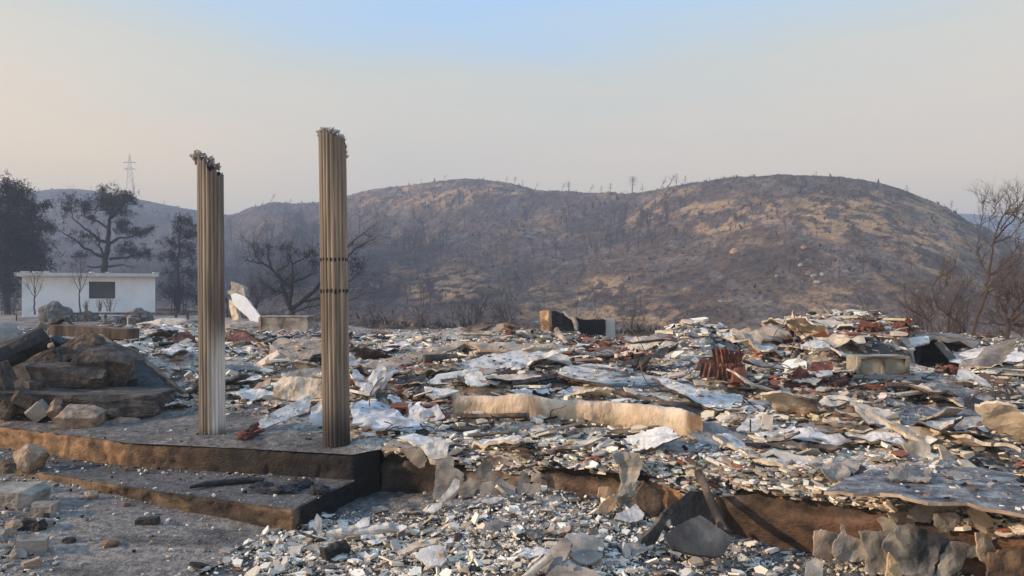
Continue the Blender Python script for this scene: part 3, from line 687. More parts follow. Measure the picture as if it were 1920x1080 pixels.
def sheet(name, pts, t, mat, seed=0, rough=.03, warp=.02, wscale=4, parent=None, res=None, smooth=True, folds=0, mats=None):
    """irregular plate through the 3-D outline pts, thickness t, with a broken edge and a warped face"""
    rnd = random.Random(seed); pts = [Vector(p) for p in pts]; c = sum(pts, Vector()) / len(pts)
    A = np.array([tuple(p - c) for p in pts]); u, s, vt = np.linalg.svd(A); n = Vector(vt[2]); e1 = Vector(vt[0]); e2 = n.cross(e1)
    if n.z < 0 or (abs(n.z) < .05 and n.y > 0): n = -n; e2 = n.cross(e1)
    loc = [((p - c).dot(e1), (p - c).dot(e2), (p - c).dot(n)) for p in pts]
    size = max(math.hypot(a[0] - b[0], a[1] - b[1]) for a in loc for b in loc); res = res or max(size / 16, .02)
    ol = []
    for i, a in enumerate(loc):
        b = loc[(i + 1) % len(loc)]; L = math.hypot(b[0] - a[0], b[1] - a[1]); k = max(1, int(L / (res * .8)))
        for j in range(k):
            f = j / k; jx, jy = (rnd.gauss(0, rough * size * .35), rnd.gauss(0, rough * size * .35)) if j else (0, 0)
            ol.append((a[0] + (b[0] - a[0]) * f + jx, a[1] + (b[1] - a[1]) * f + jy))
    xs = [p[0] for p in ol]; ys = [p[1] for p in ol]; P2 = list(ol)
    for x in np.arange(min(xs), max(xs), res):
        for y in np.arange(min(ys), max(ys), res): P2.append((x + rnd.uniform(-.3, .3) * res, y + rnd.uniform(-.3, .3) * res))
    ne = len(ol)
    vs, es, fs, ov, *_ = delaunay_2d_cdt([Vector(p) for p in P2], [(i, (i + 1) % ne) for i in range(ne)], [list(range(ne))], 1, 1e-6)
    W = []; so = Vector((seed * .77, seed * 1.3, 3.1))
    for p in vs:
        num = den = 0
        for a in loc:
            w = 1 / ((p.x - a[0]) ** 2 + (p.y - a[1]) ** 2 + 1e-4); num += w * a[2]; den += w
        q = Vector((p.x, p.y, 0)) * wscale + so
        h = num / den + warp * (mnoise.noise(q) * 1.4 + mnoise.noise(q * 2.7) * .5)
        if folds: h += folds * (.5 - abs(mnoise.noise(q * 1.3 + Vector((9, 2, 5))))) + folds * .5 * (.5 - abs(mnoise.noise(q * 3.1)))
        W.append(h)
    top = [c + e1 * p.x + e2 * p.y + n * h for p, h in zip(vs, W)]
    bot = [q - n * t * (1 + .25 * mnoise.noise(q * 6)) for q in top]; k = len(top)
    faces = [tuple(f) for f in fs]; mi = [0] * len(faces)
    faces += [tuple(i + k for i in reversed(f)) for f in fs]; mi += [1 if mats else 0] * len(fs)
    cnt = {}
    for f in fs:
        for a, b in zip(f, list(f[1:]) + [f[0]]): cnt[(a, b)] = 1
    for (a, b) in list(cnt):
        if (b, a) not in cnt: faces.append((b, a, a + k, b + k)); mi.append(1 if mats else 0)
    used = sorted(set(i for f in faces for i in f)); mp = {o: i for i, o in enumerate(used)}; allv = top + bot
    o = mesh_obj(name, [allv[i] for i in used], [tuple(mp[i] for i in f) for f in faces], mat, parent, mats=mats, midx=mi if mats else None)
    if False: o.data.polygons.foreach_set('use_smooth', [i < len(fs) for i in range(len(faces))])
    return o
FOOT = []
def psheet(name, label, cat, poly, anc, nrm, t, mat, seed, group=None, edge=None, **k):
    """outline seen at pixels poly lying in the plane through the point at pixel anc[:2], height anc[2] (or depth if anc[3]=='d')"""
    if len(anc) > 3: a = P(anc[0], anc[1], anc[2])
    elif anc[1] < 995 and anc[2] > .6:
        a = fit(anc[0], anc[1]); zz = a.z + .045; a = onz(anc[0], anc[1], zz) if anc[1] > 600 else a
    else: a = onz(*anc)
    FOOT.append((poly, a.y, a.copy(), Vector(nrm)))
    o = sheet(name, onplane(poly, a, nrm), t, mat, seed, mats=[mat, edge] if edge else None, **k)
    return tag(o, label, cat, group)
# ================================================================ white hut and what stands near it
def hut():
    d = 47.0; c = P(165, 590, d); c.z = .52; e = empty('white_hut', c, 'long low white hut with a flat roof and one dark window', 'hut')
    A = P(41, 590, 46.0); B = P(291, 590, 49.6); A.z = B.z = .45; u = (B - A); u.z = 0; W = u.length; u.normalize(); nb = Vector((-u.y, u.x, 0))  # away from camera
    dep = 4.2; H = 2.72
    mw = M('whitewashed wall', [(.72, .73, .73), (.80, .81, .81), (.84, .85, .85)], scale=.8, bump=.15, bscale=12, soot=((.45, .44, .43), .5, .62, .8))
    mr = M('roof edge', [(.52, .50, .47), (.66, .64, .61)], scale=3, bump=.4, bscale=9, soot=((.12, .10, .09), 1.5, .6, .72))
    mi = M('boarded dark window', [(.065, .055, .048), (.10, .085, .075)], scale=2, bump=.2)
    mb = MB(); th = .22
    w0, w1 = W * (162 - 41) / 250, W * (212 - 41) / 250; z0 = .45; zs = EYE - (560 - 540) / F * 47.6; zt = EYE - (528 - 540) / F * 47.6; zr = z0 + H - .12
    def seg(x0, x1, za, zb, off=0, t=th):
        p = A + u * ((x0 + x1) / 2) + nb * (off + t / 2); mb.box((p.x, p.y, (za + zb) / 2), (x1 - x0, t, zb - za), (0, 0, math.atan2(u.y, u.x)))
    seg(0, w0, z0 - .3, zr); seg(w1, W, z0 - .3, zr); seg(w0, w1, z0 - .3, zs); seg(w0, w1, zt, zr)
    seg(0, W, z0 - .3, zr, dep)
    for x in (0, W - th):
        p = A + u * (x + th / 2) + nb * (dep / 2 + th / 2); mb.box((p.x, p.y, (z0 - .3 + zr) / 2), (th, dep - th - .004, zr - z0 + .3), (0, 0, math.atan2(u.y, u.x)))
    mb.build('wall', mw, e)
    r = MB(); p = A + u * (W / 2 - .1) + nb * (dep / 2); r.box((p.x, p.y, zr + .10), (W + .55, dep + .9, .20), (0, 0, math.atan2(u.y, u.x)))
    ro = r.build('roof', mr, e)
    for k in range(9):
        x = random.uniform(-.2, 1.6) if k < 6 else random.uniform(0, W); q = A + u * x + nb * (-.42)
        rock('broken_tile', (q.x, q.y + .1, zr + .24), (random.uniform(.2, .5), .25, .09), (0, 0, random.random()), mr, 500 + k, parent=ro, sub=1)
    wb = MB(); p = A + u * ((w0 + w1) / 2) + nb * .16; wb.box((p.x, p.y, (zs + zt) / 2), (w1 - w0 - .004, .03, zt - zs - .004), (0, 0, math.atan2(u.y, u.x)))
    wo = wb.build('window', mi, e)
    fb = MB()
    for x0, x1, za, zb in ((w0 - .06, w0, zs - .06, zt + .06), (w1, w1 + .06, zs - .06, zt + .06), (w0, w1, zs - .06, zs), (w0, w1, zt, zt + .06)):
        p = A + u * ((x0 + x1) / 2) - nb * .012; fb.box((p.x, p.y, (za + zb) / 2), (x1 - x0, .03, zb - za), (0, 0, math.atan2(u.y, u.x)))
    fb.build('frame', mw, wo)
    # lit, cracked left end
    q = P(39, 548, 46.0)
random.seed(21)
hut()
for i, (cx, cy, w, h, dd, lb) in enumerate([(104, 586, 80, 44, 40, 'largest rounded grey boulder before the white hut, left of the window'), (166, 589, 40, 26, 40.5, 'low boulder between two larger ones below the hut window'), (262, 586, 104, 32, 39, 'long low boulder in front of the right half of the white hut'), (215, 594, 60, 16, 38, 'flattest boulder, under the hut window and behind the rail')]):
    c = P(cx, cy, dd); tag(rock('boulder', (c.x, c.y, .50), (w / F * dd, 1.6, h / F * dd * 1.7), (0, 0, i), mat_boulder, 40 + i, boxy=.05, rough=.16, sub=2), lb, 'boulder', 'boulders before the hut')
def rail():
    e = empty('guard_rail', P(245, 604, 36.5), 'long dark horizontal rail on short posts in front of the boulders', 'rail')
    mb = MB(); mb.bar(P(108, 588, 36.5), P(400, 588, 36.5), .06, .11); mb.build('beam', mat_stone, e)
    for px in (134, 160, 198, 262, 330, 352):
        mb = MB(); mb.bar(P(px, 604, 36.6), P(px, 590.5, 36.6), .09, .09); mb.build('post', mat_stone, e)
rail()
for i, (px, w, h, dd) in enumerate([(97, 7, 12, 35.5), (110, 8, 9, 35.5), (214, 8, 13, 33.5), (247, 14, 19, 32.5), (361, 14, 12, 33.5)]):
    c = onz(px, 540 + (EYE - .56) * F / dd, .56); mb = MB(); mb.box((c.x, c.y, c.z + h / F * dd / 2), (w / F * dd, .3, h / F * dd), (0, 0, .2 * i), jit=.015)
    tag(mb.build('concrete_block', mat_concrete, None), ['small concrete block at the left end of the rail', 'squat concrete block by the rail, second from the hut corner', 'concrete block just left of the tyre', 'tallest concrete block, right of the tyre by the rail', 'concrete block under the rail, close to the farther column'][i], 'block', 'concrete blocks along the rail')
e = empty('tyre_wheel', P(231, 602, 33), 'old tyre standing between two concrete blocks under the rail', 'tyre')
mb = MB(); c = P(231, 600, 33.2); c.z = .56 + .21
ring = [c + Vector((math.cos(a) * .13, .0, math.sin(a) * .21)) for a in np.linspace(0, 2 * math.pi, 25)[:-1]]; mb.tube(ring + [ring[0]], .05, 8, cap=False); mb.build('tyre', mat_char, e)

# leaning remains of a white wall, far left of centre
def z5(x, y): return (400 + x / 4, 490 + y / 4)
e = empty('wall_remnant', P(460, 612, 34), 'leaning chunk of broken white wall standing on end between the columns', 'wall remnant')
def wr(nm, poly, dd, mat, n, t, seed, **k):
    return sheet(nm, onplane([z5(*p) for p in poly], P(*z5(240, 350), dd), n), t, mat, seed, parent=e, rough=.012, warp=.01, **k)
wr('slab', [(128, 250), (158, 238), (235, 262), (300, 345), (345, 402), (374, 445), (384, 503), (330, 497), (262, 425), (190, 362), (150, 320)], 34, M('bright white render', [(.62, .63, .64), (.74, .75, .76)], scale=2, bump=.2), (-.25, -1, .45), .22, 3)
wr('torn_top', [(135, 150), (190, 168), (230, 190), (242, 262), (170, 241), (132, 246), (110, 252), (108, 226), (135, 212)], 34.2, mat_stone_pale, (-.5, -1, .2), .25, 4, folds=.05)
wr('foot', [(122, 285), (150, 300), (188, 400), (192, 440), (145, 442), (130, 380), (118, 330)], 34.3, mat_cream, (-.6, -1, .2), .2, 5, folds=.04)
wr('side_panel', [(235, 262), (300, 345), (375, 440), (352, 415), (290, 345)], 34.1, mat_stone_pale, (.3, -1, .3), .12, 6)
tag(rock('earth_mound', P(448, 616, 31.5), (3.0, 2, .75), (0, 0, .1), mat_tan, 61, boxy=.0, rough=.1), 'pale sandy mound at the foot of the leaning wall chunk', 'mound')
tag(rock('earth_mound', P(318, 611, 27), (2.1, 1.6, .62), (0, 0, .1), mat_cream, 62, boxy=.0, rough=.12), 'pinkish plaster mound on the yard left of the farther column', 'mound')
# concrete trough
e = empty('concrete_trough', P(540, 624, 27), 'long concrete trough between the columns beside the leaning wall chunk', 'trough')
c = P(540, 610, 27); mb = MB(); mb.box(c, (1.72, .7, .62), (0, 0, -.10)); mb.build('body', M('stained trough concrete', [(.15, .13, .11), (.33, .29, .24), (.42, .38, .32)], scale=2.5, soot=((.06, .05, .045), 1.3, .5, .65)), e)
mb = MB(); mb.box(c + Vector((0, 0, .33)), (1.78, .76, .035), (0, 0, -.10)); mb.build('rim', mat_stone_pale, e)
mb = MB(); mb.box(c + Vector((-.90, .08, .01)), (.08, .72, .60), (0, 0, -.10)); mb.build('sunlit_end_wall', mat_orange, e)  # orange end slab paints the sunlight on the left face

# ruined wall in the middle distance
e = empty('ruined_wall', P(1085, 636, 17), 'burnt corner of a wall standing above the rubble, white strip at its right end', 'ruined wall')
def z7(x, y): return (960 + x / 8, 560 + y / 8)
def rw(nm, poly, dd, mat, n, t, seed, **k): return sheet(nm, onplane([z7(*p) for p in poly], P(*z7(900, 400), dd), n), t, mat, seed, parent=e, **k)
rw('pillar', [(458, 190), (520, 172), (590, 180), (596, 480), (480, 480)], 16.6, mat_orange, (-.5, -1, 0), .16, 11, rough=.015, warp=.02, folds=.03)
rw('inner_wall', [(592, 185), (640, 178), (700, 210), (780, 215), (860, 290), (930, 380), (960, 480), (596, 480)], 17.0, mat_char, (.1, -1, 0), .14, 12, rough=.01, warp=.01)
rw('broken_fin', [(765, 175), (800, 190), (900, 270), (950, 260), (1000, 400), (1000, 470), (970, 470), (920, 320), (840, 262)], 16.8, mat_stone_pale, (-.5, -1, 0), .10, 13, rough=.02, warp=.02)
rw('side_wall', [(960, 270), (1010, 300), (1110, 318), (1400, 310), (1405, 620), (1380, 800), (1250, 700), (1000, 470)], 16.9, M('smoke streaked wall', [(.10, .09, .08), (.22, .20, .175)], scale=2.5, stretch=(1, 1, .4), soot=((.012, .012, .012), 1.3, .42, .55)), (.12, -1, 0), .14, 14, rough=.008, warp=.01)
rw('white_end', [(1403, 303), (1540, 303), (1552, 600), (1408, 606)], 16.95, M('unburnt pale wall', [(.40, .40, .38), (.52, .52, .50)], scale=2, bump=.2), (.12, -1, 0), .14, 15, rough=.004, warp=.006)

# ================================================================ left pile of building stones
def zL(x, y): return (x / 8, 600 + y / 8)
def stone(label, cx, cy, w, h, dd, dep, rot, mat, seed, boxy=.75, name='stone_block', **k):
    c = P(cx, cy, dd); o = rock(name, c, (w / F * dd * .99, dep, h / F * dd * .98), rot, mat, seed, boxy=boxy, **k)
    return tag(o, label, 'stone', 'building stones heaped left of the porch')
D2R = math.radians
st_ = mat_stone; so_ = mat_stone_tan
stone('broad flat sooty stone slab at the bottom of the left heap', 163, 750, 268, 38, 9.9, .95, (0, D2R(3), .05), st_, 1, boxy=.92, rough=.06, n=30)
stone('long rectangular stone lying on the broad flat slab', 133, 705, 134, 44, 10.2, .55, (D2R(5), D2R(4), .1), st_, 2, boxy=.9, rough=.07)
stone('dark tilted stone slab leaning over the long rectangular stone', 152, 660, 96, 34, 10.7, .5, (D2R(-20), D2R(-30), .2), st_, 3, boxy=.92, rough=.05)
stone('lower flank of the tilted slab, brown stone behind the long rectangular stone', 92, 685, 78, 42, 10.6, .5, (D2R(-10), D2R(-22), .1), st_, 33, boxy=.6)
stone('chunky brown stone with a rusty underside, at the right of the heap', 200, 678, 92, 52, 10.5, .5, (D2R(20), D2R(8), .3), st_, 4, boxy=.7)
stone('dark stone tucked under the chunky brown one', 212, 712, 66, 46, 10.6, .5, (0, D2R(30), 0), mat_char, 5, boxy=.5)
stone('orange lit stone half buried near the left border of the heap', 34, 703, 50, 32, 10.0, .35, (0, D2R(-24), .2), so_, 6, boxy=.85)
stone('second orange stone just under the first one', 42, 718, 34, 20, 9.9, .3, (0, D2R(-20), .4), so_, 7, boxy=.8)
stone('sooty upright stone cut by the left border', 6, 710, 28, 62, 9.7, .3, (0, D2R(-18), 0), st_, 8)
stone('rounded grey stone at the lower left of the heap', 20, 760, 48, 40, 9.5, .4, (0, .3, 0), st_, 9, boxy=.5)
stone('small flat grey stone tilted against the broad slab', 52, 748, 42, 24, 9.45, .25, (0, D2R(26), .2), st_, 10, boxy=.85)
stone('pale squared stone standing askew in front of the slab', 75, 768, 32, 30, 9.35, .25, (.2, D2R(-38), .2), mat_stone_pale, 11, boxy=.85)
stone('rough brown stone between pale squared stone and orange block', 104, 768, 30, 48, 9.35, .3, (0, D2R(10), .2), so_, 12, boxy=.3)
stone('dusky stone behind the orange block', 126, 763, 34, 22, 9.5, .3, (0, .1, .2), st_, 13)
stone('large orange brown block, frontmost of the heap', 152, 785, 76, 38, 9.15, .42, (.1, D2R(5), .25), so_, 14, boxy=.8)
stone('small pointed brown stone right of the orange block', 215, 776, 40, 24, 9.45, .25, (0, .2, .6), st_, 15, boxy=.2)
stone('low dark stone at the foot of the broad slab', 240, 758, 60, 16, 9.75, .3, (0, D2R(-8), .2), st_, 16)
stone('squarish dark stone at the right foot of the broad slab', 284, 754, 26, 16, 9.9, .25, (0, 0, .2), st_, 17)
stone('little stone beside a squared one on top of the slab corner', 58, 722, 20, 14, 9.8, .2, (0, .2, .2), so_, 18)
stone('small cube of stone wedged under the long rectangular stone', 70, 722, 16, 14, 9.8, .2, (0, 0, .2), st_, 19)
stone('pale rounded boulder with pitted face at the upper left border', 8, 632, 60, 56, 11.6, .7, (0, D2R(20), 0), mat_stone_pale, 20, boxy=.3)
stone('small orange stone resting on the dark tilted slab', 188, 630, 18, 7, 10.8, .12, (0, .1, 0), mat_orange, 21, boxy=.4)
stone('narrow orange stone sliding down behind the chunky brown one', 203, 644, 34, 10, 10.9, .12, (0, D2R(35), 0), mat_orange, 22, boxy=.8)
stone('tiny round tan stone in the charred hollow', 96, 648, 12, 14, 10.4, .12, (0, 0, 0), so_, 23, boxy=.2)
for i, (cx, cy, w, h, dd, ry, s) in enumerate([(75, 655, 40, 30, 11, -.4, 31), (105, 640, 40, 22, 11.2, .3, 32), (60, 690, 40, 46, 11, 0, 34), (20, 680, 60, 60, 11.2, 0, 35), (120, 650, 50, 30, 11.3, 0, 36)]):
    stone('charred lump in the dark hollow behind the stones', cx, cy, w, h, dd, .4, (0, ry, 0), mat_char, s, boxy=.3, name='charred_lump')
def log(name, label, cat, a, b, r, mat, seed, n=12, group=None, rough=.15, parent=None):
    a = Vector(a); b = Vector(b); k = 14; rnd = random.Random(seed); mb = MB(); pts = [a.lerp(b, i / k) for i in range(k + 1)]
    mb.tube(pts, r, n)
    for v in mb.v:
        q = v * (5 / max(r * 10, .4)) + Vector((seed, 0, 0)); ax = (b - a).normalized(); c0 = a + ax * (v - a).dot(ax)
        v += (v - c0) * (rough * (mnoise.noise(q) * 1.5 + mnoise.noise(q * 3)))
    o = mb.build(name, mat, parent)
    return tag(o, label, cat, group) if not parent else o
_r = random.Random(88)
for i in range(30):
    u = _r.random(); cx = _r.uniform(5, 240) * (1 - .1 * u); cy = _r.uniform(640, 800) if i % 2 else _r.uniform(755, 800); w = _r.uniform(14, 46)
    stone(_r.choice(['smaller angular sooty stone filling the left heap', 'smaller angular brown stone filling the left heap']), cx, cy, w, w * _r.uniform(.4, .8), 11.1 - (cy - 640) / 95, .25, (_r.gauss(0, .3), _r.gauss(0, .4), _r.random() * 3), _r.choice([mat_stone, mat_stone, so_, mat_char]), 820 + i, boxy=.8)
log('charred_beam', 'thick charred log sticking up from the left border over the heap', 'beam', P(-30, 690, 10.3), P(84, 632, 10.9), .17, mat_char, 3)
log('charred_pipe', 'thin black pipe lying on the porch by the stones', 'pipe', P(165, 769, 9.7), P(288, 775, 9.75), .032, mat_char, 5, rough=.04)
mb = MB(); mb.bar(P(104, 618, 12.5), P(250, 626, 12.4), .35, .17); tag(mb.build('roof_beam', mat_wood), 'long square brown beam lying across the back of the stone heap', 'beam')
mb = MB(); mb.bar(P(97, 611, 13), P(120, 597, 13), .25, .03); mb.bar(P(119, 597, 13), P(140, 611, 13.1), .25, .03); tag(mb.build('folded_board', mat_wood), 'board folded like a small gable on top of the left heap', 'board')
tag(sheet('tilted_board', [P(236, 652, 11.9), P(352, 744, 10.9), P(362, 743, 11.0), P(246, 650, 12.1)], .06, mat_wood, 77, rough=.01, warp=.02), 'dark board edge running down under the slope of white shards', 'board')
tag(sheet('hollow_shade_sheet', [P(228, 655, 11.6), P(244, 740, 10.5), P(335, 742, 10.7), P(250, 662, 11.8)], .04, mat_char, 78, rough=.01, warp=.04), 'black sheet standing in for the shade of the hollow under the board edge', 'sheet')  # black sheet added for the darkness below the board

# loose stones at the bottom left
def lst(label, cx, cy, w, h, mat, seed, boxy=.5, dep=None, rot=(0, 0, 0), name='loose_stone', cat='stone', rough=.12):
    z = .2
    for _ in range(6): d = (EYE - z) * F / (cy + h * .42 - 540); z = float(low_ground(np.array((cx - 960) / F * d), np.array(d))) + .035
    c = P(cx, cy, d + .04)
    return tag(rock(name, c, (w / F * d, dep or w / F * d * .7, h / F * d * 1.15), rot, mat, seed, boxy=boxy, rough=rough), label, cat, 'loose stones beside the path')
lst('bent tan stone shaped like a saddle, below the end of the porch slab', 58, 866, 70, 62, mat_stone_tan, 101, .15, rot=(0, -.7, 0))
lst('dark hollow backed lump left of the saddle shaped stone', 22, 874, 50, 30, mat_stone, 102, .3)
lst('large flat pale stone at the left border beside the path', 36, 932, 92, 36, mat_stone_pale, 103, .8, dep=.35)
lst('squared grey stone right of the large flat pale stone', 84, 956, 44, 25, mat_stone_pale, 104, .8)
lst('rounded orange brown stone at the left border', 27, 988, 34, 23, mat_stone_tan, 105, .4)
lst('grey wedge shaped stone near the bottom left corner', 60, 1024, 54, 32, mat_stone_pale, 106, .8, rot=(0, .1, .4))
lst('round grey stone below the wedge shaped one', 34, 1040, 36, 22, mat_stone_pale, 107, .4)
lst('small tan stone at the corner of the step', 170, 930, 30, 18, mat_stone_tan, 108, .4)
lst('flat brown tile like stone behind the saddle shaped stone', 128, 858, 30, 16, mat_brown, 109, .9)
lst('stone with a white crust against the foot of the porch slab', 222, 872, 34, 16, mat_stone_tan, 110, .5)
lst('thin black chip pointing up at the left of the path', 66, 989, 34, 16, mat_char, 111, .6, rot=(0, -.4, 0), name='charred_chip', cat='chip')
lst('small red clay chip on the path by the step', 237, 947, 18, 10, mat_red, 112, .3, rot=(0, -.5, 0), name='clay_chip', cat='chip')
lst('coiled black lump on the path', 128, 1014, 30, 14, mat_char, 113, .1, name='charred_lump', cat='lump')
lst('burnt brown clod in the middle of the path', 205, 1020, 40, 14, mat_brown, 114, .1, name='burnt_clod', cat='lump')
rn = random.Random(5)
for i in range(26):
    cx = rn.uniform(-20, 60) if i % 3 else rn.uniform(40, 110); cy = rn.uniform(985, 1070) if i % 3 else rn.uniform(905, 1010)
    w = rn.uniform(12, 30); lst('fist sized grey stone in the litter at the bottom left corner', cx, cy, w, w * rn.uniform(.4, .7), rn.choice([mat_stone_pale, mat_stone_pale, mat_stone, mat_stone_tan]), 130 + i, rn.uniform(.2, .8), rot=(0, rn.uniform(-.4, .4), rn.random() * 3))
mb = MB(); c = onz(277, 984, .19); mb.box(c + Vector((0, 0, .035)), (.19, .08, .055), (0, D2R(-3), .05), jit=.006, rnd=random.Random(3)); tag(mb.build('charred_brick', mat_char), 'small black charred brick lying on the grey path', 'brick')
# charred rope of timber on the step
pts = [onz(x, y, .37) for x, y in ((355, 914), (385, 908), (430, 903), (470, 900), (495, 899))]; mb = MB(); mb.tube(pts, [.015, .028, .032, .03, .02], 10)
for v in mb.v: v += Vector((0, 0, 1)) * .008 * mnoise.noise(v * 60)
tag(mb.build('charred_log', mat_char), 'long thin charred stick lying along the step', 'log')
for i, (x, y, w, h) in enumerate([(520, 913, 90, 22), (560, 905, 60, 18), (595, 914, 50, 20), (490, 910, 50, 14)]):
    c = onz(x, y + h / 2, .34); tag(rock('charred_debris', c + Vector((0, .02, .02)), (w / F * c.y, .22, .09), (0, 0, i), mat_char, 160 + i, boxy=0, rough=.3, sub=3), ['biggest crust of charred debris at the end of the charred stick', 'charred crust between the stick and the step corner, farther back', 'charred crust nearest the step corner', 'small charred crust touching the end of the charred stick'][i], 'debris', 'charred crusts on the step')
# ================================================================ boards, plates and other named debris
UP = lambda x, y: (x, y, 1)
B = psheet
B('ceiling_board', 'brown curled board lying just left of the nearer column, two thirds up the rubble', 'board', [(497, 676), (512, 641), (530, 634), (605, 637), (606, 655), (585, 668), (570, 676), (525, 683)], (550, 660, 1.12), UP(.05, -.42), .03, mat_tan, 1, warp=.05)
B('plaster_lump', 'cream rough textured chunk of render leaning left of the nearer column', 'plaster chunk', [(510, 744), (514, 722), (530, 705), (570, 708), (606, 712), (606, 748), (560, 752), (535, 750)], (560, 735, .88), (0, -1, .7), .06, mat_cream, 2, folds=.05, warp=.03)
B('render_chunk', 'dark sooty flap of render folded over the cream textured chunk', 'plaster chunk', [(528, 706), (540, 697), (570, 690), (607, 688), (607, 713), (575, 712)], (570, 702, 1.0), (0, -.5, 1), .05, mat_grey, 3, warp=.04)
B('white_board', 'smooth pale wedge shaped board propped on rubble between the columns', 'board', [(472, 797), (520, 768), (575, 742), (583, 744), (580, 770), (540, 785), (495, 803)], (530, 778, .78), (.25, -.5, 1), .022, mat_white, 4, rough=.006, warp=.006, edge=mat_cream)
B('long_board', 'long narrow tan board running up to the right behind the nearer column', 'board', [(655, 702), (655, 688), (700, 677), (780, 660), (860, 639), (870, 644), (830, 664), (760, 682), (700, 699)], (750, 678, 1.10), UP(0, -.3), .03, mat_tan, 5, warp=.03, rough=.01)
B('long_board', 'orange edged board continuing right from the tip of the long tan board', 'board', [(868, 638), (920, 643), (1000, 646), (1078, 651), (1070, 660), (1000, 661), (940, 658), (900, 655)], (960, 650, 1.22), UP(0, -.3), .04, mat_tan, 6, edge=mat_orange, warp=.04, rough=.012)
B('plaster_sheet', 'broad white panel below the orange edged board, its right end raised', 'panel', [(820, 700), (860, 682), (905, 668), (960, 658), (1020, 656), (1030, 662), (1005, 680), (965, 693), (900, 692)], (920, 678, 1.08), UP(.03, -.35), .03, mat_white, 7, edge=mat_slate, warp=.03)
B('plaster_sheet', 'second layer of white panel cracked off along a dark line near the ruined wall', 'panel', [(935, 690), (965, 672), (1010, 658), (1026, 661), (1003, 679), (975, 692)], (980, 676, 1.14), UP(.03, -.35), .02, mat_white, 8, rough=.02)
B('plaster_sheet', 'flat white panel with a curved right edge in the middle of the rubble', 'panel', [(800, 717), (822, 702), (860, 694), (905, 690), (905, 700), (893, 708), (862, 719), (815, 720)], (855, 706, .98), UP(0, -.35), .03, mat_white, 9, edge=mat_stone)
B('plaster_sheet', 'small rounded white panel touching the curved edge of a larger one', 'panel', [(872, 716), (872, 702), (893, 693), (903, 700), (918, 719), (895, 724), (878, 722)], (893, 708, .99), UP(0, -.6), .025, mat_white, 10)
B('plaster_sheet', 'white panel crazed with black cracks lying on red tiles', 'panel', [(795, 724), (835, 728), (862, 731), (840, 739), (815, 747), (800, 742)], (825, 735, .93), UP(0, -.5), .03, mat_white, 11)
B('render_slab', 'biggest white slab with a sooty patch, sloping down right across the middle of the rubble', 'slab', [(1045, 699), (1068, 688), (1105, 681), (1140, 690), (1195, 700), (1240, 706), (1300, 722), (1380, 742), (1388, 750), (1360, 765), (1335, 774), (1300, 766), (1250, 752), (1180, 734), (1110, 717)], (1210, 730, .96), UP(.02, -.22), .035, M('ash white slab', [(.16, .15, .14), (.46, .44, .41), (.64, .62, .59)], scale=6, bump=.8, stretch=(1, 2.5, 1), soot=((.07, .066, .062), 1.3, .50, .60)), 12, edge=mat_brown, warp=.03)
B('render_slab', 'second white slab lying along the right edge of the biggest one', 'slab', [(1222, 708), (1260, 712), (1330, 735), (1395, 742), (1390, 760), (1345, 770), (1320, 760), (1270, 735)], (1310, 740, 1.0), UP(.03, -.22), .035, mat_white, 13, edge=mat_stone)
B('plank', 'narrow dark edged strip running along the lower edge of the biggest white slab', 'plank', [(1110, 716), (1180, 733), (1300, 764), (1338, 776), (1325, 778), (1240, 758), (1150, 733)], (1220, 747, .92), UP(0, -.6), .04, mat_wood, 14)
B('render_slab', 'narrow dusty slab left of the biggest white one', 'slab', [(905, 706), (960, 700), (1015, 703), (1016, 711), (960, 712), (915, 712)], (960, 706, 1.02), UP(0, -.25), .04, mat_cream, 15, edge=mat_char)
log('plaster_roll', 'pale curved roll of plaster behind the biggest white slab', 'plaster chunk', P(1118, 688, 11.0), P(1186, 698, 10.9), .05, mat_white, 16)
B('lath_panel', 'upper of two grey ceiling panels bristling with wires at the right', 'ceiling panel', [(1728, 723), (1755, 718), (1800, 723), (1850, 744), (1905, 770), (1890, 778), (1838, 779), (1815, 768), (1770, 742)], (1815, 750, .98), UP(-.06, -.42), .035, mat_slate, 17, edge=mat_cream, warp=.04)
B('lath_panel', 'lower grey ceiling panel with a ragged cream edge at the right', 'ceiling panel', [(1643, 776), (1680, 766), (1725, 759), (1790, 761), (1840, 776), (1878, 792), (1862, 808), (1800, 808), (1770, 805), (1720, 796), (1680, 788)], (1760, 784, .84), UP(-.02, -.32), .04, mat_slate, 18, edge=mat_cream, warp=.04)
B('plaster_plate', 'cream plate sliding out from under the lower grey ceiling panel', 'plaster chunk', [(1662, 792), (1700, 798), (1780, 812), (1830, 822), (1800, 835), (1745, 830), (1700, 815)], (1740, 812, .80), UP(0, -.5), .04, mat_tan, 19, edge=mat_cream, warp=.03)
log('wooden_strip', 'thin yellowish strip pointing down from the lower grey ceiling panel', 'strip', P(1690, 806, 8.0), P(1742, 836, 7.5), .02, mat_cream, 20)
B('plaster_plate', 'ragged cream plate tucked against the right border', 'plaster chunk', [(1880, 790), (1930, 775), (1960, 785), (1940, 798), (1885, 800)], (1910, 788, .92), UP(0, -.4), .05, mat_cream, 21)
B('fallen_sheet', 'large slate grey sheet spread over the edge of the floor at the lower right', 'sheet', [(1545, 918), (1580, 896), (1640, 880), (1720, 872), (1840, 880), (1990, 900), (2020, 985), (1920, 966), (1840, 946), (1740, 942), (1650, 924), (1600, 928)], (1720, 905, .72), UP(0, -.03), .025, mat_slate, 22, edge=mat_tan, warp=.02)
B('crumpled_sheet', 'crumpled grey sheet peeled up at the left end of the large slate grey sheet', 'sheet', [(1508, 882), (1550, 870), (1600, 868), (1620, 873), (1600, 890), (1590, 903), (1560, 900), (1530, 892)], (1560, 885, .78), UP(0, -.3), .015, mat_grey, 23, folds=.09, warp=.03)
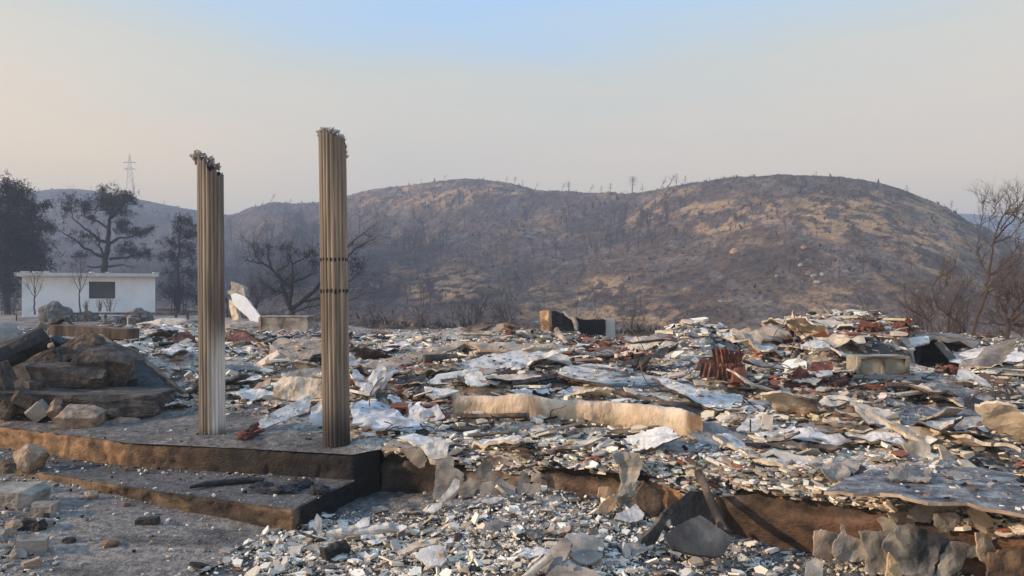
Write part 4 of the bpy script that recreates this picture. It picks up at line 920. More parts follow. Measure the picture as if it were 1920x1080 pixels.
B('crumpled_sheet', 'crumpled grey sheet humped up in the middle of the large slate grey sheet', 'sheet', [(1662, 888), (1700, 886), (1742, 885), (1745, 900), (1740, 913), (1700, 905), (1668, 908)], (1705, 898, .78), UP(0, -.3), .015, mat_grey, 24, folds=.08, warp=.03)
B('render_slab', 'pale tan sheet lying flat behind the crumpled grey ones', 'slab', [(1400, 852), (1450, 846), (1530, 856), (1580, 868), (1560, 876), (1500, 876), (1440, 868)], (1490, 862, .74), UP(0, -.15), .03, mat_cream, 25)
B('render_slab', 'grey brown slab between the rolled parapet and the foundation wall', 'slab', [(1205, 822), (1290, 818), (1330, 835), (1310, 845), (1240, 842), (1190, 832)], (1260, 832, .72), UP(0, -.1), .03, mat_grey, 26)
B('render_slab', 'grey slab at the right end of the rolled parapet', 'slab', [(1290, 815), (1325, 790), (1345, 795), (1410, 822), (1415, 835), (1340, 845)], (1350, 822, .76), UP(.1, -.4), .03, mat_grey, 27, edge=mat_cream)
B('plaster_plate', 'upright diamond shaped cream plate near the right side above the slate grey sheet', 'plaster chunk', [(1690, 833), (1725, 826), (1745, 832), (1745, 866), (1720, 868), (1703, 852)], (1720, 850, .80), (.05, -1, .35), .02, mat_cream, 28, rough=.012)
B('plaster_plate', 'slim pointed cream plate standing right of the diamond shaped one', 'plaster chunk', [(1758, 834), (1768, 836), (1785, 858), (1780, 864), (1766, 862)], (1772, 850, .78), (.2, -1, .3), .02, mat_cream, 29)
B('plaster_plate', 'pair of overlapping cream plates right of the slim pointed one', 'plaster chunk', [(1795, 862), (1815, 860), (1838, 882), (1828, 884), (1802, 870)], (1815, 870, .76), UP(.2, -.8), .02, mat_cream, 30)
B('plaster_plate', 'brownish cream five sided plate lying on shards near the upper right', 'plaster chunk', [(1776, 803), (1812, 800), (1818, 812), (1800, 822), (1772, 815)], (1795, 811, .84), UP(0, -.6), .02, mat_cream, 31)
B('plaster_plate', 'white plate standing up beside a cream one above the rolled parapet', 'plaster chunk', [(1380, 806), (1400, 784), (1425, 783), (1432, 795), (1418, 808)], (1408, 798, .82), UP(0, -.7), .02, mat_white, 32)
B('plaster_plate', 'pale rectangular plate leaning on the white plate above the rolled parapet', 'plaster chunk', [(1428, 802), (1430, 776), (1450, 778), (1448, 808)], (1440, 795, .82), (.1, -1, .6), .02, mat_cream, 33)
B('plank', 'long dark plank under a white crust above the foundation wall, right of the centre', 'plank', [(1420, 830), (1480, 828), (1560, 832), (1580, 840), (1500, 843), (1425, 838)], (1490, 835, .74), UP(0, -.8), .05, mat_wood, 34)
log('burnt_plank', 'short dark brown plank among cream shards at the right', 'plank', P(1568, 770, 8.7), P(1612, 786, 8.5), .045, mat_wood, 35)
B('stone_sheet', 'white slab high on the right hand rubble heap', 'slab', [(1500, 648), (1520, 638), (1545, 640), (1558, 652), (1530, 655)], (1528, 648, 1.35), UP(0, -.7), .05, mat_white, 36)
B('sheet_metal', 'bright bluish white sheet lying right of the concrete basin', 'sheet', [(1793, 708), (1797, 692), (1815, 694), (1850, 712), (1862, 724), (1830, 718)], (1825, 708, 1.08), UP(0, -.5), .02, mat_white, 37, rough=.008)
B('plaster_plate', 'white plate with a notch at the left end of the tile heap', 'plaster chunk', [(1484, 686), (1496, 668), (1500, 664), (1502, 690)], (1494, 680, 1.2), (0, -1, .4), .02, mat_white, 38)
B('clay_plate', 'flat terracotta plate in the flank of the right hand heap', 'clay plate', [(1515, 688), (1525, 678), (1560, 678), (1562, 692), (1520, 693)], (1540, 686, 1.2), UP(0, -.9), .03, mat_red, 39)
B('white_board', 'white board with a straight edge lying left of the concrete basin', 'board', [(1518, 695), (1560, 694), (1562, 712), (1545, 710), (1528, 700)], (1542, 702, 1.14), UP(0, -.8), .02, mat_white, 40)
# overhanging and hanging pieces along the wall
B('overhanging_plate', 'tan plate jutting over the wall corner right of the nearer column', 'plaster chunk', [(716, 839), (735, 824), (758, 817), (790, 822), (785, 836), (750, 842)], (750, 832, .655), UP(0, -.1), .035, mat_tan, 41, edge=mat_cream)
B('overhanging_plate', 'layered pale plate behind the tan one at the wall corner', 'plaster chunk', [(745, 822), (770, 814), (810, 818), (850, 826), (830, 834), (780, 832)], (795, 824, .69), UP(0, -.1), .03, mat_white, 42)
B('hanging_plate', 'tan tongue of render hanging down over the dark wall corner', 'plaster chunk', [(752, 842), (790, 840), (800, 862), (795, 876), (785, 878), (770, 866)], (776, 855, 7.45, 'd'), (0, -1, .12), .025, mat_tan, 43)
B('hanging_plate', 'cracked whitish plate bent over the wall edge', 'plaster chunk', [(788, 838), (815, 828), (842, 832), (838, 858), (818, 862), (803, 858)], (815, 845, 7.38, 'd'), (0, -1, .5), .03, mat_white, 44, folds=.03)
B('hanging_plate', 'beige flap of render below the cracked whitish plate', 'plaster chunk', [(802, 858), (840, 850), (852, 862), (850, 876), (830, 874), (808, 870)], (828, 864, 7.36, 'd'), (0, -1, .1), .03, mat_cream, 45)
WS = 'plates leaning against the foundation wall'
for lab, poly, mt, sd, dd in [
    ('tall grey plate leaning on the wall below the cracked whitish plate', [(812, 936), (818, 872), (835, 867), (870, 887), (864, 920), (845, 938)], mat_grey, 51, 7.2),
    ('smaller grey plate with a chipped corner right of the tall grey one', [(858, 938), (862, 915), (880, 894), (903, 905), (888, 927)], mat_grey, 52, 7.15),
    ('wide grey plate with a wavy top leaning on the wall', [(896, 962), (903, 905), (940, 897), (966, 914), (968, 950), (925, 968)], mat_grey, 53, 7.1),
    ('square grey plate between two wider ones on the wall', [(968, 955), (970, 908), (1014, 905), (1012, 948), (990, 958)], mat_grey, 54, 7.1),
    ('brownish grey low plate leaning right of the square one', [(1012, 952), (1022, 920), (1062, 932), (1060, 950)], mat_stone, 55, 7.05),
    ('small brown plate left of the stone like drip', [(1062, 952), (1080, 925), (1108, 920), (1105, 945), (1085, 953)], mat_brown, 56, 7.0),
    ('small squarish cream plate standing at the foot of the wall', [(994, 903), (998, 885), (1015, 890), (1016, 906)], mat_tan, 57, 7.25),
    ('grey plate stuck upright on the wall above the square one', [(968, 912), (978, 886), (992, 888), (994, 905)], mat_grey, 58, 7.3),
    ('bulging tan slab of render on the wall, split by a fine crack', [(885, 890), (905, 862), (938, 855), (970, 875), (978, 890), (940, 900), (905, 903)], mat_tan, 59, 7.45),
    ('rusty brown plate leaning under the stone like drip', [(1190, 934), (1205, 902), (1240, 928), (1238, 960), (1225, 972), (1200, 950)], mat_brown, 60, 6.75)]:
    B('leaning_plate', lab, 'plaster plate', poly, (sum(p[0] for p in poly) / len(poly), sum(p[1] for p in poly) / len(poly), dd, 'd'), (random.uniform(-.1, .1), -1, random.uniform(.1, .35)), .022, mt, sd, group=WS, warp=.025, folds=.012)
B('cup_plate', 'orange brown hollow plate standing on the shards under the drip', 'plaster chunk', [(1120, 972), (1122, 955), (1132, 940), (1152, 926), (1158, 938), (1150, 954), (1130, 974)], (1138, 950, 6.7, 'd'), (.3, -1, .3), .025, mat_orange, 61, warp=.04)
B('cup_plate', 'smaller orange brown curl above the hollow plate', 'plaster chunk', [(1121, 930), (1126, 914), (1140, 912), (1152, 918), (1148, 934), (1134, 935)], (1136, 924, 6.8, 'd'), (.3, -1, .2), .02, mat_orange, 62, warp=.04)
B('stone_drip', 'stone like drip of melted insulation hanging over the wall edge at the centre', 'drip', [(1142, 852), (1160, 848), (1198, 850), (1202, 875), (1192, 898), (1200, 905), (1190, 925), (1180, 948), (1162, 950), (1155, 935), (1166, 905), (1160, 870)], (1175, 895, 6.85, 'd'), (0, -1, .15), .10, mat_stone_pale, 63, folds=.09, warp=.03)
B('plaster_block', 'blocky white chunk with a flat face at the foot of the drip', 'plaster chunk', [(1152, 974), (1158, 962), (1180, 954), (1192, 944), (1208, 962), (1205, 974), (1180, 980)], (1180, 965, 6.55, 'd'), (.1, -1, .8), .05, mat_white, 64)
# dark lean-to of panels
e = empty('scorched_lean_to', P(1290, 1040, 5.9), 'dark triangular lean-to of scorched panels against the wall, a black hole inside', 'lean-to')
def lp(nm, poly, a, n, t, m, s, **k): return sheet(nm, onplane(poly, P(*a), n), t, m, s, parent=e, rough=.015, warp=.012, **k)
lp('side_panel', [(1196, 1042), (1205, 1012), (1230, 985), (1256, 950), (1263, 957), (1245, 995), (1222, 1030), (1205, 1045)], (1230, 1000, 6.1), (.75, -1, .25), .03, mat_stone, 65)
lp('hood_panel', [(1252, 953), (1272, 938), (1292, 922), (1322, 920), (1338, 950), (1342, 985), (1300, 1000), (1262, 985)], (1295, 955, 6.45), (.1, -1, .5), .03, mat_char, 66)
lp('floor_panel', [(1245, 1003), (1270, 985), (1312, 965), (1345, 988), (1376, 1010), (1352, 1045), (1300, 1040), (1262, 1030)], (1310, 1005, 5.85), (.15, -.9, 1), .025, M('sooty panel', [(.02, .02, .022), (.07, .068, .066), (.16, .15, .14)], scale=2.5, bump=.3), 67)
log('leaning_beam', 'split wooden beam leaning down the wall beside the dark lean-to', 'beam', P(1310, 886, 6.7), P(1360, 1000, 5.95), .038, mat_wood, 68, rough=.2)
# pale sheets in the foreground shards
B('foreground_sheet', 'smooth pale grey sheet half buried in the foreground shards', 'sheet', [(1062, 1002), (1095, 1000), (1132, 1012), (1128, 1045), (1100, 1057), (1075, 1050), (1055, 1030)], (1095, 1028, .30), UP(.05, -.25), .018, mat_stone_pale, 69)
B('foreground_sheet', 'grey sheet sloping left under the smooth pale one at the bottom edge', 'sheet', [(985, 1095), (1022, 1040), (1062, 1008), (1074, 1022), (1060, 1050), (1020, 1090)], (1030, 1050, .28), UP(-.4, -.5), .02, mat_grey, 70)
log('broken_plank', 'short sand coloured plank end at the bottom edge below the centre', 'plank', P(982, 1086, 5.3), P(1032, 1043, 5.5), .028, mat_cream, 71)
B('foreground_sheet', 'blotchy cream plate at the bottom edge right of the short plank', 'sheet', [(1020, 1085), (1045, 1060), (1090, 1062), (1120, 1075), (1130, 1095), (1060, 1100)], (1070, 1078, .24), UP(0, -.3), .02, mat_tan, 72)
B('plaster_plate', 'big rounded pinkish white plate in the foreground shards', 'plaster chunk', [(778, 1042), (790, 1030), (812, 1022), (835, 1024), (838, 1045), (828, 1058), (806, 1060), (795, 1052)], (808, 1042, .24), UP(0, -.5), .018, mat_white, 73)
log('bark_like_plaster', 'long white splintered strip lying below the step corner', 'strip', onz(612, 1004, .22), onz(748, 988, .26), .032, mat_white, 74, rough=.5)
B('plaster_strip', 'long curved cream strip pointing to the foreground centre', 'strip', [(745, 1034), (780, 1014), (818, 1008), (815, 1018), (785, 1024), (750, 1038)], (785, 1020, .27), UP(0, -.6), .02, mat_cream, 75)
B('plaster_strip', 'curved white strip standing against the tall grey plate', 'strip', [(822, 938), (838, 920), (852, 897), (862, 900), (860, 915), (845, 932), (828, 945)], (842, 922, 6.9, 'd'), (0, -1, .5), .02, mat_white, 76, warp=.03)
B('plaster_strip', 'lower end of the curved strip, white and splintered', 'strip', [(798, 958), (812, 945), (830, 940), (828, 952), (812, 962)], (814, 951, 6.8, 'd'), UP(0, -1), .02, mat_white, 79)
B('plaster_strip', 'pointed white chip in front of the wide grey plate', 'strip', [(904, 938), (925, 932), (946, 932), (932, 942), (918, 946)], (922, 938, 6.85, 'd'), UP(0, -1), .018, mat_white, 80)
B('upright_shard', 'oval white shard standing on edge below the step corner', 'plaster chunk', [(590, 972), (594, 963), (603, 972), (604, 985), (600, 1000), (592, 995)], (597, 982, .22), (.1, -1, .1), .012, mat_white, 81)
B('gypsum_slab', 'flat white slab piece right of the splintered strip', 'plaster chunk', [(663, 985), (680, 972), (694, 972), (692, 985), (675, 990)], (680, 981, .26), UP(0, -.5), .02, mat_white, 82)
log('charred_beam', 'black charred stump under the long splintered strip', 'beam', onz(605, 1040, .16), onz(650, 1020, .2), .05, mat_char, 83, rough=.5)
# right hand plates against the wall
def z6(x, y): return (1480 + x / 4.364, 910 + y / 4.364)
for lab, poly, mt, sd, dd, nz, fo in [
    ('squared brownish plate, first of the row at the bottom right', [(200, 560), (210, 385), (260, 372), (380, 402), (372, 575), (290, 600)], mat_tan, 91, 5.75, .15, .01),
    ('lumpy grey plate with a horn like tip, second of the row', [(355, 540), (370, 470), (425, 400), (430, 335), (452, 342), (462, 400), (505, 420), (610, 460), (630, 580), (560, 602), (400, 592)], mat_stone_pale, 92, 5.68, .2, .04),
    ('tall grey plate with a bowed left side, third of the row', [(590, 405), (640, 395), (800, 402), (842, 560), (800, 700), (660, 708), (630, 660), (640, 560)], mat_stone_pale, 93, 5.6, .15, .02),
    ('biggest crumpled grey plate at the bottom right, blotched with black soot', [(790, 500), (830, 420), (900, 360), (990, 338), (1150, 400), (1205, 440), (1180, 540), (1150, 700), (1080, 750), (930, 700), (850, 640)], M('blotched grey skin', [(.14, .13, .12), (.27, .25, .225), (.40, .36, .31)], scale=3, bump=.5, soot=((.03, .032, .035), 1.6, .46, .56)), 94, 5.45, .2, .05),
    ('bluish grey plate behind the right edge of the biggest crumpled one', [(1200, 470), (1215, 405), (1300, 450), (1312, 490), (1260, 540), (1220, 690), (1160, 700)], mat_slate, 95, 5.5, .1, .02),
    ('grey tan plate split by a black crack near the bottom right corner', [(1240, 600), (1330, 480), (1400, 480), (1530, 520), (1552, 592), (1430, 602), (1380, 680), (1250, 745), (1215, 745)], mat_stone_pale, 96, 5.42, .15, .03),
    ('grey peaked flap draped over the wall edge at the lower right', [(1000, 212), (1050, 150), (1130, 60), (1150, 38), (1250, 50), (1300, 140), (1345, 190), (1310, 232), (1190, 232), (1160, 292), (1050, 272)], mat_grey, 97, 5.62, .35, .05),
    ('ragged grey flap hanging below the peaked one', [(1190, 238), (1340, 228), (1500, 312), (1552, 392), (1500, 418), (1390, 372), (1250, 372), (1200, 320)], mat_grey, 98, 5.55, .1, .04),
    ('brown twisted flap hanging furthest right over the wall', [(1465, 212), (1500, 180), (1560, 190), (1620, 252), (1692, 402), (1640, 434), (1560, 362), (1490, 292)], mat_tan, 99, 5.45, .1, .04),
    ('pinkish pointed plate hanging under the brown twisted flap', [(1530, 402), (1600, 408), (1652, 470), (1682, 590), (1640, 648), (1560, 600), (1530, 500)], mat_tan, 100, 5.40, .05, .03),
    ('small rounded grey plate above the third plate of the row', [(740, 290), (780, 270), (842, 290), (872, 330), (822, 396), (780, 402), (770, 340)], mat_stone_pale, 101, 5.7, .1, .02),
    ('pinkish render patch still stuck to the wall behind the peaked flap', [(830, 240), (1000, 225), (1200, 290), (1200, 350), (1100, 370), (960, 330), (860, 300)], mat_tan, 102, 5.72, .02, .01),
    ('ash grey slab lying before the first plate of the row', [(130, 745), (150, 640), (210, 600), (270, 640), (262, 745)], mat_stone_pale, 103, 5.45, .8, .02),
    ('yellow ragged foam standing before the biggest crumpled plate', [(760, 750), (800, 640), (812, 560), (850, 602), (900, 690), (892, 750)], M('yellow foam', [(.32, .22, .11), (.50, .36, .19)], scale=6, bump=.8), 104, 5.3, .2, .05),
    ('dark brown plate filling the bottom right corner', [(1650, 560), (1750, 540), (1990, 520), (1990, 760), (1640, 760)], mat_brown, 105, 5.30, .1, .03)]:
    pp = [z6(*p) for p in poly]; gx = sum(p[0] for p in pp) / len(pp); gy = sum(p[1] for p in pp) / len(pp); pp = [(gx + (p[0] - gx) * 1.14, gy + (p[1] - gy) * 1.14) for p in pp]; cx = sum(p[0] for p in pp) / len(pp); cy = sum(p[1] for p in pp) / len(pp)
    B('peeled_plate', lab, 'plaster plate', pp, (cx, cy, dd, 'd'), (random.uniform(-.12, .12), -1, nz), .02, mt, sd, group='peeled plates against the wall at the bottom right', warp=.03, folds=fo)

# rolled parapet: a fallen, softened band of rough cream render
path_ = [(850, 770), (900, 770), (950, 770), (995, 772), (1003, 772), (1040, 783), (1080, 790), (1130, 787), (1190, 790), (1250, 797), (1312, 812)]
S_ = []
for x, y, h, dy in [(850, 770, .30, 0), (900, 771, .33, .01), (950, 773, .34, -.01), (1000, 775, .32, 0), (1050, 778, .30, .02), (1085, 782, .36, -.01), (1115, 784, .30, .03), (1150, 786, .31, .01), (1200, 791, .34, -.01), (1245, 796, .29, .02), (1280, 801, .32, -.01), (1316, 806, .25, 0)]:
    d = (EYE - .80) * F / (y + 4 - 540) + dy; S_.append((P(x, y, d), h))
V = []; Fc = []; NC = 34; rows_ = []
for i in range(len(S_) - 1):
    for k in range(9): t = k / 9; rows_.append((S_[i][0].lerp(S_[i + 1][0], t), S_[i][1] + (S_[i + 1][1] - S_[i][1]) * t))
for c_, h in rows_:
    for j in range(NC):
        a = 2 * math.pi * j / NC; ca, sa = math.cos(a), math.sin(a)
        yy = ca * (.115 + .02 * math.sin(c_.x * 4)) - .03 * sa; zz = sa * h * .50
        p = c_ + Vector((0, yy, zz + .035)); q = p * 2.2
        p += Vector((.01, -.07, .05)) * mnoise.noise(q) + Vector((0, 0, .03)) * mnoise.noise(Vector((c_.x * 3.1, 0, 0))) + Vector((0, -.018, .010)) * mnoise.noise(p * 13) + Vector((0, -.010, .006)) * mnoise.noise(p * 34)
        V.append(p)
for i in range(len(rows_) - 1):
    for j in range(NC): a = i * NC + j; b = i * NC + (j + 1) % NC; Fc.append((a, b, b + NC, a + NC))
Fc.append(tuple(range(NC))); Fc.append(tuple(reversed(range((len(rows_) - 1) * NC, len(rows_) * NC))))
mb = MB(); mb.v = V; mb.f = Fc
mat_roll = M('rough cast cream render', [(.34, .26, .18), (.55, .44, .33), (.66, .56, .44)], scale=3, bump=1.0, bscale=26, stretch=(1, 1, .6), soot=((.16, .10, .06), 1.6, .50, .66))
tag(mb.build('rolled_parapet', mat_roll, None, smooth=True), 'long wavy band of rough cream render lying across the middle of the rubble', 'render band')

# clay and tile things
def tile_mesh(name, seed, w=.24, l=.40, broken=False):
    rnd = random.Random(seed); nx, ny = 17, 7; V = []; Fc = []
    cut = [1 - (rnd.uniform(0, .5) if broken else 0) for _ in range(nx)]
    for s in (0, 1):
        for j in range(ny):
            for i in range(nx):
                x = i / (nx - 1); z = .035 * math.cos(x * 4 * math.pi) * (1 if x > .15 else .6) - s * .014; V.append((x * w - w / 2, (j / (ny - 1) * cut[i] - .5) * l, z))
    o = nx * ny
    for j in range(ny - 1):
        for i in range(nx - 1):
            a = j * nx + i; Fc.append((a, a + 1, a + nx + 1, a + nx)); Fc.append((o + a, o + a + nx, o + a + nx + 1, o + a + 1))
    for i in range(nx - 1): Fc.append((i, i + o, i + 1 + o, i + 1)); a = (ny - 1) * nx + i; Fc.append((a, a + 1, a + 1 + o, a + o))
    for j in range(ny - 1): a = j * nx; Fc.append((a, a + nx, a + nx + o, a + o)); a += nx - 1; Fc.append((a, a + o, a + nx + o, a + nx))
    me = bpy.data.meshes.new(name); me.from_pydata(V, [], Fc); me.materials.append(mat_red); return me
TM = [tile_mesh('roof_tile', s, broken=s > 1) for s in range(5)]
def tile(label, loc, rot, s=1.0, m=0, group=None):
    o = bpy.data.objects.new('roof_tile', TM[m % 5]); COL.objects.link(o); o.location = loc; o.rotation_euler = rot; o.scale = (s, s, s)
    return tag(o, label, 'roof tile', group)
TS = fit(1350, 716).y - .1
for k in range(5): tile('dark red roof tile in the lower row of the stacked block', P(1322 + k * 16, 694, TS - .15 + .02 * k), (D2R(64 + 6 * k), D2R(12 - 5 * k), D2R(10 * k - 15)), .48, k + 1, 'tiles in the lower row of the block')
for k in range(4): tile('upright red roof tile in the stacked block left of the right hand heap', P(1345 + k * 13, 667, TS + .02 * k), (D2R(80 + 5 * k), D2R(6 * k - 8), D2R(-8 + 9 * k)), .50, k, 'tiles stacked upright')
B('clay_trough', 'long red brown clay piece lying under the upright stacked tiles', 'clay piece', [(1303, 692), (1314, 672), (1324, 672), (1360, 680), (1397, 682), (1395, 692), (1340, 694)], (1350, 686, TS + .05, 'd'), (.1, -1, .5), .05, mat_red, 111, warp=.02)
B('clay_trough', 'darker clay block at the right foot of the upright stacked tiles', 'clay piece', [(1374, 716), (1378, 690), (1396, 688), (1402, 712), (1390, 718)], (1388, 704, TS - .2, 'd'), (.1, -1, .3), .12, mat_red, 112)
# hollow clay block
e = empty('hollow_block', onz(748, 784, .72), 'open fronted orange clay block lying right of the nearer column', 'clay block')
c = P(748, 769, (EYE - .72) * F / (784 - 540)); W_, H_ = .19, .145
mo = M('orange clay', [(.26, .085, .035), (.40, .15, .07)], scale=6, bump=.3, soot=((.08, .04, .03), 3, .6, .7))
mb = MB(); R3 = Euler((.1, D2R(4), .12)).to_matrix()
for dx, dz, sx, sz in ((-W_ / 2, 0, .02, H_), (W_ / 2, 0, .02, H_), (0, H_ / 2 - .01, W_ - .022, .02), (0, -H_ / 2 + .01, W_ - .022, .02)): mb.box(c + R3 @ Vector((dx, 0, dz)), (sx, .22, sz), R3)
mb.build('shell', mo, e); mb = MB(); mb.box(c + R3 @ Vector((0, .04, 0)), (W_ - .024, .02, H_ - .044), R3); mb.build('inner_web', mo, e)
log('clay_pipe', 'fat grey clay pipe lying under the long tan board', 'pipe', P(794, 674, fit(794, 685).y), P(856, 672, fit(794, 685).y + .2), .085, mat_stone, 121, n=20, rough=.03)
log('pale_post', 'pale slanting post stump in front of the ruined wall', 'post', P(1043, 618, fit(1062, 646).y + .4), P(1062, 646, fit(1062, 646).y), .06, mat_cream, 122)
B('crumpled_membrane', 'large crumpled grey white sheet standing right of the nearer column', 'membrane', [(672, 742), (688, 715), (712, 682), (725, 690), (722, 712), (700, 742), (690, 744)], (700, 715, fit(700, 742).y, 'd'), (-.1, -1, .5), .01, mat_cloth, 123, folds=.07)
B('crumpled_membrane', 'second crumpled sheet folded right of the first one near the column', 'membrane', [(712, 722), (722, 700), (738, 688), (742, 696), (722, 725), (715, 735)], (726, 710, fit(726, 735).y, 'd'), (.2, -1, .5), .01, mat_cloth, 124, folds=.05)
B('crumpled_membrane', 'ash white sheet spread on the floor at the foot of the nearer column', 'membrane', [(657, 770), (680, 755), (730, 760), (760, 785), (800, 800), (790, 815), (720, 812), (660, 800)], (720, 790, .70), UP(0, -.15), .012, mat_cloth, 125, folds=.07)
B('crumpled_membrane', 'grey sheet bulging right of the orange clay block', 'membrane', [(766, 790), (768, 770), (785, 760), (800, 770), (820, 760), (835, 785), (815, 795)], (795, 780, .84), UP(0, -.9), .012, mat_cloth, 126, folds=.07)
B('crumpled_membrane', 'bluish grey sheet slumped left of the nearer column foot', 'membrane', [(578, 800), (584, 765), (604, 750), (606, 800), (590, 806)], (595, 782, .76), (0, -1, .6), .012, mat_cloth, 127, folds=.05)
# basin, ledge and dark void of the right hand heap
e = empty('concrete_basin', P(1655, 705, 12.4), 'grey concrete double basin set in the right hand rubble heap', 'basin')
bd = fit(1655, 708).y - .15; c = P(1655, 686, bd); mc = M('blotched basin', [(.17, .155, .12), (.30, .275, .22), (.40, .36, .29)], scale=3, bump=.3, soot=((.07, .06, .045), 2.2, .5, .6))
mb = MB(); w, h = 96 / F * bd, 36 / F * bd
mb.box(c + Vector((0, .16, 0)), (w, .30, h)); mb.build('body', mc, e)
mb = MB()
for dx in (-w / 2 + .015, 0, w / 2 - .015): mb.box(c + Vector((dx, -.012, 0)), (.045, .03, h))
for dz in (-h / 2 + .015, h / 2 - .015):
    for q in (-w / 4, w / 4): mb.box(c + Vector((q, -.010, dz)), (w / 2 - .05, .024, .03))
mb.build('frame', mc, e)
B('ledge', 'grey concrete ledge under the double basin', 'ledge', [(1600, 702), (1630, 700), (1727, 704), (1727, 712), (1660, 711), (1602, 708)], (1660, 706, fit(1655, 712).y - .2, 'd'), UP(0, -.5), .07, mat_concrete, 131, rough=.004)
e = empty('collapsed_roof', P(1768, 690, 12.8), 'black hollow under a fallen roof slab near the bare trees at the right', 'collapsed roof')
def cr_(nm, poly, dd, n, t, m, s): return sheet(nm, onplane(poly, P(poly[0][0], poly[0][1], dd), n), t, m, s, parent=e, rough=.012, warp=.02)
cr_('back_void', [(1712, 692), (1718, 645), (1750, 636), (1800, 640), (1822, 655), (1824, 692)], 12.9, (0, -1, .05), .05, mat_char, 132)  # charcoal back and cheek stand in for the hollow's darkness
sheet('roof_slab', [P(1714, 641, 11.4), P(1752, 630, 11.5), P(1800, 633, 11.5), P(1832, 652, 11.5), P(1838, 640, 13.4), P(1780, 624, 13.6), P(1712, 628, 13.4)], .06, mat_concrete, 133, parent=e, rough=.01, warp=.03)
sheet('left_cheek', [P(1712, 695, 11.5), P(1720, 648, 11.5), P(1722, 645, 13.0), P(1716, 690, 13.0)], .05, mat_char, 134, parent=e, rough=.02)
sheet('right_cheek', [P(1812, 692, 11.4), P(1804, 654, 11.5), P(1822, 650, 11.6), P(1838, 662, 11.6), P(1836, 692, 11.5)], .10, mat_concrete, 135, parent=e, rough=.02, folds=.04)
mb = MB(); mb.bar(P(1757, 640, 11.5), P(1800, 688, 11.3), .07, .09); mb.build('fallen_beam', mat_concrete, e)
B('fallen_slab', 'pale slab sticking out left of the black hollow', 'slab', [(1672, 652), (1700, 634), (1740, 630), (1744, 640), (1715, 648), (1690, 656)], (1705, 643, 11.3, 'd'), UP(0, -.6), .04, mat_white, 136)
B('fallen_slab', 'bluish slab leaning at the right foot of the black hollow', 'slab', [(1800, 685), (1803, 676), (1823, 672), (1825, 685)], (1812, 680, 11.0, 'd'), (0, -1, .6), .03, mat_stone_pale, 137)
# far heap in the middle
for lab, poly, mt, sd, nn in [
    ('dark angular board on top of the far heap, left of the ruined wall', [(866, 618), (885, 608), (945, 602), (948, 606), (905, 616), (892, 628), (875, 628)], mat_wood, 141, UP(0, -.8)),
    ('tan board leaning in the far heap left of the ruined wall', [(896, 636), (895, 614), (945, 606), (946, 622), (930, 640)], mat_tan, 142, (-.2, -1, .6)),
    ('cream board propped against the tan one in the far heap', [(912, 636), (910, 625), (936, 632), (932, 642)], mat_cream, 143, (0, -1, .8)),
    ('brown ridge board right end of the far heap', [(944, 604), (975, 612), (992, 608), (985, 618), (950, 622)], mat_brown, 144, (0, -1, .8))]:
    B('fallen_board', lab, 'board', poly, (sum(p[0] for p in poly) / len(poly), sum(p[1] for p in poly) / len(poly), 18.5, 'd'), nn, .06, mt, sd)
B('fallen_board', 'low white sheet left of the ruined wall, under the boards of the far heap', 'board', [(830, 622), (862, 612), (880, 618), (900, 638), (870, 632)], (865, 625, 19, 'd'), UP(0, -.4), .05, mat_stone_pale, 145)
B('yard_slab', 'broad dusty grey slab lying behind the rubble right of the nearer column', 'slab', [(655, 626), (655, 618), (760, 617), (860, 617), (900, 630), (860, 634), (760, 630)], (760, 624, 24, 'd'), UP(0, -.14), .08, mat_concrete, 146, rough=.004, warp=.03)
B('render_slab', 'grey slab folded across the rubble just right of the farther column', 'slab', [(422, 700), (422, 676), (470, 682), (492, 690), (488, 695), (450, 693)], (455, 686, fit(455, 698).y, 'd'), UP(0, -.5), .05, mat_concrete, 147, edge=mat_brown)
B('curled_board', 'tan board curled upright between the columns above the pale wedge shaped board', 'board', [(470, 742), (485, 718), (508, 708), (505, 722), (488, 728), (476, 748)], (490, 726, fit(490, 748).y, 'd'), (-.3, -1, .4), .03, mat_tan, 148, folds=.03)
B('curled_board', 'dark red crust behind the curled board, near the farther column', 'board', [(424, 632), (445, 622), (478, 634), (490, 642), (470, 645), (430, 640)], (455, 635, fit(455, 643).y, 'd'), UP(0, -.5), .10, mat_red, 149, folds=.08)
B('curled_board', 'dark red beam fragment left of the farther column', 'board', [(308, 640), (330, 628), (352, 622), (366, 632), (352, 645), (330, 648)], (338, 636, fit(338, 646).y, 'd'), UP(.2, -.6), .10, mat_red, 150, folds=.05)
# ================================================================ broken plaster by the thousand
rng = np.random.default_rng(7)
LMS = [('left stone heap', 150, 700), ('farther column', 398, 760), ('nearer column', 630, 760), ('pale wedge shaped board', 530, 775), ('concrete trough', 540, 612), ('long tan board', 760, 672), ('brown curled board', 550, 658),
      ('orange clay block', 748, 770), ('broad white panel', 930, 678), ('rolled cream band, left half', 930, 770), ('rolled cream band, right half', 1210, 795), ('wall corner', 740, 835), ('ruined wall', 1085, 620), ('biggest white slab', 1210, 730),
      ('upright tile stack', 1350, 685), ('concrete basin', 1655, 688), ('black hollow', 1768, 662), ('upper grey ceiling panel', 1815, 750), ('lower grey ceiling panel', 1760, 785), ('diamond shaped plate', 1718, 848), ('large slate grey sheet', 1720, 900),
      ('stone like drip', 1175, 880), ('white plate pair above the band', 1425, 795), ('leaning wall chunk', 460, 590), ('crest of the right heap', 1580, 630), ('bare trees', 1860, 675), ('second white slab', 1320, 742), ('crumpled membrane', 705, 712),
      ('pale tan flat sheet', 1490, 862), ('dark lean-to', 1290, 980), ('foreground sheets', 1080, 1030), ('step corner', 590, 990), ('pinkish white plate', 808, 1040), ('tall grey plate', 840, 905), ('wide grey plate', 935, 930), ('row of peeled plates', 1650, 1010), ('long dark plank', 1490, 836)]
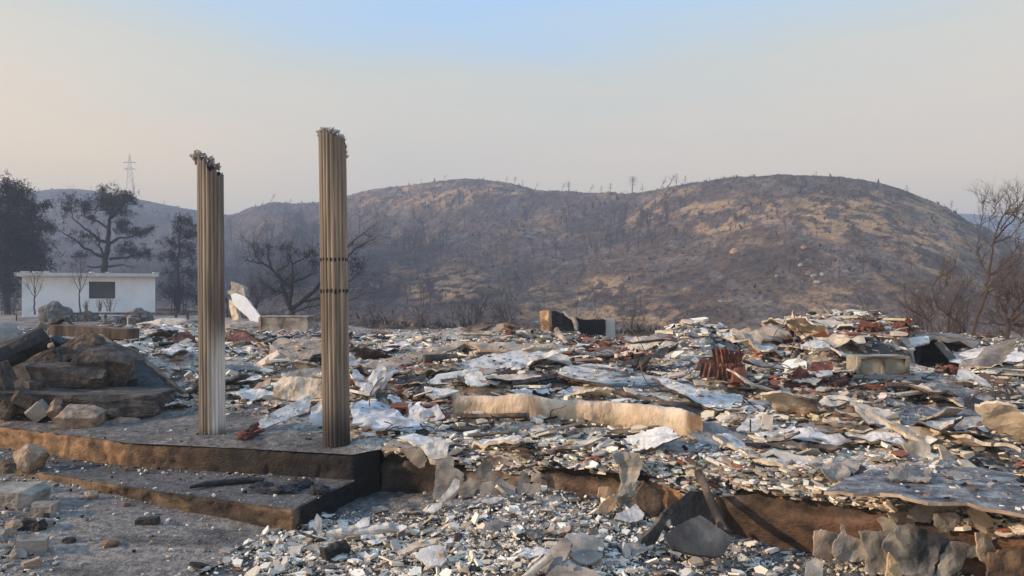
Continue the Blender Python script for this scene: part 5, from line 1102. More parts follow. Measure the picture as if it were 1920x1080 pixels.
def shard_arrays(n, pos, size, thick, tilt, col, k, elong=None):
    """n irregular k-cornered plates; returns verts (n,2k,3)"""
    ang = np.sort(rng.uniform(0, 2 * np.pi, (n, k)), 1) * .35 + (np.arange(k) * 2 * np.pi / k)[None] * .65
    r = rng.uniform(.62, 1.0, (n, k)); el = rng.uniform(.42, 1.0, n) if elong is None else elong
    X = np.cos(ang) * r * size[:, None] / 2; Y = np.sin(ang) * r * (size * el)[:, None] / 2
    bend = rng.normal(0, .10, n)[:, None] * (X * X) / np.maximum(size[:, None], .01)
    top = np.stack([X, Y, bend + thick[:, None] / 2], -1)
    sh = 1 + rng.uniform(-.14, .10, (n, k, 1)); bot = top * np.concatenate([sh, sh, np.ones_like(sh)], -1) - np.stack([X * 0, X * 0, X * 0 + thick[:, None]], -1)
    v = np.concatenate([top, bot], 1)
    yaw = rng.uniform(0, 2 * np.pi, n); az = rng.uniform(0, 2 * np.pi, n); t = tilt
    c, s = np.cos(yaw), np.sin(yaw); x = v[..., 0] * c[:, None] - v[..., 1] * s[:, None]; y = v[..., 0] * s[:, None] + v[..., 1] * c[:, None]; z = v[..., 2]
    ax, ay = np.cos(az), np.sin(az); ct, st2 = np.cos(t), np.sin(t)
    dot = x * ax[:, None] + y * ay[:, None]; crx = ay[:, None] * z; cry = -ax[:, None] * z; crz = ax[:, None] * y - ay[:, None] * x
    x2 = x * ct[:, None] + crx * st2[:, None] + ax[:, None] * dot * (1 - ct)[:, None]
    y2 = y * ct[:, None] + cry * st2[:, None] + ay[:, None] * dot * (1 - ct)[:, None]
    z2 = z * ct[:, None] + crz * st2[:, None]
    return np.stack([x2, y2, z2], -1), yaw, az
def shard_faces(k):
    f = [tuple(range(k)), tuple(range(2 * k - 1, k - 1, -1))]
    return f + [(i, i + k, (i + 1) % k + k, (i + 1) % k) for i in range(k)]
def build_mass(name, groups, label, cat='debris'):
    V = []; LI = []; LS = []; LT = []; C = []; vo = 0; lo = 0
    for v, col in groups:      # v (n,2k,3)
        n, kk, _ = v.shape; k = kk // 2; fs = shard_faces(k); flat = np.array([i for f in fs for i in f]); lt = np.array([len(f) for f in fs])
        LI.append((flat[None] + (np.arange(n) * kk)[:, None] + vo).ravel()); LT.append(np.tile(lt, n)); V.append(v.reshape(-1, 3))
        C.append(np.repeat(col, kk, 0)); vo += n * kk
    V = np.concatenate(V); LI = np.concatenate(LI); LT = np.concatenate(LT); LS = np.concatenate([[0], np.cumsum(LT)[:-1]]); C = np.concatenate(C)
    me = bpy.data.meshes.new(name); me.vertices.add(len(V)); me.vertices.foreach_set('co', V.ravel()); me.loops.add(len(LI)); me.loops.foreach_set('vertex_index', LI.astype(np.int32))
    me.polygons.add(len(LT)); me.polygons.foreach_set('loop_start', LS.astype(np.int32)); me.polygons.foreach_set('loop_total', LT.astype(np.int32)); me.polygons.foreach_set('use_smooth', np.zeros(len(LT), dtype=bool)); me.update(calc_edges=True)
    at = me.color_attributes.new('Col', 'FLOAT_COLOR', 'POINT'); cc = np.ones((len(V), 4)); cc[:, :3] = C; at.data.foreach_set('color', cc.ravel())
    me.materials.append(mat_frag); o = bpy.data.objects.new(name, me); COL.objects.link(o)
    return tag(o, label, cat, kind='stuff')
def pick_cols(px, py, n):
    W = weights(px, py); u = rng.random(n)[:, None]; i = (np.cumsum(W, 1) < u).sum(1).clip(0, len(CN) - 1)
    c = CC[i] * (1.1 - .62 * rng.random((n, 1)) ** 1.6) * (1 + rng.normal(0, .03, (n, 3)))
    return i, np.clip(c, 0.01, .80)
def upper(n, smin, smax, pw):
    """positions over the raised floor, spread evenly in (azimuth, log distance)"""
    px = rng.uniform(-250, 2250, n); lo = np.log(De(px) + .02); hi = np.log(Dback(px)); u = rng.random(n) ** .85
    d = np.exp(lo + (hi - lo) * u); z = R(px, d); py = 540 - (z - EYE) / d * F
    s = (smin + (smax - smin) * rng.random(n) ** pw) * (d / 9.5) ** .55
    bare = (R0(px, d) < .65) & (px < 690)
    dens = np.where(bare, .16, 1.0) * np.where((px < 290) & (py > 650) & (d < 11.6), .25, 1.0)
    dens = np.where((px > 1480) & (py > 865), .7, dens)
    for poly, da, _a, _n in FOOT:
        bx0, bx1 = min(p[0] for p in poly), max(p[0] for p in poly); by0, by1 = min(p[1] for p in poly), max(p[1] for p in poly)
        m = np.where((px > bx0) & (px < bx1) & (py > by0 - 3) & (py < by1) & (d < da * 1.25) & (d > da * .7))[0]
        if not len(m): continue
        ins = np.zeros(len(m), bool); j = len(poly) - 1
        for i in range(len(poly)):
            xi, yi = poly[i]; xj, yj = poly[j]
            if yi != yj: ins ^= ((yi > py[m]) != (yj > py[m])) & (px[m] < (xj - xi) * (py[m] - yi) / (yj - yi) + xi)
            j = i
        dens[m[ins]] *= (.8 if da < 7.2 else .2)
    dens = np.where((px > 1706) & (px < 1830) & (d > 10.3) & (d < 13.4), .04, dens)
    keep = rng.random(n) < dens; s = np.where(bare, s * .38, s)
    return px[keep], py[keep], d[keep], z[keep], s[keep]
def lower(n, smin, smax, pw):
    px = rng.uniform(300, 2200, n); d = np.exp(rng.uniform(math.log(4.9), math.log(7.9), n)); x = (px - 960) / F * d
    z = low_ground(x, d) + heap(x, d) + .012
    py = 540 - (z - EYE) / d * F
    inside = d < De(px) - .04
    W = 1.9 * G(px, py, 900, 1030, 330, 55) + 1.0 * G(px, py, 1150, 975, 200, 30) + .8 * G(px, py, 600, 1025, 120, 40) + .10 + .15 * (px > 1350) - .5 * G(px, py, 720, 950, 80, 28)
    off = (px < 640) & (py < 975) | (px + (py - 990) * 2.0 < 520)
    keep = inside & ~off & (rng.random(n) < W)
    s = (smin + (smax - smin) * rng.random(n) ** pw)
    return px[keep], py[keep], d[keep], z[keep], s[keep]
def litter(n):
    """crumbs on the path, step and bare porch"""
    px = rng.uniform(-150, 760, n); d = np.exp(rng.uniform(math.log(5.0), math.log(9.5), n)); x = (px - 960) / F * d
    on_porch = d > De(px) + .03; py0 = 540 + (EYE - .34) / d * F
    st_front = np.interp(px, [-60, 135, 300, 450, 550], [868, 895, 922, 942, 957])
    step_ = (~on_porch) & (py0 < st_front) & (px < 600)
    z = np.where(on_porch, .605, np.where(step_, .342, low_ground(x, d) + .036))
    py = 540 - (z - EYE) / d * F
    foot = np.exp(-((d - De(px)) / .18) ** 2) * (d < De(px)); nearstep = (~step_) & (~on_porch) & (py < st_front + 26)
    p = .07 + .6 * foot + .38 * nearstep + .45 * ((px < 110) & ~on_porch)
    keep = (rng.random(n) < p) & (np.abs(d - De(px)) > .03) & ~((px + (py - 990) * 2.0 > 545) & (py > 957)) & ~((px > 640) & ~on_porch)
    s = .012 + .05 * rng.random(n) ** 3.2
    return px[keep], py[keep], d[keep], z[keep], s[keep]
def autolabel(px, py, size, shape, col, noun):
    lm = sorted(LMS, key=lambda m: ((px - m[1]) / 1.0) ** 2 + ((py - m[2]) * 2.2) ** 2)[:2]; m = lm[0]
    dx, dy = px - m[1], (py - m[2]) * 2.2
    rel = ('left of' if dx < 0 else 'right of') if abs(dx) > abs(dy) else ('beyond' if dy < 0 else 'in front of')
    lab = f"{size} {shape} {col} {noun} {rel} the {m[0]}, near the {lm[1][0]}"
    return lab.split(', near')[0] if len(lab.replace(',', '').split()) > 16 else lab
big = []; groups = []
def emit(src, ks, th, tiltsd, lift, classes=None, big_ok=False, pale=0):
    px, py, d, z, s = src; n = len(px); i, col = pick_cols(px, py, n)
    if classes is not None:
        u = rng.random(n); cl = np.array([CN.index(c) for c, w in classes]); ws = np.cumsum([w for c, w in classes]); ws = ws / ws[-1]
        i = cl[np.searchsorted(ws, u).clip(0, len(cl) - 1)]; col = np.clip(CC[i] * (1.1 - .6 * rng.random((n, 1)) ** 1.6), .01, .8)
    x = (px - 960) / F * d
    kk = rng.integers(0, len(ks), n)
    for j, k in enumerate(ks):
        m = kk == j; nn = int(m.sum())
        if not nn: continue
        sz = s[m]; t = np.clip(sz * rng.uniform(th[0], th[1], nn), .004, .05); tl = np.abs(rng.normal(0, tiltsd, nn)).clip(0, 1.25)
        v, yaw, az = shard_arrays(nn, None, sz, t, tl, None, k)
        up = t / 2 + np.sin(tl) * sz * .22 + rng.uniform(0, lift, nn)
        c = np.stack([x[m], d[m], z[m] + up - .3 * sz * rng.random(nn) * (sz > .05)], -1); vis = sz / d[m]
        if big_ok:
            for q in range(nn): big.append((vis[q] * (0.45 + math.sin(tl[q])) * (1 if -20 < px[m][q] < 1940 and 560 < py[m][q] < 1085 else 0), v[q], c[q], col[m][q], int(i[m][q]), float(px[m][q]), float(py[m][q]), float(sz[q]), float(tl[q]), k, float(d[m][q])))
        else: groups.append((v + c[:, None, :], col[m]))
# larger warped plates, boards, charred timbers and wires lying through one another
CW = {'white': 'white', 'cream': 'cream', 'grey': 'grey', 'tan': 'tan', 'brown': 'dark brown', 'red': 'brick red', 'char': 'charred black'}
rp = random.Random(41); PM = {'white': mat_white, 'cream': mat_cream, 'grey': mat_grey, 'tan': mat_tan, 'brown': mat_brown, 'red': mat_red, 'char': mat_char}
mat_white2 = M('dusty white plaster', [(.40, .385, .36), (.60, .58, .55), (.74, .72, .69)], scale=11, bump=.8, bscale=30, soot=((.16, .15, .14), 3.5, .56, .66))
def loose_plate(px, py, s, low=False):
    if low: d = 6.0; z = LG(0, 6); 
    if low:
        ds = np.linspace(4.8, 7.8, 120); xx = (px - 960) / F * ds; zz = EYE - (py - 540) / F * ds; gg = low_ground(xx, ds) + heap(xx, ds) + .02; j = int(np.argmax(zz <= gg)); c = Vector((xx[j], ds[j], gg[j]))
    else: c = fit(px, py)
    if low: cl = rp.choices(['white', 'cream', 'grey', 'tan'], [4, 3, 2, 1])[0]
    else:
        W_ = weights(np.array([px]), np.array([py]))[0].copy(); W_[CN.index('red')] *= .1; W_[CN.index('char')] *= .25; cl = rp.choices(CN, W_)[0]
    el = rp.uniform(.22, .9); k = rp.randint(5, 8); yaw = rp.gauss(0, .7); tilt = abs(rp.gauss(0, .28)); az = rp.uniform(0, 6.28); Rm = Matrix.Rotation(tilt, 3, Vector((math.cos(az), math.sin(az), 0))) @ Matrix.Rotation(yaw, 3, 'Z')
    pts = []
    for i in range(k):
        a = (i + rp.uniform(-.35, .35)) * 2 * math.pi / k; r = rp.uniform(.65, 1.05) * s / 2; pts.append(c + Vector((0, 0, .03 + math.sin(tilt) * s * .2)) + Rm @ Vector((math.cos(a) * r, math.sin(a) * r * el, 0)))
    m = mat_white2 if cl == 'white' and rp.random() < .5 else PM[cl]
    o = sheet('plaster_plate', pts, rp.uniform(.012, .035), m, rp.randint(0, 9999), rough=.05, warp=.05 * s, wscale=3 / s, folds=rp.choice([0, 0, .07, .12]) * s, mats=[m, rp.choice([mat_grey, mat_cream, mat_stone])])
    tag(o, autolabel(px, py, 'large' if s > .6 else 'middling', 'narrow' if el < .4 else ('curled' if tilt > .35 else 'warped'), CW[cl], 'plate'), 'plaster plate', 'loose plates in the rubble')
for q in range(230):
    px = rp.uniform(-20, 1930); py = 612 + 235 * rp.random() ** .8
    if (px < 300 and py > 640) or (px < 720 and py > 770) or 1585 < px < 1840 and py < 745 or 1290 < px < 1410 and 640 < py < 735 or 760 < px < 1400 and 758 < py < 842: continue
    if py > 540 + 1.7 * F / De(px) - 12: continue
    loose_plate(px, py, rp.uniform(.35, 1.25) * (((py - 540) / 180) ** -.35))
for q in range(34):
    px = rp.uniform(560, 1260); py = rp.uniform(960, 1078); loose_plate(px, py, rp.uniform(.14, .34), True)
for q in range(46):
    px = rp.uniform(250, 1920); py = 618 + 220 * rp.random()
    if (px < 720 and py > 770) or 1660 < px < 1840 and py < 735 or py > 540 + 1.7 * F / De(px) - 14: continue
    a = fit(px, py); L = rp.uniform(.3, 1.3); an = rp.gauss(0, .5); b = a + Vector((math.cos(an) * L, math.sin(an) * L, rp.uniform(-.02, .16))); kind = rp.random()
    if kind < .5: o = log('charred_timber', autolabel(px, py, 'long' if L > .8 else 'short', 'charred', 'dark', 'timber'), 'timber', a + Vector((0, 0, .04)), b, rp.uniform(.02, .05), rp.choice([mat_wood, mat_char, mat_wood]), q, n=5, group='timbers in the rubble', rough=.3)
    else:
        mb = MB(); mb.bar(a + Vector((0, 0, .05)), b, rp.uniform(.05, .14), rp.uniform(.012, .03), rp.gauss(0, .4)); tag(mb.build('broken_lath', rp.choice([mat_cream, mat_tan, mat_stone_pale, mat_wood])), autolabel(px, py, 'long' if L > .8 else 'short', 'flat', 'narrow', 'lath'), 'lath', 'laths in the rubble')
for q in range(40):
    px = rp.uniform(650, 1900); py = rp.uniform(640, 830)
    if py > 540 + 1.7 * F / De(px) - 14: continue
    p = fit(px, py) + Vector((0, 0, .05)); pts = [p.copy()]; dr = Vector((rp.uniform(-1, 1), rp.uniform(-1, 1), .4))
    for _ in range(12): dr = (dr + Vector([rp.gauss(0, .5) for _ in range(3)])).normalized(); dr.z *= .6; p = p + dr * .06; p.z = max(p.z, pts[0].z); pts.append(p.copy())
    mb = MB(); mb.tube(pts, .006, 5); tag(mb.build('burnt_cable', mat_char), autolabel(px, py, 'thin', 'curly', 'black', 'cable'), 'cable', 'cables in the rubble')
emit(upper(9000, .05, .26, 2.3), (4, 5, 6), (.07, .20), .34, .05)
emit(upper(14000, .02, .09, 1.5), (4, 5), (.10, .3), .5, .05)
LOW = [('white', 4.6), ('cream', 2.6), ('grey', .9), ('tan', .8), ('char', .45), ('brown', .3)]
emit(lower(34000, .012, .05, 1.9), (4, 5), (.10, .3), .5, .03, LOW)
emit(lower(11000, .045, .18, 2.2), (4, 5, 6), (.06, .18), .42, .03, LOW)
def dusting():
    X = []
    for poly, da, a, nn in FOOT:
        if nn.z < .9 or len(poly) < 3: continue
        bx0, bx1 = min(p[0] for p in poly), max(p[0] for p in poly); by0, by1 = min(p[1] for p in poly), max(p[1] for p in poly)
        pw = onplane([((bx0 + bx1) / 2, by0), ((bx0 + bx1) / 2, by1)], a, nn); area = (bx1 - bx0) / F * a.y * (pw[0] - pw[1]).length; m = int(area * (120 if area > 1.2 else 55))
        for _ in range(min(m, 420)):
            x, y = rng.uniform(bx0, bx1), rng.uniform(by0, by1); ins = False; j = len(poly) - 1
            for i in range(len(poly)):
                xi, yi = poly[i]; xj, yj = poly[j]
                if yi != yj and ((yi > y) != (yj > y)) and x < (xj - xi) * (y - yi) / (yj - yi) + xi: ins = not ins
                j = i
            if ins: p = onplane([(x, y)], a, nn)[0]; X.append((x, y, p.y, p.z + .012, .012 + .09 * rng.random() ** 3))
    X = np.array(X); return tuple(X[:, i] for i in range(5))
emit(dusting(), (4, 5, 6), (.1, .3), .3, .0)
def rimchips(n):
    px = rng.uniform(716, 2250, n); d = De(px) + .01 + .55 * rng.random(n) ** 1.4; z = R(px, d); py = 540 - (z - EYE) / d * F
    return px, py, d, z, .025 + .17 * rng.random(n) ** 2.0
emit(rimchips(4200), (4, 5, 6), (.05, .15), .32, .03)
emit(litter(13000), (4, 5), (.2, .5), .35, .0, [('white', 2.2), ('cream', 1.0), ('grey', 1.6), ('tan', .6), ('char', 1.6), ('brown', .6)])
emit(upper(5200, .14, .50, 2.4), (4, 5, 6), (.035, .09), .24, .06, big_ok=True)
emit(lower(420, .08, .17, 1.5), (5, 6, 7), (.08, .22), .36, .02, LOW, big_ok=True)
big.sort(key=lambda b: -b[0])
CW = {'white': 'white', 'cream': 'cream', 'grey': 'grey', 'tan': 'tan', 'brown': 'dark brown', 'red': 'brick red', 'char': 'charred black'}
seen = {}; ni = 0
for b in big:
    vis, v, c, col, ci, px, py, sz, tl, k, d = b
    if ni >= 240 or vis <= 0:
        groups.append(((v + c)[None], col[None])); continue
    ni += 1
    shape = 'slim' if np.ptp(v[:k, 0]) > 2.2 * np.ptp(v[:k, 1]) or np.ptp(v[:k, 1]) > 2.2 * np.ptp(v[:k, 0]) else ('tilted' if tl > .42 else 'flat')
    size = 'large' if sz > .30 * (d / 9.5) ** .55 else 'small' if sz < .17 * (d / 9.5) ** .55 else 'middling'
    lab = autolabel(px, py, size, shape, CW[CN[ci]], 'shard')
    me = bpy.data.meshes.new('plaster_shard'); me.from_pydata([tuple(p) for p in v], [], shard_faces(k)); me.materials.append(mat_frag)
    at = me.color_attributes.new('Col', 'FLOAT_COLOR', 'POINT'); cc = np.ones((2 * k, 4)); cc[:, :3] = col; at.data.foreach_set('color', cc.ravel())
    o = bpy.data.objects.new('clay_shard' if CN[ci] == 'red' else 'plaster_shard', me); COL.objects.link(o); o.location = c
    if len(lab.replace(',', '').split()) > 16: lab = lab.split(', near')[0]
    tag(o, lab, 'shard', 'shards of plaster in the rubble')
build_mass('crushed_plaster', groups, 'crushed plaster, ash and tile crumbs covering the whole ruin', 'debris')
# broken roof tiles lying about
TZ = [((1700, 622), 60, 7, 22, 'along the crest of the right hand heap'), ((1480, 646), 40, 9, 9, 'on the left shoulder of the right hand heap'), ((1500, 718), 90, 12, 22, 'in the red band below the right hand heap'), ((1120, 652), 60, 14, 12, 'below the ruined wall'),
      ((1190, 668), 35, 12, 8, 'right of the ruined wall'), ((690, 715), 26, 22, 8, 'right of the nearer column under the crumpled sheets'), ((790, 755), 40, 9, 9, 'around the cracked white panel'), ((815, 790), 16, 8, 3, 'at the left end of the rolled cream band'),
      ((470, 822), 30, 8, 5, 'on the sooty porch between the columns'), ((960, 626), 30, 6, 5, 'in the far heap left of the ruined wall'), ((1790, 700), 25, 10, 4, 'in front of the black hollow')]
rn = random.Random(17)
for (cx, cy), sx, sy, n, where in TZ:
    for q in range(n):
        p = fit(cx + rn.gauss(0, sx * .6), cy + rn.gauss(0, sy * .6)); s = rn.uniform(.45, .85) if cy < 750 else .5
        if 1700 < 960 + F * p.x / p.y < 1832 and 10.6 < p.y < 13.5: continue
        tile('broken red roof tile ' + where, p + Vector((0, 0, .06 * s)), (rn.gauss(0, .35), rn.gauss(0, .35), rn.uniform(0, 6.3)), s, rn.randint(0, 4), 'broken roof tiles ' + where)
# wires sticking up from the ceiling panels
mb = MB()
for q in range(46):
    a = P(rn.uniform(1690, 1860), rn.uniform(765, 800), 8.4) if q % 2 else P(rn.uniform(1750, 1880), rn.uniform(728, 770), 9.2)
    p = fit(960 + F * a.x / a.y, 540 - (a.z - EYE) / a.y * F); mb.tube([p + Vector((0, 0, .02)), p + Vector((rn.uniform(-.03, .03), 0, rn.uniform(.07, .14)))], .003, 3)
tag(mb.build('rusty_wire', mat_char), 'thin rusty wires poking up through the grey ceiling panels', 'wire', kind='stuff')
# reinforcement rods and sticks in the rubble
for q, (x0, y0, x1, y1, lab) in enumerate([(1440, 795, 1390, 748, 'thin dark rod lying at the right end of the biggest white slab'), (1407, 820, 1407, 798, 'short rod standing upright beside the white plate pair'), (1250, 700, 1262, 690, 'small black stick behind the biggest white slab'),
                                         (1320, 735, 1330, 752, 'small stick on the second white slab'), (1500, 660, 1478, 690, 'pale slanting stick in the left flank of the right heap'), (1560, 708, 1520, 728, 'broken stick across the red tile band')]):
    a = fit(x0, y0); b = fit(x1, y1); a = a + Vector((0, 0, .05)); b = b + Vector((0, 0, .03)) if q != 1 else a + Vector((0, 0, .13))
    log('bent_rod', lab, 'rod', a, b, .008 if q < 4 else .03, mat_char if q < 4 else mat_wood, 200 + q, n=6)

# bare reinforcement bars and torn strips standing out of the heaps
rb = random.Random(12)
for q in range(26):
    px = rb.uniform(660, 1900); py = rb.uniform(630, 800)
    if 1690 < px < 1840 and py < 735 or py > 540 + 1.7 * F / De(px) - 20: continue
    a = fit(px, py); L = rb.uniform(.25, .8); p = a.copy(); pts = [p.copy()]; dr = Vector((rb.uniform(-1, 1), rb.uniform(-.6, .6), rb.uniform(.2, .9))).normalized()
    for _ in range(8): dr = (dr + Vector([rb.gauss(0, .16) for _ in range(3)])).normalized(); p = p + dr * L / 8; pts.append(p.copy())
    mb = MB(); mb.tube(pts, .007, 5); tag(mb.build('bent_bar', mat_brown), autolabel(px, py, 'long' if L > .5 else 'short', 'bent', 'rusty', 'bar'), 'bar', 'rusty bars in the rubble')
# ================================================================ burnt trees
def grow(mb, p, d, L, r, lev, rnd, kids=4, trop=.25, spread=.7, seg=4, tips=None, n=4, wig=.25):
    pts = [p.copy()]; q = p.copy(); d = d.normalized()
    for i in range(seg):
        d = (d + Vector([rnd.gauss(0, wig) for _ in range(3)]) * .5 + Vector((0, 0, trop * .3))).normalized(); q = q + d * (L / seg); pts.append(q.copy())
    mb.tube(pts, [max(r * (1 - .75 * i / seg), r * .2) for i in range(seg + 1)], n, cap=False)
    if tips is not None and lev <= 1: tips.append((pts[-1], d.copy()))
    if lev > 0:
        for k in range(kids):
            t = rnd.uniform(.25, 1.0); i = min(int(t * seg), seg - 1); a = pts[i].lerp(pts[i + 1], t * seg - i)
            o = Vector([rnd.gauss(0, 1) for _ in range(3)]); dd = (pts[i + 1] - pts[i]).normalized(); o = (o - dd * o.dot(dd)).normalized()
            grow(mb, a, dd * (1 - spread * .5) + o * spread + Vector((0, 0, trop)), L * rnd.uniform(.45, .7), r * .5, lev - 1, rnd, kids, trop, spread, max(2, seg - 1), tips, 3, wig)
def tuft(V, Fc, p, s, rnd, k=5):
    for _ in range(k):
        a = Vector([rnd.gauss(0, 1) for _ in range(3)]).normalized() * s * rnd.uniform(.5, 1.1); w = a.orthogonal().normalized() * s * rnd.uniform(.10, .22)
        o = p + Vector([rnd.gauss(0, s * .35) for _ in range(3)]); n = len(V); V += [o - w, o + w, o + a]; Fc.append((n, n + 1, n + 2))
def pix_tree(name, label, cat, d, limbs, blobs, bmat, nmat, seed, twig=None, grp=None, dz=1.2, zoom=lambda x, y: (x, y), tsize=.15, nd=7):
    """limbs: [(points in picture, radius in m at start, radius at end)]; blobs: (x,y,rx,ry,density)"""
    rnd = random.Random(seed); base = P(*zoom(*limbs[0][0][0]), d); e = empty(name, base, label, cat, grp); mb = MB(); tw = MB(); tips = []
    for li, (pts, r0, r1) in enumerate(limbs):
        k = len(pts); off = 0 if li == 0 else rnd.uniform(-dz, dz); P3 = [P(*zoom(*q), d + off * (i / max(1, k - 1))) for i, q in enumerate(pts)]
        fine = [];
        for a, b in zip(P3, P3[1:]):
            m = 4
            for j in range(m): fine.append(a.lerp(b, j / m) + Vector([rnd.gauss(0, .12 * r0 + (b - a).length * .012) for _ in range(3)]) * (0 if not fine else 1))
        fine.append(P3[-1]); N = len(fine)
        mb.tube(fine, [r0 + (r1 - r0) * i / (N - 1) for i in range(N)], 6)
        if twig:
            tl, cnt, lev, st = twig
            for j in range(int(cnt * (1 if li else .5))):
                t = rnd.uniform(st if li else max(st, .5), 1) * (N - 1); i = min(int(t), N - 2); a = fine[i].lerp(fine[i + 1], t - i); dd = (fine[i + 1] - fine[i]).normalized()
                o = Vector([rnd.gauss(0, 1) for _ in range(3)]); o = (o - dd * o.dot(dd)).normalized()
                grow(tw, a, dd * .8 + o * .8, tl * rnd.uniform(.5, 1.2), max(.006, r1 * .5), lev, rnd, 3, .15, .6, 3, tips)
    mb.build('trunk', bmat, e)
    V = []; Fc = []
    for (x, y, rx, ry, den) in blobs:
        cx, cy = zoom(x, y); x2, y2 = zoom(x + rx, y + ry); RX = abs(x2 - cx) / F * d; RY = abs(y2 - cy) / F * d; c = P(cx, cy, d + rnd.uniform(-.5, .5)); n = int(den * RX * RY * 60 * nd)
        subs = [Vector((rnd.gauss(0, .5) * RX, rnd.gauss(0, .5) * RX, rnd.gauss(0, .5) * RY)) for _ in range(max(4, int(n / 10)))]
        for _ in range(n):
            s = rnd.choice(subs); q = s + Vector([rnd.gauss(0, .17 * min(RX, RY) + .08) for _ in range(3)])
            tuft(V, Fc, c + q, tsize, rnd)
        for s in subs[::7]:
            tw.tube([c + s * .2, c + s * .65 + Vector((0, 0, -.05)), c + s], [.03, .018, .008], 3, cap=False)
    if V: mesh_obj('needles', V, Fc, nmat, e)
    if tw.v: tw.build('crown', bmat, e)
    return e
Z1 = lambda x, y: (x / 4, 300 + y / 4)
Z1 = lambda x, y: (x / 4, 300 + y / 4)
pix_tree('burnt_pine', 'tallest dense dark pine at the left border behind the white hut', 'tree', 52, [([(60, 1160), (58, 870), (55, 600), (60, 350), (58, 140)], .22, .04), ([(58, 800), (150, 650), (260, 560), (380, 470)], .10, .02), ([(58, 600), (150, 460), (260, 400), (380, 330)], .09, .02), ([(60, 500), (0, 400), (-60, 330)], .08, .02), ([(60, 700), (-40, 620), (-120, 560)], .08, .02), ([(60, 420), (130, 300), (180, 200)], .06, .015), ([(58, 850), (200, 760), (340, 720)], .09, .02)],
         [(58, 180, 45, 60, 2.2), (60, 290, 110, 80, 2.4), (150, 240, 70, 50, 2), (200, 330, 90, 60, 1.8), (340, 350, 55, 40, 1.6), (40, 430, 170, 110, 2.4), (200, 470, 130, 90, 1.8), (370, 500, 40, 50, 1.5), (60, 600, 220, 130, 2.3), (220, 650, 140, 100, 2.0), (60, 770, 240, 110, 2.2), (260, 780, 100, 70, 1.8), (-150, 400, 120, 160, 1.5), (-150, 700, 150, 160, 1.6), (30, 930, 150, 90, 2.0), (310, 900, 40, 50, .4)], mat_bark, mat_needle, 1, twig=(1.1, 7, 1, .3), zoom=Z1)
pix_tree('umbrella_pine', 'wide flat topped pine with crooked limbs rising behind the white hut', 'tree', 60, [([(795, 1200), (792, 850), (790, 740), (815, 620), (818, 510), (830, 430), (850, 330), (830, 240)], .30, .05), ([(790, 740), (745, 640), (732, 520)], .12, .03), ([(785, 730), (640, 665), (560, 600), (430, 520)], .15, .02), ([(812, 620), (740, 600), (690, 550), (620, 500), (545, 430), (500, 310)], .14, .02), ([(818, 515), (740, 460), (640, 430), (610, 340)], .12, .02), ([(815, 625), (900, 585), (1030, 570), (1150, 520)], .13, .02), ([(820, 745), (950, 730), (1100, 700)], .12, .02), ([(800, 800), (900, 785), (1010, 805)], .10, .02), ([(775, 800), (700, 805), (640, 795)], .09, .02), ([(830, 440), (900, 370), (960, 300), (1010, 240)], .10, .02), ([(835, 420), (780, 320), (760, 220)], .08, .02)],
         [(640, 345, 70, 45, 1.8), (520, 320, 50, 70, 1.1), (500, 390, 50, 40, .9), (790, 330, 80, 70, 1.7), (880, 300, 80, 70, 2.0), (765, 225, 38, 35, 1.4), (960, 275, 60, 45, 1.5), (1000, 315, 40, 25, 1.2), (890, 390, 70, 45, 1.7), (930, 480, 60, 40, 2.0), (1030, 535, 110, 28, 2.4), (1140, 520, 35, 25, 1.5), (620, 560, 60, 35, .8), (560, 600, 70, 25, .5), (980, 640, 80, 35, .7), (1020, 700, 100, 35, 1.8), (1100, 690, 30, 20, 1.3), (590, 740, 70, 50, .8), (700, 600, 70, 60, .4), (900, 680, 70, 60, .6), (690, 420, 60, 30, 1.0)], mat_bark, mat_needle, 2, twig=(1.6, 9, 1, .35), zoom=Z1)
pix_tree('slim_pine', 'slim ragged pine just left of the farther column', 'tree', 58, [([(1330, 1160), (1335, 850), (1345, 650), (1362, 450)], .16, .03), ([(1340, 760), (1270, 730), (1210, 730)], .06, .02), ([(1345, 650), (1280, 610), (1230, 600)], .06, .015), ([(1335, 850), (1430, 830), (1500, 820)], .06, .02), ([(1335, 860), (1260, 840), (1200, 850)], .05, .02), ([(1350, 600), (1420, 560), (1470, 540)], .05, .015)],
         [(1350, 460, 40, 40, 1.7), (1420, 475, 50, 40, 1.7), (1330, 520, 45, 35, 1.4), (1400, 560, 70, 40, 1.8), (1470, 550, 30, 30, 1.5), (1270, 620, 50, 25, 1.5), (1370, 640, 90, 35, 1.7), (1450, 680, 50, 30, 1.3), (1290, 720, 80, 35, 1.3), (1215, 730, 30, 25, 1.0), (1420, 740, 70, 35, .8), (1330, 800, 60, 40, .8), (1430, 850, 80, 40, 1.2), (1300, 870, 70, 40, .8), (1250, 1000, 90, 70, .8), (1380, 1000, 100, 80, 1.0), (1520, 900, 70, 60, .9), (1480, 1020, 90, 60, 1.0)], mat_bark, mat_needle, 3, twig=(1.0, 7, 1, .3), zoom=Z1)
Z5 = lambda x, y: (440 + x / 6.39, 420 + y / 6.39)
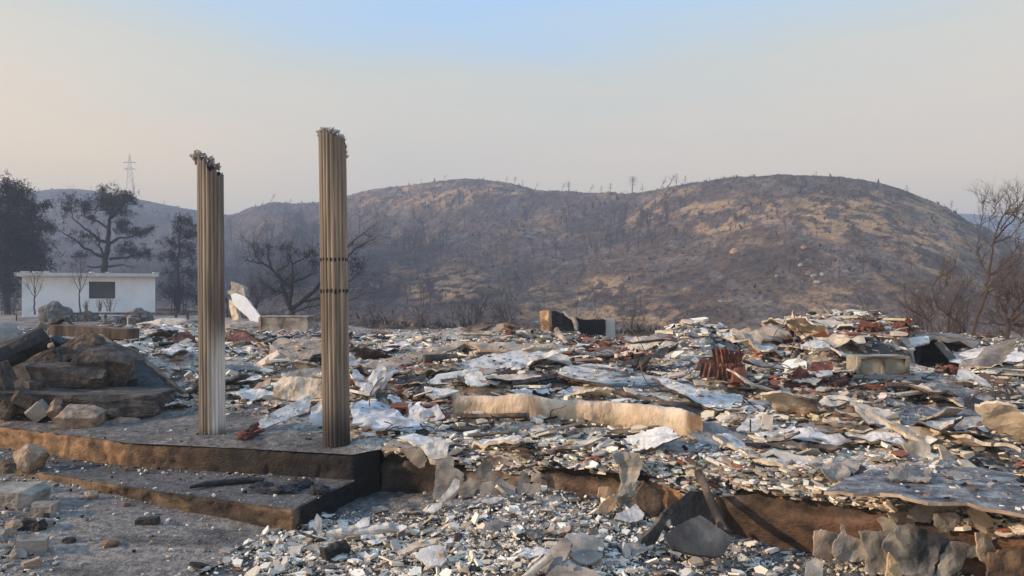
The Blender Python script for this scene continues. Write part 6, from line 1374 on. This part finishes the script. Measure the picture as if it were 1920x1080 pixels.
pix_tree('spreading_tree', 'low spreading leafless tree behind the nearer column', 'tree', 40, [([(700, 1200), (690, 1050), (645, 950), (590, 800), (560, 680), (450, 540), (330, 470), (120, 430)], .20, .02), ([(650, 960), (680, 820), (695, 690), (690, 480), (640, 350)], .13, .02), ([(700, 1010), (800, 930), (950, 800), (1100, 620), (1250, 400), (1370, 250), (1500, 140), (1620, 50)], .13, .01), ([(800, 940), (1030, 880), (1250, 850)], .08, .02), ([(690, 1060), (860, 1000), (1040, 965)], .08, .02), ([(700, 700), (850, 640), (1000, 570)], .07, .015), ([(560, 690), (520, 560), (640, 490), (640, 380)], .07, .015), ([(660, 830), (560, 815), (475, 800)], .05, .03), ([(450, 545), (400, 400), (420, 270)], .06, .01), ([(1120, 610), (1300, 440), (1450, 290), (1600, 220), (1750, 130)], .07, .01), ([(680, 600), (600, 680), (560, 730)], .04, .02), ([(1100, 700), (1370, 690), (1550, 560)], .05, .01), ([(1150, 1000), (1370, 920), (1560, 820)], .04, .01), ([(330, 480), (250, 380), (220, 230)], .05, .01), ([(690, 480), (820, 420), (930, 330)], .05, .01), ([(590, 740), (660, 740)], .04, .02)],
         [(250, 320, 90, 90, .35), (420, 300, 90, 60, .5), (600, 300, 110, 50, .6), (830, 360, 130, 50, .6), (980, 330, 70, 60, .5), (950, 450, 110, 60, .6), (150, 400, 50, 50, .3), (1450, 420, 110, 100, .5), (1480, 560, 90, 70, .4), (1420, 220, 90, 60, .3), (1600, 130, 60, 40, .2)], mat_bark, mat_needle, 4, twig=(1.3, 34, 2, .25), zoom=Z5, tsize=.15, nd=7)
Z3 = lambda x, y: (1660 + x / 7.385, 330 + y / 7.385)
Z4 = lambda x, y: (1660 + x / 7.385, 470 + y / 7.385)
Z34 = lambda x, y: (1660 + x / 7.385, 470 + y / 7.385)
def y3(pts): return [(x, y - 1034) for x, y in pts]       # zoom 3 coordinates expressed in zoom 4
pix_tree('bare_sapling', 'tallest bare reddish tree at the right border, twigs against the sky', 'tree', 17, [([(1190, 1500), (1230, 1078), (1340, 760), (1400, 500), (1432, 350), (1460, 150), (1478, 0)] + y3([(1490, 940), (1560, 700), (1650, 520), (1760, 400), (1850, 300)]), .045, .007), (y3([(1490, 930), (1600, 900), (1750, 830), (1850, 700), (1910, 520)]), .022, .006), (y3([(1500, 900), (1600, 780), (1780, 600), (1850, 450), (1920, 330)]), .022, .006), (y3([(1560, 680), (1640, 540), (1720, 500), (1740, 350)]), .015, .005), ([(1430, 350), (1350, 210), (1270, 0), (1300, -200)], .02, .006), ([(1440, 330), (1600, 240), (1750, 60), (1850, -60)], .022, .007), ([(1432, 350), (1560, 290), (1720, 230), (1900, 110)], .02, .007), ([(1405, 590), (1560, 520), (1700, 330), (1850, 230)], .02, .006), ([(1345, 745), (1310, 650), (1400, 530), (1480, 440)], .018, .006), (y3([(1430, 750), (1440, 600), (1520, 480), (1530, 320)]), .008, .004), (y3([(1300, 900), (1310, 700), (1350, 500), (1356, 380)]), .007, .004), (y3([(1610, 720), (1740, 560), (1830, 420), (1830, 230)]), .012, .005)],
         [], mat_bark_r, None, 5, twig=(.42, 22, 2, .25), zoom=Z4, dz=.35)
pix_tree('bare_sapling', 'bare crooked tree at the right border with a twin trunk low down', 'tree', 16, [([(1660, 1500), (1690, 1040), (1660, 860), (1560, 680), (1570, 560), (1620, 440)], .06, .015), ([(1700, 1000), (1820, 900), (1910, 830), (2100, 700), (2250, 480)], .05, .01), ([(1690, 1040), (1800, 990), (1920, 960), (2200, 930)], .04, .01), ([(1560, 620), (1680, 600), (1750, 570), (1830, 490)], .015, .006), ([(1650, 860), (1690, 700), (1680, 560)], .015, .006), ([(1740, 960), (1780, 850), (1900, 700), (1960, 500)], .025, .008), ([(1680, 1020), (1560, 1020), (1480, 980), (1400, 1010)], .02, .008), ([(1850, 880), (1870, 750), (1840, 640)], .015, .006), ([(2000, 780), (2000, 600), (2060, 400)], .02, .007), ([(1690, 1050), (1620, 940), (1520, 760)], .02, .007), ([(1720, 1000), (1900, 1050), (2100, 1020)], .03, .01)],
         [], mat_bark_r, None, 6, twig=(.5, 24, 2, .2), zoom=Z4, dz=.5)
pix_tree('bare_sapling', 'thin many stemmed bare tree left of the tallest reddish one', 'tree', 18, [([(690, 1500), (640, 1078), (610, 980), (450, 870), (330, 820), (260, 650), (260, 520)], .03, .006), ([(830, 1500), (860, 1050), (890, 900), (930, 720), (1040, 520), (1100, 380)], .035, .006), ([(885, 910), (800, 840), (720, 770), (665, 600), (650, 500), (730, 390), (790, 300), (800, 180)], .022, .005), ([(730, 390), (850, 320), (970, 230)], .012, .004), ([(1060, 1500), (1040, 1078), (990, 900), (1050, 780), (1270, 590)], .02, .005), ([(700, 620), (840, 500), (930, 360)], .012, .004), ([(640, 1060), (520, 850), (430, 700), (380, 480)], .012, .004), ([(620, 980), (660, 820), (620, 680)], .01, .004), ([(930, 720), (1020, 680), (1180, 420)], .012, .004)],
         [], mat_bark_r, None, 7, twig=(.4, 20, 2, .2), zoom=Z4, dz=.5)
# thickets of fine burnt twigs
def bush(name, label, cx, base, w, h, d, seed, mat, stems=9, lev=2, kids=3, grp=None, z=None, needles=0):
    rnd = random.Random(seed); b = P(cx, base, d); H = h / F * d; Wd = w / F * d; e = MB(); tips = []
    for k in range(stems):
        a = rnd.uniform(0, 6.3); lean = Vector((math.cos(a), math.sin(a) * .6, 0)) * rnd.uniform(.1, .9) * Wd / H * .55
        grow(e, b + Vector((rnd.gauss(0, Wd * .08), rnd.gauss(0, Wd * .05), 0)), Vector((0, 0, 1)) + lean, H * rnd.uniform(.45, .75), max(.012, H * .012), lev, rnd, kids, .25, .55, 4, tips, 4)
    if needles:
        V = []; Fc = []
        for p, _ in tips:
            if rnd.random() < needles: tuft(V, Fc, p, H * .05, rnd, 4)
        k = len(e.v); e.v += V; e.f += [tuple(i + k for i in f) for f in Fc]
    o = e.build(name, mat); return tag(o, label, 'shrub', grp)
BL = [(700, 618, 60, 52, 33, 'bare bush close to the right of the nearer column', mat_bark), (748, 618, 40, 40, 36, 'small bare bush second right of the nearer column', mat_bark), (790, 618, 60, 50, 36, 'brownish thin bush halfway between nearer column and the big dark bush', mat_bark_r), (885, 640, 120, 100, 34, 'big round dark leafless bush behind the far heap', mat_bark), (950, 640, 90, 80, 36, 'dark bush at the right flank of the big round one', mat_bark),
      (1480, 640, 50, 75, 24, 'rusty brown spindly bush left of the right hand heap', mat_bark_r), (1640, 640, 90, 90, 26, 'faint grey bush behind the crest of the right hand heap', mat_bark), (1720, 650, 90, 120, 22, 'pale thicket of thin stems behind the black hollow', mat_bark_r), (1790, 670, 110, 130, 20, 'thicket of thin stems between the bare trees', mat_bark_r), (1900, 680, 120, 120, 20, 'thicket of thin stems at the right border', mat_bark_r), (1390, 650, 40, 50, 25, 'low bush in the notch between both heaps', mat_bark),
      (1130, 640, 60, 50, 28, 'thin bush right of the ruined wall white strip', mat_bark), (1190, 640, 60, 70, 28, 'bare bush second right of the ruined wall', mat_bark), (570, 612, 20, 26, 30, 'little weed growing behind the concrete trough', mat_bark_r), (592, 625, 24, 30, 28, 'little weed at the right end of the concrete trough', mat_bark_r), (430, 590, 40, 60, 42, 'dark bush behind the leaning wall chunk', mat_bark), (470, 590, 70, 80, 44, 'large dark bush between leaning wall chunk and spreading tree', mat_bark),
      (340, 590, 90, 90, 50, 'dark thicket at the foot of the slim pine', mat_bark), (20, 590, 90, 60, 50, 'dark thicket at the foot of the tallest pine', mat_bark)]
for i, (cx, b, w, h, d, lb, m) in enumerate(BL): bush('bare_bush', lb, cx, b + 4, w, h, d, 300 + i, m, stems=12 if w > 50 else 7, lev=2 if w < 50 else 3)
for i, (cx, w, h, lb) in enumerate([(162, 26, 22, 'first grey weed clump growing on the boulders'), (188, 22, 26, 'small weed clump under the hut window'), (205, 34, 34, 'tallest grey weed clump under the right edge of the hut window')]): bush('weed_clump', lb, cx, 584, w, h, 38.5, 350 + i, mat_needle_t, stems=14, lev=2)
def small_tree(label, x, top, base, crown, d, seed):
    pix_tree('young_tree', label, 'tree', d, [([(x, base), (x - 1, (base + crown) / 2), (x, crown), (x, top + 4)], .05, .015), ([(x, crown + 5), (x - 10, crown - 10), (x - 16, top + 14)], .02, .008), ([(x, crown + 8), (x + 9, crown - 8), (x + 17, top + 12)], .02, .008), ([(x, crown), (x - 6, top + 14), (x - 9, top + 4)], .015, .006), ([(x, crown - 4), (x + 6, top + 10), (x + 8, top + 2)], .015, .006)], [], mat_bark_r, None, seed, twig=(.45, 8, 1, .3), dz=.3)
small_tree('thin young tree with a round bare crown before the left end of the hut', 65, 512, 590, 552, 42, 8)
small_tree('thin young tree standing just left of the hut window, crown above the roof', 150, 488, 588, 540, 42, 9)
tag(mb_ := None or log('metal_stake', 'short dark stake in the yard left of the hut', 'stake', P(31, 601, 36), P(31, 590, 36), .03, mat_char, 9, n=6), None)
# power pylon on the far crest
e = empty('power_pylon', P(243, 366, 392), 'lattice power pylon on the far hill behind the wide pine', 'pylon')
mp_ = M('hazy steel', [(.22, .21, .21), (.28, .27, .27)], bump=0); mb = MB(); d = 388; S = d / F
def q3(x, y, k=0): return P(243 + x, y, d + k)
for sx in (-1, 1):
    for kz in (-1, 1): mb.bar(q3(sx * 7.5, 368, kz * 2.4), q3(sx * 1.2, 292, kz * .4), .15)
for y0, y1, w0, w1 in ((366, 350, 7.4, 6), (350, 336, 6, 4.8), (336, 324, 4.8, 3.8), (324, 313, 3.8, 2.9), (313, 303, 2.9, 2.1), (303, 293, 2.1, 1.3)):
    for k in (-1, 1): mb.bar(q3(-w0, y0, k), q3(w1, y1, k), .09); mb.bar(q3(w0, y0, k), q3(-w1, y1, k), .09)
mb.build('lattice', mp_, e); mb = MB()
for y, w in ((305, 12), (317, 10)): mb.bar(q3(-w, y), q3(w, y), .26); mb.bar(q3(-w, y), q3(0, y - 4), .16); mb.bar(q3(w, y), q3(0, y - 4), .16)
mb.bar(q3(0, 293), q3(0, 288), .26); mb.build('cross_arm', mp_, e)

# ---------------------------------------------------------------- trees, scrub and rocks of the hillside
def hill_at(px, py):
    ds = np.exp(np.linspace(math.log(DTERR(px) + 6), math.log(float(DRIDGE(px)) * 1.02), 700)); zz = terr(np.full_like(ds, px), ds); yy = 540 - (zz - EYE) / ds * F
    run = np.minimum.accumulate(yy); vis = (yy <= run + .01); j = np.where(vis & (yy <= py))[0]
    j = int(j[0]) if len(j) else int(np.argmin(yy))
    return Vector(((px - 960) / F * ds[j], ds[j], float(zz[j]) - .1))
HM = []
for v in range(9):
    rnd = random.Random(900 + v); mb = MB(); H = 1.0; lean = Vector((.25 if v in (1, 4) else rnd.gauss(0, .08), 0, 1)); kind = v % 3
    pts = [Vector((0, 0, -.05)), lean * .3, lean * .6 + Vector((rnd.gauss(0, .04), 0, 0)), lean * .95]; mb.tube(pts, [.030, .024, .016, .006], 5)
    for k in range((22, 14, 9)[kind]):
        t = rnd.uniform((.25, .4, .5)[kind], 1); p = lean * .95 * t; a = rnd.uniform(0, 6.3)
        grow(mb, p, Vector((math.cos(a), math.sin(a), (.35, .6, .9)[kind])), (.34, .32, .38)[kind] * (1.15 - t * .6) * rnd.uniform(.7, 1.2), .010, 1, rnd, 3, .3, .6, 3, None, 3)
    tw = len(mb.f)
    if v in (2, 5, 8, 7):
        V = []; Fc = []
        for _ in range(240): tuft(V, Fc, lean * rnd.uniform(.4, 1.0) + Vector([rnd.gauss(0, .13), rnd.gauss(0, .13), rnd.gauss(0, .05)]), .05, rnd, 2)
        k = len(mb.v); mb.v += V; mb.f += [tuple(i + k for i in f) for f in Fc]
    me = bpy.data.meshes.new('hillside_tree'); me.from_pydata([tuple(p) for p in mb.v], [], mb.f); me.materials.append(mat_bark); me.materials.append(mat_needle_t)
    if v in (2, 7): me.polygons.foreach_set('material_index', [0] * tw + [1] * (len(mb.f) - tw))
    HM.append(me)
HT = [((430, 520), (60, 40), 24, (22, 50), 'on the dim blue slope behind the farther column'), ((560, 440), (90, 30), 34, (20, 45), 'on the dim slope between the two columns'), ((520, 530), (90, 35), 26, (22, 50), 'on the low blue slope behind the spreading tree'), ((780, 470), (90, 22), 32, (22, 46), 'in the dark grove right of the nearer column'), ((880, 400), (140, 28), 22, (14, 28), 'on the upper slope of the middle hill'),
      ((1000, 480), (130, 35), 14, (16, 34), 'on the open middle slope'), ((1200, 395), (70, 26), 26, (18, 36), 'in the saddle grove between the hills'), ((1180, 460), (100, 20), 18, (16, 34), 'on the slope below the saddle grove'), ((1420, 430), (120, 40), 14, (14, 28), 'on the left flank of the big right hill'), ((1600, 500), (150, 45), 14, (16, 34), 'on the lower flank of the big right hill'),
      ((760, 560), (80, 22), 14, (24, 46), 'at the foot of the slope right of the nearer column'), ((1050, 590), (140, 24), 12, (22, 44), 'at the foot of the slope behind the ruined wall'), ((240, 480), (160, 60), 16, (16, 34), 'on the hazy far slope behind the hut')]
rn = random.Random(77)
def htree(px, py, hp, m, label, grp, lean=None):
    b = hill_at(px, py); o = bpy.data.objects.new('hillside_tree', HM[m]); COL.objects.link(o); o.location = b; H = hp / F * b.y; o.scale = (H * rn.uniform(.8, 1.15), H, H)
    o.rotation_euler = (0, rn.gauss(0, .05) + (lean or 0), rn.uniform(0, 6.3) if lean is None else 0); tag(o, label, 'tree', grp)
for (cx, cy), (sx, sy), n, (h0, h1), where in HT:
    for q in range(n):
        tx_ = cx + rn.gauss(0, sx * .6); ty_ = cy + rn.gauss(0, sy * .6); ty_ = max(ty_, float(SKY(tx_)) + rn.uniform(34, 70)); htree(tx_, ty_, rn.uniform(h0, h1), rn.randint(0, 8), 'small burnt tree ' + where, 'burnt trees ' + where)
for px, hp, m, lb in [(1185, 30, 2, 'leaning brown crowned tree on the skyline saddle'), (1238, 26, 1, 'wind bent bare tree on the skyline, left foot of the right hill'), (1252, 28, 4, 'second wind bent bare tree beside the first on the skyline'), (1268, 22, 0, 'round bare tree third on the skyline at the right hill foot'), (1284, 16, 3, 'smallest bare tree of the skyline group at the right hill foot'), (1700, 12, 3, 'lone tiny tree on the skyline of the right hill shoulder'),
                      (1782, 18, 6, 'lone forked tree where the right hill meets the far ridge'), (1530, 9, 3, 'tiny stem on the crown of the right hill'), (832, 12, 1, 'tiny leaning tree on the middle hill skyline'), (950, 12, 3, 'tiny tree right of the middle hill summit'), (964, 14, 6, 'forked tree right of the middle hill summit'), (980, 12, 0, 'third little tree right of the middle hill summit'),
                      (1003, 14, 1, 'bushy little tree further down the middle hill skyline'), (1052, 18, 4, 'leaning little tree at the left end of the saddle skyline'), (1066, 18, 7, 'bushy tree on the saddle skyline'), (1104, 18, 1, 'bent tree in the middle of the saddle skyline'), (1126, 14, 6, 'forked tree in the middle of the saddle skyline'), (1144, 16, 3, 'upright thin tree on the saddle skyline'), (1204, 16, 0, 'little tree between brown crowned one and bent pair on the skyline'),
                      (507, 18, 4, 'leaning tree on the hazy skyline between the columns'), (490, 8, 1, 'low bent tree beside the leaning one between the columns'), (545, 10, 3, 'tiny tree on the hazy skyline left of the nearer column'), (138, 8, 0, 'tiny tree on the far left skyline'), (170, 8, 6, 'second tiny tree on the far left skyline'), (307, 8, 3, 'tiny tree on the far skyline left of the farther column'), (790, 8, 0, 'low shrub like tree on the middle hill skyline'), (1330, 8, 0, 'tiny tree on the left shoulder of the right hill')]:
    htree(px, float(SKY(px)) - 20, hp, m, lb, None, lean=.25 if m in (1, 4) else 0)
# low scrub, dead grass tussocks: nobody could count them
rs = np.random.default_rng(3); N = 42000
px = rs.uniform(-300, 2300, N); u = rs.random(N); Dt = DTERR(px) + 4; Dr = DRIDGE(px); d = Dt * (Dr / Dt) ** u; x = (px - 960) / F * d
z = terr(px, d); cl = fbm(x / 6, d / 6, 3, 61); k = rs.random(N) < (.25 + 1.2 * (cl > .5)); px, d, x, z = px[k], d[k], x[k], z[k]; n = len(px)
sz = rs.uniform(.10, .42, n) * np.clip(d / 120, .6, 2.0) * (1 + 1.2 * (rs.random(n) < .12)); nb = 4
ang = rs.uniform(0, 6.28, (n, nb)); ln = sz[:, None] * rs.uniform(.5, 1.1, (n, nb)); ox = np.cos(ang) * ln * .8; oy = np.sin(ang) * ln * .8
wx = -np.sin(ang) * ln * .22; wy = np.cos(ang) * ln * .22; X = x[:, None]; Y = d[:, None]; Zz = z[:, None] - .05
va = np.stack([np.stack([X + wx, Y + wy, Zz + 0 * wx], -1), np.stack([X - wx, Y - wy, Zz + 0 * wx], -1), np.stack([X + ox, Y + oy, Zz + ln * 1.0], -1)], 2).reshape(-1, 3)
t3 = np.arange(len(va)).reshape(-1, 3)
tanm = (rs.random(n) < .28); col = np.where(tanm[:, None], np.array([[.24, .175, .115]]), np.array([[.050, .044, .042]])) * rs.uniform(.7, 1.3, (n, 1))
me = bpy.data.meshes.new('burnt_scrub'); me.vertices.add(len(va)); me.vertices.foreach_set('co', va.ravel()); me.loops.add(len(va)); me.loops.foreach_set('vertex_index', t3.ravel().astype(np.int32)); me.polygons.add(len(t3)); me.polygons.foreach_set('loop_start', (np.arange(len(t3)) * 3).astype(np.int32)); me.polygons.foreach_set('loop_total', np.full(len(t3), 3, dtype=np.int32)); me.update(calc_edges=True)
at = me.color_attributes.new('Col', 'FLOAT_COLOR', 'POINT'); cc = np.ones((len(va), 4)); cc[:, :3] = np.repeat(col, nb * 3, 0); at.data.foreach_set('color', cc.ravel()); me.materials.append(mat_hill)
o = bpy.data.objects.new('burnt_scrub', me); COL.objects.link(o); tag(o, 'low burnt scrub and dead grass tufts all over the hills', 'scrub', kind='stuff')
# boulders one can tell apart on the hillside
for i, (px_, py_, w, h, lb, m) in enumerate([(1376, 474, 18, 12, 'orange boulder alone in the middle of the right hill slope', mat_orange), (1524, 518, 16, 8, 'pale pair rock on the lower right hill slope, left one', mat_stone_pale), (1540, 516, 12, 9, 'pale pair rock on the lower right hill slope, right one', mat_stone_pale), (1505, 465, 12, 6, 'small tan outcrop right of the orange boulder', mat_orange), (1090, 562, 14, 12, 'tan rock on the slope above the ruined wall', mat_orange), (1530, 530, 18, 6, 'flat pale rock just under the rock pair', mat_stone_pale), (1350, 566, 10, 8, 'small rock low on the slope right of the ruined wall', mat_stone_pale), (1455, 518, 10, 6, 'small pale rock left of the rock pair', mat_stone_pale), (1500, 500, 14, 7, 'grey outcrop between orange boulder and rock pair', mat_stone_pale)]):
    b = hill_at(px_, py_); tag(rock('hillside_boulder', b + Vector((0, -.3, .1)), (w / F * b.y, w / F * b.y * .8, h / F * b.y * 1.3), (0, 0, i), m, 700 + i, boxy=.3), lb, 'boulder')
